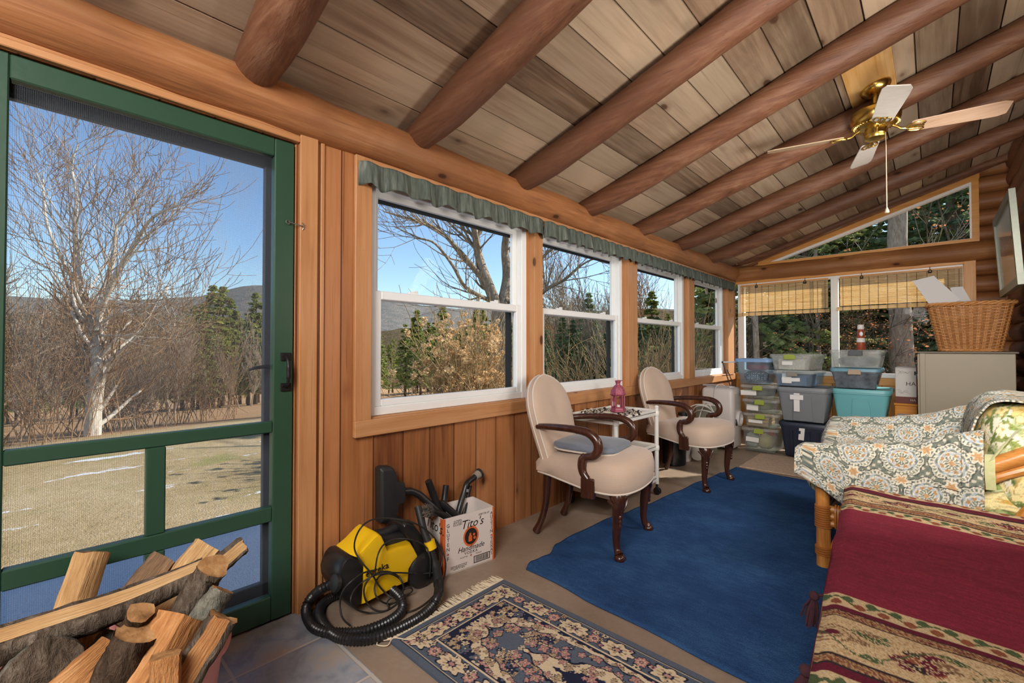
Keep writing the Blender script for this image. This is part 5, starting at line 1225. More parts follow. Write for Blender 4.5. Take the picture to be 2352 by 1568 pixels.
rg_ = thing('oriental_rug', 'small slate blue and cream oriental runner with floral medallion and fringe', 'rug', (1.2, 1.29, 0))
def rugp(u, v):
    x = lerp(RX0, RX1, u); y = lerp(RY0, RY1, v)
    return (x - 1.2, y - 1.29, .011 + .0012 * mnoise.noise(Vector((x * 9, y * 9, 0))))
MB().grid(rugp, nu, nv).build('pile', vcol('oriental pile', 1, 700, .5), rg_, cols=rug_colors(nu, nv), ang=180)
MB().bx(RX0 - 1.2, RX1 - 1.2, RY0 - 1.29, RY1 - 1.29, .001, .0095).build('backing', flat('slate rug backing', '#4d5663', .95, var=.1), rg_, ang=0)
fr = MB(); r = random.Random(6)
for k in range(150):
    y = lerp(RY0 + .002, RY1 - .002, k / 149) - 1.29; x = RX0 - 1.2; ln_ = r.uniform(.055, .075); dy = r.uniform(-.012, .018)
    fr.tube([(x + .004, y, .011), (x - ln_ * .4, y + dy * .5 + r.uniform(-.003, .003), .006 + r.uniform(0, .004)), (x - ln_, y + dy, .0035 + r.uniform(0, .003))], [.0022, .002, .0013], 4)
for pth in ([(.470, .985, .013), (.44, .96, .01), (.455, .93, .008), (.49, .955, .008), (.475, .99, .014), (.52, 1.02, .014), (.54, 1.05, .0135)], [(.47, .98, .012), (.43, .95, .006), (.40, .935, .005), (.37, .94, .004)], [(.47, .975, .012), (.42, .925, .006), (.385, .91, .004)]):
    fr.tube([(p[0] - 1.2, p[1] - 1.29, p[2]) for p in spline(pth, 4)], .0022, 5)
o = fr.build('fringe', flat('cream cotton fringe', '#ddcdaf', .9, var=.1), rg_); o['kind'] = 'stuff'
# ================================================================== vacuum cleaner
def V(cx, cy, x): return onx(680 + cx * .2041, 1160 + cy * .2041, x)
def VZ(cx, cy, z): return onz(680 + cx * .2041, 1160 + cy * .2041, z)
YEL = flat('glossy yellow plastic', '#f0c21c', .22, var=.03); BLK = flat('satin black plastic', '#1f1f20', .33, var=.2); BLK2 = flat('dull black plastic', '#252627', .5, var=.15)
vac = thing('vacuum_cleaner', 'yellow and black canister vacuum cleaner with tangled cord beside the wood panelled wall', 'vacuum cleaner', tuple(V(900, 1000, .16)[:2]) + (0,))
def slab(poly, xs, sc, name, m, bevel=.006, parent=None, ang=40):
    P = [V(a, b, .2) for a, b in poly]; cy_ = sum(p.y for p in P) / len(P); cz_ = sum(p.z for p in P) / len(P)
    rings = [[(x, cy_ + (p.y - cy_) * s, max(.008, cz_ + (p.z - cz_) * s)) for p in P] for x, s in zip(xs, sc)]
    mb = MB().loft(rings); return mb.build(name, m, parent or vac, True, bevel=bevel, seg=2, ang=ang)
slab([(665, 575), (600, 555), (700, 470), (780, 385), (835, 325), (880, 290), (915, 305), (945, 370), (970, 440), (990, 490), (1130, 450), (1270, 405), (1310, 470), (1350, 550), (1290, 620), (1245, 700), (1232, 850), (1100, 905), (900, 1010), (705, 1115), (715, 900), (725, 640)], [.045, .07, .205, .232], [.86, .99, 1.0, .93], 'yellow_body', YEL)
slab([(590, 548), (540, 562), (495, 620), (460, 700), (435, 800), (445, 900), (490, 985), (520, 1065), (580, 1120), (640, 1160), (705, 1112), (722, 900), (730, 640), (670, 572)], [.045, .07, .20, .228], [.85, .99, 1.0, .9], 'nose_cap', BLK)
slab([(1285, 400), (1195, 300), (1190, 215), (1230, 170), (1310, 195), (1400, 320), (1470, 420), (1535, 550), (1560, 720), (1500, 880), (1400, 930), (1260, 880), (1235, 860), (1240, 700), (1345, 560)], [.05, .07, .195, .215], [.88, .99, 1.0, .93], 'rear_housing', BLK)
slab([(960, 420), (1000, 370), (1240, 320), (1290, 405), (1130, 452), (990, 488)], [.07, .18], [1, 1], 'handle_recess', BLK2)
m = MB().tube(spline([V(900, 330, .14), V(960, 320, .14), V(1080, 270, .14), V(1200, 220, .14), V(1250, 215, .14)], 4), .021, 12); m.build('carry_handle', BLK2, vac, True)
wc = V(1390, 740, .2); wr = (V(1390, 740, .2) - V(1390, 545, .2)).length
for x in (.222, .05):
    m = MB().lathe([(.001, -.014), (wr * .98, -.014), (wr, -.004), (wr * .98, .012), (wr * .85, .022), (wr * .5, .030), (.001, .033)], (x + (.0 if x > .1 else -.0), wc.y, max(wr + .001, wc.z)), 36, Matrix.Rotation(R(90 if x > .1 else -90), 3, 'Y')); m.build('wheel', BLK, vac, True)
m = MB(); pc_ = V(475, 870, .215); m.lathe([(.030, 0), (.034, .003), (.034, .02), (.026, .024)], pc_ - Vector((0, .0, 0)), 20, Matrix.Rotation(R(75), 3, 'X')); m.build('hose_port', BLK2, vac, True)
m = MB(); ax = (V(985, 690, .232) - V(870, 740, .232)); ax.x = 0; ax.normalize(); ey = Vector((0, -ax.z, ax.y)); lettering(m, 'eureka', .041, V(915, 725, .234), ax, ey, Vector((1, 0, 0)), extrude=.0008); m.build('lettering', BLK2, vac, True, ang=0)
def ribbed(path, r, name, m_, n=7):
    pts = spline(path, 1); L = 0
    dense = spline(path, 60); out = [dense[0]]; acc = 0
    for a, b in zip(dense, dense[1:]):
        acc += (b - a).length
        if acc > .0058: out.append(b); acc = 0
    return MB().tube(out, [r if i % 2 else r * .80 for i in range(len(out))], 14).build(name, m_, vac, True, ang=28)
hz = .0225
A_ = [V(478, 872, .225), VZ(400, 890, .135), VZ(300, 935, .115), VZ(200, 1010, .075), VZ(125, 1110, .04), VZ(118, 1230, hz), VZ(190, 1360, hz), VZ(320, 1420, hz), VZ(500, 1440, hz), VZ(720, 1425, hz), VZ(950, 1350, hz), VZ(1120, 1255, hz), VZ(1200, 1150, .03), VZ(1175, 1040, .05), VZ(1090, 950, .06)]
B_ = [VZ(470, 975, hz), VZ(360, 1040, hz), VZ(280, 1130, hz), VZ(262, 1240, hz), VZ(320, 1360, hz), VZ(450, 1470, hz), VZ(660, 1515, hz), VZ(880, 1490, hz), VZ(1130, 1395, hz), VZ(1400, 1250, hz), VZ(1550, 1110, hz + .01), VZ(1605, 980, .07), V(1600, 870, .285)]
A_ = [Vector((p.x, p.y, max(p.z, hz))) for p in A_]; B_ = [Vector((max(p.x, .03), p.y, max(p.z, hz))) for p in B_]
A_[0] = pc_
ribbed(A_ + [], .0215, 'hose', BLK); ribbed(B_, .0215, 'hose', BLK)
W_ = [V(1605, 900, .285), V(1588, 760, .28), V(1545, 600, .262), V(1500, 450, .245), V(1440, 290, .215), V(1405, 150, .19), V(1372, 10, .165)]
MB().tube(spline(W_, 5), [.025] * 4 + [.021] * 5 + [.0175] * 14 + [.018] * 8, 14).build('wand', BLK2, vac, True)
cl = V(1512, 445, .25); m = MB(); dr = (W_[3] - W_[2]).normalized(); m.tube([cl - dr * .020, cl + dr * .020], [.026, .026], 16); m.build('yellow_clip', YEL, vac, True)
cp = [(1210, 1210), (1320, 1185), (1450, 1110), (1570, 990), (1665, 820), (1680, 620), (1600, 430), (1480, 290), (1330, 200), (1180, 165), (1000, 145), (850, 165), (740, 240), (670, 370), (660, 500), (730, 630), (850, 770), (930, 900), (1010, 990), (1090, 1040), (1170, 1010), (1215, 930), (1170, 830), (1060, 770), (950, 790), (895, 870), (885, 970), (930, 1060), (1040, 1110), (1150, 1075), (1205, 970), (1190, 860), (1110, 770), (980, 745), (850, 800), (770, 920), (780, 1060), (870, 1170), (1000, 1190), (1120, 1120), (1230, 1030), (1310, 960), (1260, 925), (1140, 1000), (1030, 1080), (1040, 1165), (960, 1200), (820, 1212), (680, 1170), (615, 1075), (650, 960), (740, 870), (880, 790), (1040, 760), (1220, 760), (1420, 768), (1590, 735), (1645, 600), (1560, 400),
      (1480, 480), (1510, 600), (1505, 800), (1500, 560), (1440, 450), (1280, 385), (1120, 380), (990, 440), (920, 560), (892, 720), (885, 730), (760, 760), (640, 840), (530, 960), (495, 1100), (520, 1260), (610, 1355)]
P_ = []; r = random.Random(12)
for i, (a, b) in enumerate(cp):
    p = V(a, b, .262 + .018 * math.sin(i * 1.7))
    if p.z < .008: p = VZ(a, b, .006)
    P_.append(p)
MB().tube(spline(P_, 5), .0038, 6).build('power_cord', flat('black rubber cord', '#2a2826', .5), vac, True, ang=180)

# ---- carton of vacuum attachments
e1 = Vector((.16, .985, 0)).normalized(); e2 = Vector((-e1.y, e1.x, 0)); o0 = Vector((.222, 1.435, 0)); BWd, BD, BH = .315, .212, .287
CARDW = flat('white printed carton', '#ddd3cb', .55, var=.03); ORG = flat('orange print', '#d9662b', .55, var=.04); INK = flat('black print', '#241d1c', .6); INKR = flat('red print', '#b33a2a', .6); CARDI = flat('grey inner cardboard', '#b7a99c', .7, var=.05)
bx_ = thing('cardboard_box', 'open white and orange printed carton of vacuum attachments on the floor by the wall', 'box', tuple(o0))
Wd = lambda a, b, z, out=0: o0 + e1 * (a * BWd) + e2 * (b * BD) + Vector((0, 0, z * BH)) 
m = MB(); T_ = .004
def pan(m, a0, b0, a1, b1, nrm):
    p = [Wd(a0, b0, 0), Wd(a1, b1, 0), Wd(a1, b1, 1), Wd(a0, b0, 1)]; m.loft([p, [q + nrm * T_ for q in p]])
pan(m, 0, 0, 1, 0, e2); pan(m, 0, 1, 1, 1, -e2); pan(m, 0, 0, 0, 1, e1); pan(m, 1, 0, 1, 1, -e1)
p = [Wd(0, 0, 0), Wd(1, 0, 0), Wd(1, 1, 0), Wd(0, 1, 0)]; m.loft([[q + Vector((0, 0, .002)) for q in p], [q + Vector((0, 0, .006)) for q in p]])
m.build('carton_walls', CARDW, bx_, True, ang=0)
n1 = -e2; n2_ = -e1
def strip(m, a0, a1, z0, z1, off=.0006):
    p = [Wd(a0, 0, z0), Wd(a1, 0, z0), Wd(a1, 0, z1), Wd(a0, 0, z1)]; m.add([q + n1 * off for q in p], [(0, 1, 2, 3)])
m = MB(); strip(m, 0, .045, 0, 1); strip(m, .968, 1, 0, 1)
p = [Wd(0, 0, 0), Wd(0, .13, 0), Wd(0, .13, 1), Wd(0, 0, 1)]; m.add([q + n2_ * .0006 for q in p], [(0, 1, 2, 3)])
p = [Wd(0, .93, 0), Wd(0, 1, 0), Wd(0, 1, 1), Wd(0, .93, 1)]; m.add([q + n2_ * .0006 for q in p], [(0, 1, 2, 3)])
cen = Wd(.53, 0, .57); N_ = 44
star = [(.050 * (1 if i % 2 else .90) * math.cos(2 * math.pi * i / (2 * N_)), .055 * (1 if i % 2 else .90) * math.sin(2 * math.pi * i / (2 * N_))) for i in range(2 * N_)]
Z3 = Vector((0, 0, 1)); emb = lambda pts, off: [cen + e1 * x + Z3 * y + n1 * off for x, y in pts]
m.add(emb(star, .0007), [tuple(range(2 * N_))])
bo = [(-.016, -.026), (.006, -.026), (.006, .0), (.0, .008), (.0, .018), (-.010, .018), (-.010, .008), (-.016, .0)]
m.add(emb(bo, .0013), [tuple(range(8))])
for sx_, sy_, sr in ((.018, .006, .007), (.022, -.012, .008)): m.add(emb([(sx_ + sr * math.cos(a), sy_ + sr * math.sin(a)) for a in np.linspace(0, 6.28, 13)[:-1]], .0013), [tuple(range(12))])
m.build('orange_print', ORG, bx_, True, ang=0)
m = MB(); ov = [(.038 * math.cos(a), .042 * math.sin(a)) for a in np.linspace(0, 2 * math.pi, 41)[:-1]]; m.add(emb(ov, .0010), [tuple(range(40))]); m.build('emblem_oval', INK, bx_, True, ang=0); m = MB()
def word(m, s, size, a, z, **k): lettering(m, s, size, Wd(a, 0, z), e1, Z3, n1, extrude=.0002, **k)
word(m, "Tito's", .062, .55, .80, shear=.3); word(m, 'Handmade', .038, .53, .365, shear=.35); word(m, 'VODKA', .021, .53, .283, space=1.2); word(m, 'AUSTIN', .0105, .39, .225, space=1.3); word(m, 'TEXAS', .0105, .68, .225, space=1.3)
word(m, '12-750ML\nBOTTLES\n9.0 LITERS', .0125, .27, .875, align='CENTER', lsp=.85); word(m, 'DSP-TX-57', .0145, .79, .92)
word(m, 'DISTILLED & BOTTLED BY\nFIFTH GENERATION, INC.\nAUSTIN, TX 78719', .0085, .30, .085, lsp=.95)
for k, ch_ in enumerate('GLUTEN'): word(m, ch_, .026, .092, .86 - k * .083)
word(m, 'F', .026, .092, .86 - 7 * .083)
for k, ch_ in enumerate('AUSTIN'): word(m, ch_, .024, .945, .89 - k * .068)
for k, ch_ in enumerate('TEXAS'): word(m, ch_, .024, .945, .89 - (7.1 + k) * .068 - .0)
m.build('lettering', INK, bx_, True, ang=0); m = MB()
z0, z1, a0, a1 = .075, .165, .585, .915
for (p0, p1, q0, q1) in ((a0, a1, z0 - .02, z0 - .006), (a0, a1, z1 + .006, z1 + .02), (a0, a0 + .016, z0 - .02, z1 + .02), (a1 - .016, a1, z0 - .02, z1 + .02)): strip(m, p0, p1, q0, q1)
rb = random.Random(8); a = a0 + .035
while a < a1 - .04:
    w_ = rb.choice((.004, .006, .010)); strip(m, a, a + w_, z0, z1); a += w_ + rb.choice((.004, .007))
m.build('barcode', INK, bx_, True, ang=0); m = MB(); lettering(m, "Tito's.", .078, Wd(0, .42, .80), -e2, Z3, n2_, extrude=.0002, shear=.3)
m.build('side_lettering', INK, bx_, True, ang=0)
m = MB()
def pstar(a, z, s):
    p = [Wd(a, 0, z) + e1 * (s * (1 if i % 2 == 0 else .42) * math.sin(math.pi * i / 5)) + Z3 * (s * (1 if i % 2 == 0 else .42) * math.cos(math.pi * i / 5)) + n1 * .0012 for i in range(10)]; m.add(p, [tuple(range(10))])
pstar(.53, .225, .007); pstar(.092, .86 - 6 * .083, .008); pstar(.945, .89 - 6.1 * .068, .008); m.build('red_star', INKR, bx_, True, ang=0)
# attachments, each its own thing
def Aa(cx, cy, x): return onx(840 + cx * .1913, 1040 + cy * .1913, x)
hd = thing('floor_nozzle', 'wide black vacuum floor nozzle on a bent neck, leaning on the wall above the vacuum', 'vacuum attachment', tuple(Aa(250, 500, .05)))
P0 = [(145, 180), (180, 158), (280, 152), (315, 185), (345, 330), (400, 335), (440, 345), (450, 400), (450, 560), (430, 600), (365, 615), (330, 760), (318, 835), (150, 832)]
PP = [Aa(a, b, .045) for a, b in P0]; cyv = sum(p.y for p in PP) / len(PP); czv = sum(p.z for p in PP) / len(PP)
MB().loft([[(x, cyv + (p.y - cyv) * s, czv + (p.z - czv) * s) for p in PP] for x, s in ((.012, .96), (.02, 1), (.065, 1), (.078, .88))]).build('head', BLK2, hd, True, bevel=.004, seg=2)
MB().tube(spline([Aa(430, 468, .05), Aa(540, 462, .055), Aa(640, 500, .07), Aa(720, 570, .09), Aa(800, 640, .11), Aa(900, 740, .13), Aa(980, 830, .14)], 4), [.020] * 5 + [.0185] * 20, 14).build('neck', BLK, hd, True)
def hollow(name, label, path, r, m_, taper=1.0):
    t = thing(name, label, 'vacuum attachment', tuple(path[-1])); pp = spline(path, 5); n = len(pp)
    rs = [lerp(r, r * taper, i / (n - 1)) for i in range(n)]
    d0 = (pp[0] - pp[1]).normalized()
    mb = MB().tube([pp[1], pp[0], pp[0] - d0 * .001, pp[0] - d0 * .03], [rs[0], rs[0], rs[0] * .86, rs[0] * .86], 16); mb.tube(pp[1:], rs[1:], 16)
    mb.build('tube', m_, t, True, ang=50); return t, pp
hollow('extension_tube', 'black extension tube with its open end up, leftmost tube standing in the carton', [Aa(752, 335, .10), Aa(800, 470, .10), Aa(850, 600, .11), Aa(920, 780, .12)], .0185, BLK)
hollow('extension_tube', 'short black tube standing upright at the back of the carton', [Aa(965, 385, .055), Aa(950, 500, .06), Aa(935, 640, .07), Aa(925, 760, .07)], .0165, BLK)
hollow('crevice_tool', 'black angled tube lying low over the front of the carton opening', [Aa(895, 590, .115), Aa(980, 660, .13), Aa(1060, 730, .145), Aa(1130, 800, .15)], .0185, BLK)
t, pp = hollow('dusting_brush', 'black tube with a grey bristled angled head at the right of the carton', [Aa(1345, 260, .045), Aa(1280, 310, .05), Aa(1215, 370, .055), Aa(1180, 480, .06), Aa(1130, 640, .07), Aa(1095, 780, .075)], .0165, BLK)
dr = (pp[0] - pp[4]).normalized(); MB().tube([pp[3], pp[0] + dr * .006], [.021, .026], 16).build('bristles', flat('grey bristles', '#8f8577', .9, var=.3, sc=200), t, True); MB().tube([pp[0] + dr * .006, pp[0] + dr * .020], [.029, .031], 16).build('brush_head', BLK2, t, True)
MB().tube([Aa(1205, 430, .058), Aa(1198, 465, .059)], [.019, .019], 14).build('grey_band', flat('grey clip', '#8b8583', .5), t, True)
hollow('wand_extension', 'slim black tube beside the bristled tool in the carton', [Aa(1250, 390, .035), Aa(1215, 540, .045), Aa(1175, 720, .055), Aa(1150, 800, .06)], .0135, BLK)
rb_ = thing('round_brush', 'round bristle brush attachment hanging over the left edge of the carton', 'vacuum attachment', tuple(Aa(740, 700, .2)))
c0 = Aa(735, 690, .205); c1 = Aa(860, 720, .16); d_ = (c0 - c1).normalized(); a_, b_ = frame_from(d_)
m = MB(); rq = random.Random(3)
for k in range(150):
    a = rq.uniform(0, 6.28); q = rq.uniform(.3, 1); p = c0 - d_ * .02 + (a_ * math.cos(a) + b_ * math.sin(a)) * .026 * q; m.tube([p, p + d_ * .034 + (a_ * math.cos(a) + b_ * math.sin(a)) * .009 * q], .0013, 3)
o = m.build('bristles', flat('pale bristles', '#8d8070', .9, var=.3, sc=200), rb_, True); o['kind'] = 'stuff'
MB().tube([c0 - d_ * .03, c0 - d_ * .012], [.030, .032], 18).tube(spline([c0 - d_ * .03, c1, Aa(960, 760, .15), Aa(1010, 810, .145)], 4), .017, 12).build('brush_head', BLK2, rb_, True)

# ================================================================== pink tub of firewood
PKT = flat('pink plastic tub', '#d68f88', .42, var=.05); 
tub = thing('tub', 'oval pink plastic tub full of firewood by the screen door', 'tub', (.44, .145, 0))
MB().lathe([(.001, .002), (.255, .002), (.26, .01), (.306, .335), (.325, .338), (.328, .348), (.324, .36), (.308, .362), (.300, .352), (.254, .018), (.001, .014)], n=64, sx=.93, sy=.66, m=Matrix.Rotation(R(43), 3, 'Z')).build('tub_wall', PKT, tub, ang=50)
BARKS = [bark('rough grey brown bark', '#2c241d', '#5d5145', '#8a7d6e', 14, 1.), bark('dark furrowed bark', '#1e1713', '#43362b', '#6a5848', 14, 1.), bark('mossy grey bark', '#3a3a33', '#77766a', '#a09d8e', 14, 1.)]
def splitmat(n_, a, b, c):
    g = G(n_); co_ = g.co('Object'); x = g.xyz(g.co('Generated')); n = g.noise(g.mp(co_, sc=(1, 1, 1)), 7, 4, .6); 
    f = g.noise(g.mp(g.co('UV'), sc=(60, 2.2, 1)), 1.6, 4, .7)
    col = g.ramp(g.mth('ADD', g.mth('MULTIPLY', f, .65), g.mth('MULTIPLY', n, .35)), [(.32, a), (.52, b), (.7, c)]); return g.done(g.bsdf(col, .75, 0, g.bump(f, .8, .01), Specular_IOR_Level=.15))
SPL = [splitmat('fresh split wood', '#a87c4c', '#d3aa76', '#e8c99a'), splitmat('orange split wood', '#8f5c34', '#b98250', '#d5a673'), splitmat('weathered split wood', '#5d4a38', '#8a6f55', '#ab8f70')]
g = G('sawn end grain'); c = g.co(); n = g.noise(c, 30, 4, .7); n2 = g.noise(c, 9, 3); M_END = g.done(g.bsdf(g.ramp(g.mth('ADD', g.mth('MULTIPLY', n, .5), g.mth('MULTIPLY', n2, .5)), [(.36, '#6f4f32'), (.5, '#a37a50'), (.64, '#c49d6e')]), .85, 0, g.bump(n, .6, .004), Specular_IOR_Level=.1))
def Ff(cx, cy, d): return ond(cx * .2985, 1100 + cy * .2985, d)
def firewood(label, path, r, kind, face=None, bk=0, sp=0, seed=0, r1=None, squash=1.0, skew=0, end=None):
    """one piece of firewood: bark where the section is round, split wood where it is flat, sawn ends"""
    path = [Vector(p) for p in path]; pp = spline(path, max(2, 12 // (len(path) - 1))); n = len(pp); r1 = r1 or r
    ax = (pp[-1] - pp[0]).normalized(); f = Vector(face) if face else (CAM - pp[0]); f = (f - ax * f.dot(ax)).normalized(); s = ax.cross(f)
    if kind == 'round': sec = [(math.cos(a), math.sin(a), 1) for a in np.linspace(0, 2 * math.pi, 19)[:-1]]
    elif kind == 'half': sec = [(math.cos(a), math.sin(a), 1) for a in np.linspace(R(35), R(325), 17)] ; sec = [(x * 1.0, y, b) for x, y, b in sec]; sec[-1] = (*sec[-1][:2], 0); sec = [(min(x, .45), y, b) for x, y, b in sec] + [(.5, -.3, 0), (.42, 0, 0), (.5, .3, 0)]
    elif kind == 'wedge': sec = [(math.cos(a) , math.sin(a), 1) for a in np.linspace(R(130), R(230), 9)]; sec[-1] = (*sec[-1][:2], 0); sec += [(-.2, -.95, 0), (.35, -.62, 0), (.62, -.1, 0), (.5, .3, 0), (.0, .78, 0)]
    else: sec = [(-.6, .8, 1), (-.75, .3, 1), (-.75, -.3, 1), (-.6, -.8, 0), (0, -.95, 0), (.55, -.8, 0), (.6, 0, 0), (.55, .8, 0), (0, .92, 0)]
    rings = []
    for i, p in enumerate(pp):
        t = i / (n - 1); rr_ = lerp(r, r1, t); ring = []
        for j, (a, b, q) in enumerate(sec):
            nn = mnoise.noise(Vector((a * 1.4 + seed * 3.1, b * 1.4, t * 5))) * (.16 if q else .10) + mnoise.noise(Vector((a * 5 + seed, b * 5, t * 16))) * (.10 if q else .05)
            off = skew * a * r if i == 0 else 0
            ring.append(p + (f * a + s * b * squash) * rr_ * (1 + nn) + ax * (off + (mnoise.noise(Vector((a * 3, b * 3, seed))) * .008 if i in (0, n - 1) else 0)))
        rings.append(ring)
    t = thing('firewood_log', label, 'firewood', tuple(pp[n // 2]), group='firewood in the pink tub'); m = len(sec)
    loc = Vector(t.location)
    for q, nm, mt_ in ((1, 'bark', BARKS[bk]), (0, 'split_face', SPL[sp])):
        vs = []; fs = []; uvs = []
        for j in range(m):
            if sec[j][2] != q: continue
            j2 = (j + 1) % m
            for i in range(n - 1):
                o = len(vs); vs += [rings[i][j] - loc, rings[i][j2] - loc, rings[i + 1][j2] - loc, rings[i + 1][j] - loc]; fs.append((o, o + 1, o + 2, o + 3))
                uvs += [(j * .03, i * .04 + seed), ((j + 1) * .03, i * .04 + seed), ((j + 1) * .03, (i + 1) * .04 + seed), (j * .03, (i + 1) * .04 + seed)]
        if not fs: continue
        me = bpy.data.meshes.new(nm); me.from_pydata([tuple(v) for v in vs], [], fs); me.materials.append(mt_); uv = me.uv_layers.new(name='UV')
        for li, lp in enumerate(me.loops): uv.data[li].uv = uvs[lp.vertex_index]
        bm = bmesh.new(); bm.from_mesh(me); bmesh.ops.remove_doubles(bm, verts=bm.verts, dist=1e-5); bm.to_mesh(me); bm.free()
        me.polygons.foreach_set('use_smooth', [True] * len(me.polygons)); me.set_sharp_from_angle(angle=R(40))
        o = bpy.data.objects.new(nm, me); COL.objects.link(o); o.parent = t
    for ring in (rings[0], rings[-1]):
        cc = sum(ring, Vector()) / m; vs = [p - loc for p in ring] + [(p * .5 + cc * .5) - loc + ax * (mnoise.noise(p * 60) * .004) for p in ring] + [cc - loc]
        fs = [(j, (j + 1) % m, m + (j + 1) % m, m + j) for j in range(m)] + [(m + j, m + (j + 1) % m, 2 * m) for j in range(m)]
        MB().add(vs, fs).build('cut_end', end or M_END, t, ang=60)
    return t
UPV = Vector((0, 0, 1)); TOC = lambda p: (CAM - Vector(p)).normalized()
firewood('longest split log with bark below, lying across the top of the pile', [Ff(-260, 1350, 1.02), Ff(400, 1130, 1.10), Ff(1000, 930, 1.18), Ff(1560, 690, 1.28)], .050, 'half', face=UPV * .9 + TOC(Ff(700, 1000, 1.1)) * .25, bk=0, sp=0, seed=1, r1=.038)
firewood('tall pale split log standing at the far left, behind the long one', [Ff(700, 560, 1.40), Ff(560, 960, 1.36), Ff(430, 1300, 1.30)], .050, 'wedge', sp=0, seed=2, r1=.055)
firewood('weathered grey split log standing behind the middle of the pile', [Ff(1265, 600, 1.43), Ff(1080, 830, 1.38), Ff(860, 1100, 1.30)], .042, 'slab', bk=1, sp=2, seed=3)
firewood('pale square split log standing at the back right of the pile', [Ff(1600, 510, 1.46), Ff(1400, 760, 1.40), Ff(1150, 1080, 1.30)], .046, 'slab', bk=1, sp=0, seed=4)
firewood('thin splintered stick reaching furthest towards the door stile', [Ff(1880, 500, 1.42), Ff(1680, 660, 1.38), Ff(1440, 790, 1.32)], .026, 'half', bk=0, sp=0, seed=5, r1=.034)
firewood('round barked log with its sawn end over the right end of the long one', [Ff(1640, 680, 1.22), Ff(1520, 860, 1.21), Ff(1350, 1150, 1.18)], .037, 'round', bk=0, seed=6, skew=.6)
firewood('short round log with a cracked sawn end at the right of the pile', [Ff(1715, 850, 1.17), Ff(1610, 990, 1.165), Ff(1470, 1230, 1.11)], .029, 'round', bk=2, seed=7, r1=.036)
firewood('round log end with orange heartwood in the middle of the pile', [Ff(1085, 1020, 1.06), Ff(1020, 1160, 1.075), Ff(900, 1400, 1.08)], .028, 'round', bk=1, seed=8)
firewood('dark rough barked log with a slanting top in the centre front', [Ff(1060, 1190, 1.03), Ff(980, 1330, 1.015), Ff(860, 1640, .99)], .043, 'round', bk=1, seed=9, skew=.5)
firewood('thick split wedge with a broad sawn top at the front right', [Ff(1390, 1050, 1.10), Ff(1260, 1280, 1.06), Ff(1040, 1640, 1.0)], .064, 'wedge', sp=1, bk=1, seed=10, r1=.075)
firewood('reddish split log lying against the right rim of the tub', [Ff(1715, 1060, 1.10), Ff(1600, 1250, 1.075), Ff(1400, 1560, 1.03)], .036, 'half', sp=1, bk=0, seed=11)
firewood('small notched chunk of split wood at the very front of the pile', [Ff(1275, 1350, .99), Ff(1270, 1480, .985), Ff(1265, 1640, .98)], .030, 'slab', sp=1, bk=1, seed=12)
firewood('thick old log with a dirty grey end at the front left', [Ff(330, 1490, .985), Ff(320, 1440, 1.10), Ff(310, 1400, 1.22)], .066, 'round', bk=2, seed=13, end=BARKS[0])
firewood('orange split log sloping down at the front, left of the dark barked log', [Ff(860, 1290, 1.06), Ff(650, 1480, 1.0), Ff(400, 1700, .95)], .036, 'slab', sp=1, bk=1, seed=14)
firewood('split log standing upright beneath the middle of the long one', [Ff(720, 1120, 1.22), Ff(690, 1260, 1.21), Ff(640, 1520, 1.18)], .036, 'wedge', sp=0, bk=1, seed=15)
firewood('mossy round log half hidden beneath the long one', [Ff(870, 1180, 1.20), Ff(780, 1330, 1.18), Ff(620, 1560, 1.12)], .030, 'round', bk=2, seed=16)
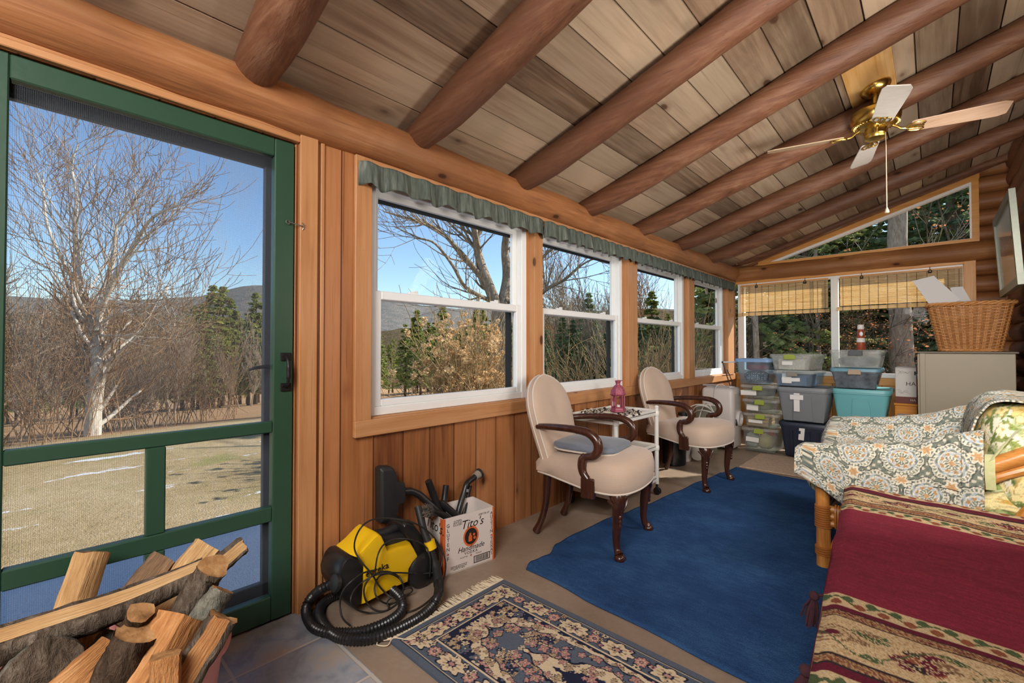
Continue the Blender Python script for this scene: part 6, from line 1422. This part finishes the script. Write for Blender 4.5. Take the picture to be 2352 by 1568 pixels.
# ================================================================== rattan armchair, cushions, quilt, tapestry
RAT = wood('honey rattan', '#8a4d1c', '#c07f3c', '#dba35e', 2, 2.5, knots=0, rough=.28, bst=.08, spec=.6); RATX = wood('honey rattan pole', '#8a4d1c', '#c07f3c', '#dba35e', 0, 2.5, knots=0, rough=.28, bst=.08, spec=.6)
WRAP = flat('rattan binding', '#a8672e', .4, var=.12, sc=40)
YA, YB_ = 2.875, 3.80
so = thing('rattan_armchair', 'wide rattan armchair with bound pole frame, under the patterned quilt', 'armchair', (2.05, 3.34, 0))
for y in (YA, YB_):
    m = MB(); m.tube([(1.605, y, .004), (1.605, y, .2), (1.60, y, .52)], [.033, .0325, .032], 14); leg = m.build('leg', RAT, so, True)
    for zz in (np.arange(.215, .325, .0115), np.arange(.07, .115, .0115)):
        w = MB()
        for z in zz: w.tube([(1.605 + .0345 * math.cos(a), y + .0345 * math.sin(a), z) for a in np.linspace(0, 2 * math.pi, 17)[:-1]], .0062, 5, closed=True)
        o = w.build('cane_wrap', WRAP, None); o.parent = leg; o.matrix_parent_inverse = so.matrix_basis.inverted()
    m = MB(); m.tube([(2.46, y, .004), (2.46, y, .5), (2.52, y, .80)], .032, 12); m.build('leg', RAT, so, True)
    m = MB()
    for z in (.235, .272, .309): m.tube([(1.62, y, z), (2.45, y, z)], [.0185, .0185], 10)
    m.build('side_rail', RATX, so, True)
    w = MB()
    for x in np.arange(1.66, 1.70, .0115): w.tube([(x, y + .024 * math.cos(a), .272 + .060 * math.sin(a)) for a in np.linspace(0, 2 * math.pi, 17)[:-1]], .0062, 5, closed=True)
    w.build('cane_wrap', WRAP, so, True)
    m = MB(); m.tube(spline([(1.648, y, .012), (1.650, y, .10), (1.672, y, .165), (1.73, y, .205), (1.84, y, .215)], 5), .018, 10); m.build('brace', RAT, so, True)
    m = MB(); m.tube(spline([(1.60, y, .50), (1.70, y, .545), (1.95, y, .565), (2.15, y, .605), (2.32, y, .70), (2.46, y, .80), (2.53, y, .88)], 5), .033, 14); m.build('armrest', RATX, so, True)
    m = MB(); m.tube(spline([(2.13, y, .31), (2.135, y, .42), (2.165, y, .515), (2.23, y, .585), (2.33, y, .645), (2.45, y, .72)], 5), .019, 10); m.build('arm_support', RATX, so, True)
    m = MB(); m.tube([(2.24, y + .01, .31), (2.36, y + .01, .52), (2.44, y + .01, .68)], .024, 10); m.build('back_strut', RATX, so, True)
m = MB()
for z in (.235, .272, .309): m.tube([(1.605, YA, z), (1.605, YB_, z)], [.0185, .0185], 10)
m.build('front_rail', RAT, so, True)
m = MB()
for z in (.272, .6, .86): m.tube([(2.47 + (z > .5) * .03 + (z > .8) * .02, YA, z), (2.47 + (z > .5) * .03 + (z > .8) * .02, YB_, z)], [.024, .024], 10)
m.build('back_rail', RAT, so, True)
def floral(S, T, seed=1):
    """cream ground, big yellow blossoms, long green leaves"""
    q = np.random.RandomState(seed); C = np.ones((*S.shape, 3)) * np.array(lin('#e3ddc6'))
    cols = [np.array(lin(x)) for x in ('#8d9a58', '#a7b079', '#6f8048', '#bcc294')]; yl = [np.array(lin(x)) for x in ('#ecdca0', '#e3c982', '#f2e8c2')]
    s0, s1, t0, t1 = S.min(), S.max(), T.min(), T.max(); A = (s1 - s0) * (t1 - t0)
    for k in range(int(60 * A / .3) + 8):
        x, y, a = q.uniform(s0, s1), q.uniform(t0, t1), q.uniform(0, 6.28); L_, W_ = q.uniform(.07, .15), q.uniform(.014, .03)
        dx, dy = S - x, T - y; u = dx * math.cos(a) + dy * math.sin(a); v = -dx * math.sin(a) + dy * math.cos(a) + 2.5 * u * u
        d = (u / L_) ** 2 + (v / (W_ * np.clip(1 - (u / L_) ** 2, .05, 1))) ** 2; c = cols[q.randint(4)]
        C[(d < 1)] = c; C[(d < 1) & (np.abs(v) < .0025)] = c * .62
    for k in range(int(13 * A / .3) + 3):
        x, y = q.uniform(s0, s1), q.uniform(t0, t1); r_ = q.uniform(.05, .09); dx, dy = S - x, T - y; a = np.arctan2(dy, dx); d = np.hypot(dx, dy) / (r_ * (1 + .22 * np.cos(5 * a + k)))
        C[d < 1] = yl[k % 3]; C[(d < 1) & (np.cos(5 * a + k + 6 * d) > .86)] = yl[k % 3] * .72; C[d < .25] = np.array(lin('#cfa95a')); C[(d > .96) & (d < 1.03)] = np.array(lin('#b79a5c'))
    return np.concatenate([C, np.ones((*S.shape, 1))], 2).reshape(-1, 4)
def quilt_pat(S, T):
    """round scalloped medallions on a grey green ground"""
    gnd, cream, org, blue, dk, tea = [np.array(lin(x)) for x in ('#6f7468', '#c9c3b0', '#b48f66', '#a3aeb4', '#3f4542', '#5c6a63')]
    C = np.ones((*S.shape, 3)) * gnd
    small = .5 + .5 * np.cos(S * 150) * np.cos(T * 150); C[small > .72] = cream * .9; C[small < .14] = tea
    P = .19
    def med(cx_, cy_, R0, k):
        dx, dy = S - cx_, T - cy_; a = np.arctan2(dy, dx); r_ = np.hypot(dx, dy); d = r_ / (R0 * (1 + .07 * np.abs(np.cos(k * a / 2)) * 1.6 - .05))
        for hi, c in ((1.06, dk * 1.3), (1.0, cream), (.93, tea)): C[d < hi] = c
        C[(d < .91) & (d > .78) & (np.cos(a * 4 * k) > -.25)] = cream; C[(d < .78)] = cream; C[(d < .74)] = blue * .9
        C[(d < .72) & (np.cos(a * k + 20 * d) > .1)] = gnd; C[(d < .60) & (d > .54)] = cream; C[(d < .54)] = org * .8; C[(d < .54) & (np.cos(a * k) > .2)] = blue; C[(d < .40) & (d > .35)] = cream
        C[d < .35] = tea; C[(d < .33) & (np.cos(a * k * 1.5) > .0)] = cream; C[d < .13] = org
    i0, i1 = int(S.min() / P) - 2, int(S.max() / P) + 2; j0, j1 = int(T.min() / P) - 2, int(T.max() / P) + 2
    for i in range(i0, i1):
        for j in range(j0, j1): med((i + .5 * (j % 2)) * P, j * P * .86, P * .43, 8)
    for i in range(i0, i1):
        for j in range(j0, j1):
            x, y = (i + .5 * (j % 2) + .5) * P, (j + .0) * P * .86
            for q in range(6):
                aa = q * 1.047; xx, yy = x + .0 * math.cos(aa), y
            dx, dy = S - x, T - (y + P * .29); a = np.arctan2(dy, dx); d = np.hypot(dx, dy) / (.03 * (1 + .3 * np.cos(6 * a))); C[d < 1.15] = dk * 1.4; C[d < 1] = cream; C[d < .6] = org
    qz = np.abs(np.sin((S + T * .6) * 58)); C *= (.82 + .22 * np.minimum(1, qz * 3))[..., None]
    return np.concatenate([C, np.ones((*S.shape, 1))], 2).reshape(-1, 4)
FLO = vcol('floral cotton', .9, 300, .25); QUI = vcol('quilted cotton', .95, 260, .4)
def cush(name, label, c, d, e, nu, nv, seed, rx=0, ry=0):
    P = lambda w, q: math.copysign(abs(w) ** q, w); M = Euler((rx, ry, 0)).to_matrix()
    def fn(u, v):
        th = (v - .5) * math.pi * .995; a = u * 2 * math.pi
        p = Vector((P(math.cos(th), e) * P(math.cos(a), e) * d[0], P(math.cos(th), e) * P(math.sin(a), e) * d[1], P(math.sin(th), e * 1.25) * d[2]))
        p += p.normalized() * .012 * mnoise.noise(p * 9 + Vector((seed, 0, 0))); return M @ p
    U, V_ = np.meshgrid(np.linspace(0, 2 * (d[0] + d[1]) * 2, nu + 1), np.linspace(0, d[2] * 4 + .2, nv + 1))
    t = thing(name, label, 'cushion', c)
    MB().grid(fn, nu, nv).build('cover', FLO, t, cols=floral(U, V_, seed), ang=180); return t
cush('seat_cushion', 'thick floral seat cushion of the rattan armchair, its corner showing below the quilt', (1.90, 3.34, .43), (.405, .43, .105), .38, 260, 110, 3)
bc = cush('back_cushion', 'plump floral back cushion of the rattan armchair with leaf and blossom print', (2.36, 3.36, .615), (.19, .48, .285), .55, 300, 150, 5)
side = cush('side_cushion', 'floral side cushion filling the space under the near rattan arm', (2.30, 2.93, .40), (.18, .03, .17), .5, 180, 90, 8)
side2 = cush('arm_cushion', 'floral arm cushion at the far side of the rattan armchair, under the raised quilt', (1.90, 3.77, .565), (.31, .085, .095), .5, 180, 90, 11, ry=R(-8))
# fabric tie round the arm
m = MB()
def ribbon(pts, w, axis): 
    pp = spline(pts, 4); m.loft([[p - axis * w, p + axis * w, p + axis * w + Vector((0, -.002, 0)), p - axis * w + Vector((0, -.002, 0))] for p in pp])
ribbon([(2.30, 2.90, .80), (2.27, 2.86, .76), (2.235, 2.845, .70), (2.215, 2.838, .665)], .012, Vector((.7, 0, .7))); ribbon([(2.215, 2.905, .68), (2.215, 2.875, .685), (2.212, 2.838, .66), (2.212, 2.833, .60), (2.215, 2.836, .54)], .016, Vector((1, 0, .1)))
tag(m.build('cushion_tie', fabric('leaf print tie', '#8d9a58', '#d9d2a8', 40), ang=60), 'leaf print cloth tie knotted round the near rattan arm', 'tie')
# quilt
qt = thing('quilt', 'blue grey medallion quilt rumpled over the rattan armchair', 'quilt', (1.9, 3.3, .6))
ARM = lambda x: interp([(1.45, .628), (1.6, .635), (1.97, .688), (2.15, .765), (2.3, .80)], x)
def prof(x):
    a = ARM(x) + .012; s_ = interp([(1.5, .548), (1.9, .548), (2.08, .56), (2.2, .66), (2.3, .74)], x)
    h = interp([(1.5, .47), (1.62, .43), (1.72, .35), (2.2, .30)], x)
    return [(2.806, h), (2.802, lerp(h, .5, .4)), (2.803, lerp(h, .52, .8)), (2.812, a - .07), (2.838, a - .015), (2.885, a + .004), (2.94, a - .03), (3.0, s_ + .055), (3.08, s_ + .012), (3.22, s_), (3.42, s_ + .004), (3.54, s_ + .03), (3.62, s_ + .085), (3.68, a - .005), (3.75, a + .035), (3.83, a + .02), (3.87, a - .05), (3.885, a - .13)]
pcache = {}
def qA(u, v):
    x = lerp(1.50, 2.20, u); drop = 0
    if u < .10: t = 1 - u / .10; drop = .15 * t ** 1.4 * min(1, max(.0, (v - .10) * 8)); x = 1.535 - .045 * math.sin(min(1, t * 1.6) * 1.57)
    key = round(x, 4)
    if key not in pcache:
        pp = spline([(0, a, b) for a, b in prof(max(1.5, x))], 6); L_ = [0]
        for a, b in zip(pp, pp[1:]): L_.append(L_[-1] + (b - a).length)
        pcache[key] = (pp, L_)
    pp, L_ = pcache[key]; s = v * L_[-1]; i = min(range(len(L_) - 1), key=lambda k: 0 if L_[k] <= s <= L_[k + 1] else 1) ; t = (s - L_[i]) / max(1e-9, L_[i + 1] - L_[i]); p = pp[i].lerp(pp[i + 1], t)
    z = p.z; 
    if drop: z = max(.20, z - drop)
    w = Vector((x * 4, p.y * 4, p.z * 3)); wr = .022 * mnoise.noise(w) + .010 * mnoise.noise(w * 2.7) + .004 * mnoise.noise(w * 7)
    if z > .5 and 3.05 < p.y < 3.6: wr += .018 * math.sin(x * 22 + p.y * 9) * math.exp(-((p.y - 3.5) / .15) ** 2) 
    hem = .02 * mnoise.noise(Vector((x * 7, 3, 1))) if v < .12 else 0
    return (x + .012 * mnoise.noise(w + Vector((9, 0, 0))) + (0 if u < .9 else .02 * mnoise.noise(Vector((p.y * 9, 0, 0)))), p.y - (abs(wr) * .5 if p.y < 2.83 else 0), z + (max(-.004, wr) if p.y >= 2.83 else hem))
nu, nv = 190, 400
us_ = np.linspace(0, 1, nu + 1); Sg, Tg = np.meshgrid(np.where(us_ < .1, -(1 - us_ / .1) * .19, (us_ - .1) * .76), np.linspace(0, 1.75, nv + 1))
MB().grid(qA, nu, nv).build('quilt_cloth', QUI, qt, True, cols=quilt_pat(Sg, Tg), ang=180, solid=.008)
def qB(u, v):
    th = R(lerp(196, 20, u)); y = lerp(3.02, 3.86, v); yy = (y - 3.36) / .49; k = max(.0, 1 - abs(yy) ** 3.2) ** .3
    P = lambda w, q: math.copysign(abs(w) ** q, w)
    x = 2.36 + P(math.cos(th), .62) * .208 * (.8 + .2 * k); z = .615 + P(math.sin(th), .72) * .305 * (.86 + .14 * k)
    w = Vector((x * 5, y * 5, z * 5)); wr = .020 * mnoise.noise(w) + .008 * mnoise.noise(w * 3)
    return (x - .35 * abs(wr), y + .03 * mnoise.noise(Vector((u * 5, 0, 4))) * (1 - v), z + max(-.003, wr))
nu, nv = 180, 200
Sg, Tg = np.meshgrid(np.linspace(.8, 1.55, nu + 1), np.linspace(.35, 1.2, nv + 1))
MB().grid(qB, nu, nv).build('quilt_cloth', QUI, qt, True, cols=quilt_pat(Sg, Tg), ang=180, solid=.008)

# ---- red tapestry throw over a low ottoman
ot = thing('ottoman', 'low ottoman completely covered by the red tapestry throw', 'ottoman', (2.2, 1.9, 0))
m = MB(); m.bx(-.36, .37, -.80, .72, .06, .455); m.build('seat', fabric('dull red cloth', '#5a2026', '#74303a', 90), ot, bevel=.03, seg=3)
for x in (-.31, .31):
    for y in (-.73, .66): MB().lathe([(.02, 0), (.025, .0), (.028, .07), (.02, .07)], (x, y, 0), 12).build('leg', W_MAHO, ot)
tp = thing('tapestry_throw', 'dark red tapestry throw with cream leaf and flower bands in the right foreground', 'throw', (2.2, 1.9, .5))
FL_, NL_, NR_, FR_ = (1.722, 2.735), (1.862, .95), (2.60, .95), (2.60, 2.60)
def tpos(a, b):
    """a: 0 left edge of the top .. 1 right; b: 0 far .. 1 near; beyond 0..1 hangs down"""
    aa, bb = min(1, max(0, a)), min(1, max(0, b))
    x = lerp(lerp(FL_[0], FR_[0], aa), lerp(NL_[0], NR_[0], aa), bb); y = lerp(lerp(FL_[1], FR_[1], aa), lerp(NL_[1], NR_[1], aa), bb)
    x += .010 * mnoise.noise(Vector((y * 5, 1, 0))) * (1 - aa)
    z = .5 + .012 * mnoise.noise(Vector((x * 4, y * 4, 2))) + .003 * mnoise.noise(Vector((x * 14, y * 14, 2)))
    ea = min(aa, .04) / .04; z -= .016 * (1 - ea) ** 2; eb = min(bb, .03) / .03; z -= .016 * (1 - eb) ** 2
    if a < 0: x += a * .12 - .006 + .012 * math.sin(y * 15) * min(1, -a * 4); z += a * 1.0 + .0
    if b < 0: y += -b * .10 + .004; z += b * 1.0; x += .01 * math.sin(x * 20) * -b
    return Vector((x, y, z))
nA, nB = 360, 560; As = np.linspace(-.33, 1, nA + 1); Bs = np.linspace(-.26, 1.02, nB + 1)
def tap_colors():
    A, B = np.meshgrid(As, Bs); yl = np.where(B < 0, 2.735 - B * .9, 2.735 + (.95 - 2.735) * np.clip(B, 0, 1.1)); X = A * .85
    q = np.random.RandomState(4)
    red, mar, cream, tan, brn, grn, dk, rust = [np.array(lin(x)) for x in ('#7f2a3a', '#5f1e2e', '#c4ac84', '#ae8c62', '#7d5f44', '#4d5c3c', '#33292a', '#875038')]
    C = np.ones((*A.shape, 3)) * red
    def put(m, c): C[m] = c
    def band(hi, lo, c): m = (yl <= hi) & (yl > lo); put(m, c); return m
    def leafstrip(hi, lo):
        m = band(hi, lo, cream); c0 = (hi + lo) / 2; w = (hi - lo); ph = X * 60
        v = (yl - c0) / w; put(m & (np.abs(v - .22 * np.sin(ph)) < .06), grn); 
        for k in range(2): put(m & (((np.mod(X + k * .026, .052) - .026) / .013) ** 2 + ((v - (.2 if k else -.2)) / .22) ** 2 < 1), grn if k else rust)
        return m
    def wovenbrown(hi, lo):
        m = band(hi, lo, brn); w = hi - lo; n = q.rand(*A.shape); put(m & (n > .6), tan); put(m & (n < .2), mar); put(m & (np.abs((yl - lo) / w - .08) < .09), dk); put(m & (np.abs((yl - lo) / w - .93) < .08), dk)
        put(m & (np.abs((yl - lo) / w - .5) < .09) & (np.mod(X, .012) < .007), rust)
    def flowers(hi, lo, seed):
        m = band(hi, lo, cream); c0, w = (hi + lo) / 2, hi - lo; r = np.random.RandomState(seed); n = r.rand(*A.shape); put(m & (n > .75), tan)
        for k in range(9):
            x0 = -.3 + k * .16; v = (yl - c0) / w
            if k % 2:
                for p in range(26):
                    a = r.uniform(0, 6.28); rr_ = r.uniform(.0, .055); x, y = x0 + rr_ * math.cos(a) * 1.1, rr_ * math.sin(a) / .2; d = np.hypot((X - x) / .016, (v - y) / (.0125 / w)); put(m & (d < 1) & (n > .25), [mar, rust, dk, mar][r.randint(4)])
                for p in range(14):
                    x, y = x0 + r.choice([-1, 1]) * r.uniform(.05, .10), r.uniform(-.34, .34); put(m & (np.hypot((X - x) / .022, (v - y) / (.011 / w)) < 1) & (n > .3), [grn, grn, brn][r.randint(3)])
            else:
                a = np.arctan2(v * w, X - x0); d = np.hypot((X - x0) / .062, (v * w) / .045)
                put(m & (d < 1) & (np.mod(d * 3.2 + a * .3, 1) < .42) & (n > .2), [rust, grn, brn][k % 3]); put(m & (d < .3), mar)
            put(m & (np.abs(v - .36 * np.sin(X * 20 + seed)) < .02) & (n > .2), grn)
    band(9, 2.735, red); leafstrip(2.735, 2.655); band(2.655, 2.60, mar); band(2.60, 2.585, dk); flowers(2.585, 2.452, 1); wovenbrown(2.452, 2.375); leafstrip(2.375, 2.305)
    leafstrip(1.475, 1.415); band(1.415, 1.395, mar); wovenbrown(1.395, 1.355); flowers(1.355, 1.185, 3); wovenbrown(1.185, 1.140); band(1.140, 1.112, mar); leafstrip(1.112, 1.0); band(1.0, .9, mar)
    rd = np.all(np.abs(C - red) < 1e-6, axis=2); n = q.rand(*A.shape); st = np.repeat(q.rand(A.shape[0], A.shape[1] // 14 + 1), 14, axis=1)[:, :A.shape[1]]
    C *= np.where(rd, .72 + .5 * st * n + .1, .80 + .34 * n)[..., None]
    return np.concatenate([C, np.ones((*A.shape, 1))], 2).reshape(-1, 4)
vs = [tpos(a, b) for b in Bs for a in As]; w = nA + 1
MB().add(vs, [(j * w + i, j * w + i + 1, (j + 1) * w + i + 1, (j + 1) * w + i) for j in range(nB) for i in range(nA)]).build('throw_cloth', vcol('tapestry weave', 1, 420, .8), tp, True, cols=tap_colors(), ang=180)
TAS = flat('dark maroon tassel threads', '#3a1a22', .95, var=.3, sc=120)
for b, c in ((.72, onz(1870, 1368, .42)), (.94, onz(1851, 1540, .42))):
    m = MB(); r = random.Random(int(b * 100)); m.ell(c, (.014, .014, .014), 8, 6)
    for k in range(36):
        a = r.uniform(0, 6.28); q = r.uniform(.2, 1); e = c + Vector((-.012 + .024 * q * math.cos(a), .024 * q * math.sin(a), -.07 - r.uniform(0, .025))); m.tube([c, c.lerp(e, .5) + Vector((.006 * math.cos(a), .006 * math.sin(a), 0)), e], [.003, .0028, .0022], 4)
    m.tube([Vector((c.x + .05, c.y + .01, c.z + .02)), c], .004, 5); m.build('tassel', TAS, tp, True)
# ================================================================== camera, sky, lights
cam = bpy.data.cameras.new('camera'); co_ = bpy.data.objects.new('camera', cam); COL.objects.link(co_)
cam.sensor_width = 36; cam.lens = 36 * FPX / 2352; cam.clip_start = .02; cam.clip_end = 3000
co_.matrix_world = Matrix(((RT.x, UP.x, -FW.x, CAM.x), (RT.y, UP.y, -FW.y, CAM.y), (RT.z, UP.z, -FW.z, CAM.z), (0, 0, 0, 1)))
sc = bpy.context.scene; sc.camera = co_
w = bpy.data.worlds.new('sky'); sc.world = w; w.use_nodes = True; nt = w.node_tree; nt.nodes.clear()
o_ = nt.nodes.new('ShaderNodeOutputWorld'); b_ = nt.nodes.new('ShaderNodeBackground'); s_ = nt.nodes.new('ShaderNodeTexSky')
s_.sky_type = 'NISHITA'; s_.sun_disc = False; s_.sun_elevation = R(27); s_.air_density = 1.0; s_.dust_density = .3; s_.ozone_density = 3.0; s_.altitude = 300
SUN = Vector((.47, .70, .62)).normalized()
s_.sun_rotation = math.atan2(SUN.x, SUN.y)
b_.inputs[1].default_value = SKY_STRENGTH
nt.links.new(s_.outputs[0], b_.inputs[0]); nt.links.new(b_.outputs[0], o_.inputs[0])
def light(name, kind, loc, aim, energy, col=(1, 1, 1), size=1, size_y=None):
    l = bpy.data.lights.new(name, kind); l.energy = energy; l.color = col
    if kind == 'AREA':
        l.size = size
        if size_y: l.shape = 'RECTANGLE'; l.size_y = size_y
    o = bpy.data.objects.new(name, l); COL.objects.link(o); o.location = loc
    o.rotation_euler = (Vector(aim) - Vector(loc)).to_track_quat('-Z', 'Y').to_euler(); return o
sn = light('sun', 'SUN', SUN * 20, (0, 0, 0), SUN_E, (1, .93, .82)); sn.data.angle = R(.6)
for a in ADDED_FILLS: light(*a)
sc.view_settings.view_transform = 'Standard'; sc.view_settings.look = 'None'; sc.view_settings.exposure = 0; sc.view_settings.gamma = 1
c_ = sc.cycles; c_.max_bounces = 7; c_.diffuse_bounces = 3; c_.glossy_bounces = 3; c_.transmission_bounces = 4; c_.transparent_max_bounces = 16
c_.use_denoising = True; c_.caustics_reflective = False; c_.caustics_refractive = False; c_.sample_clamp_indirect = 4
c_.use_adaptive_sampling = True; c_.adaptive_threshold = .05; c_.adaptive_min_samples = 12
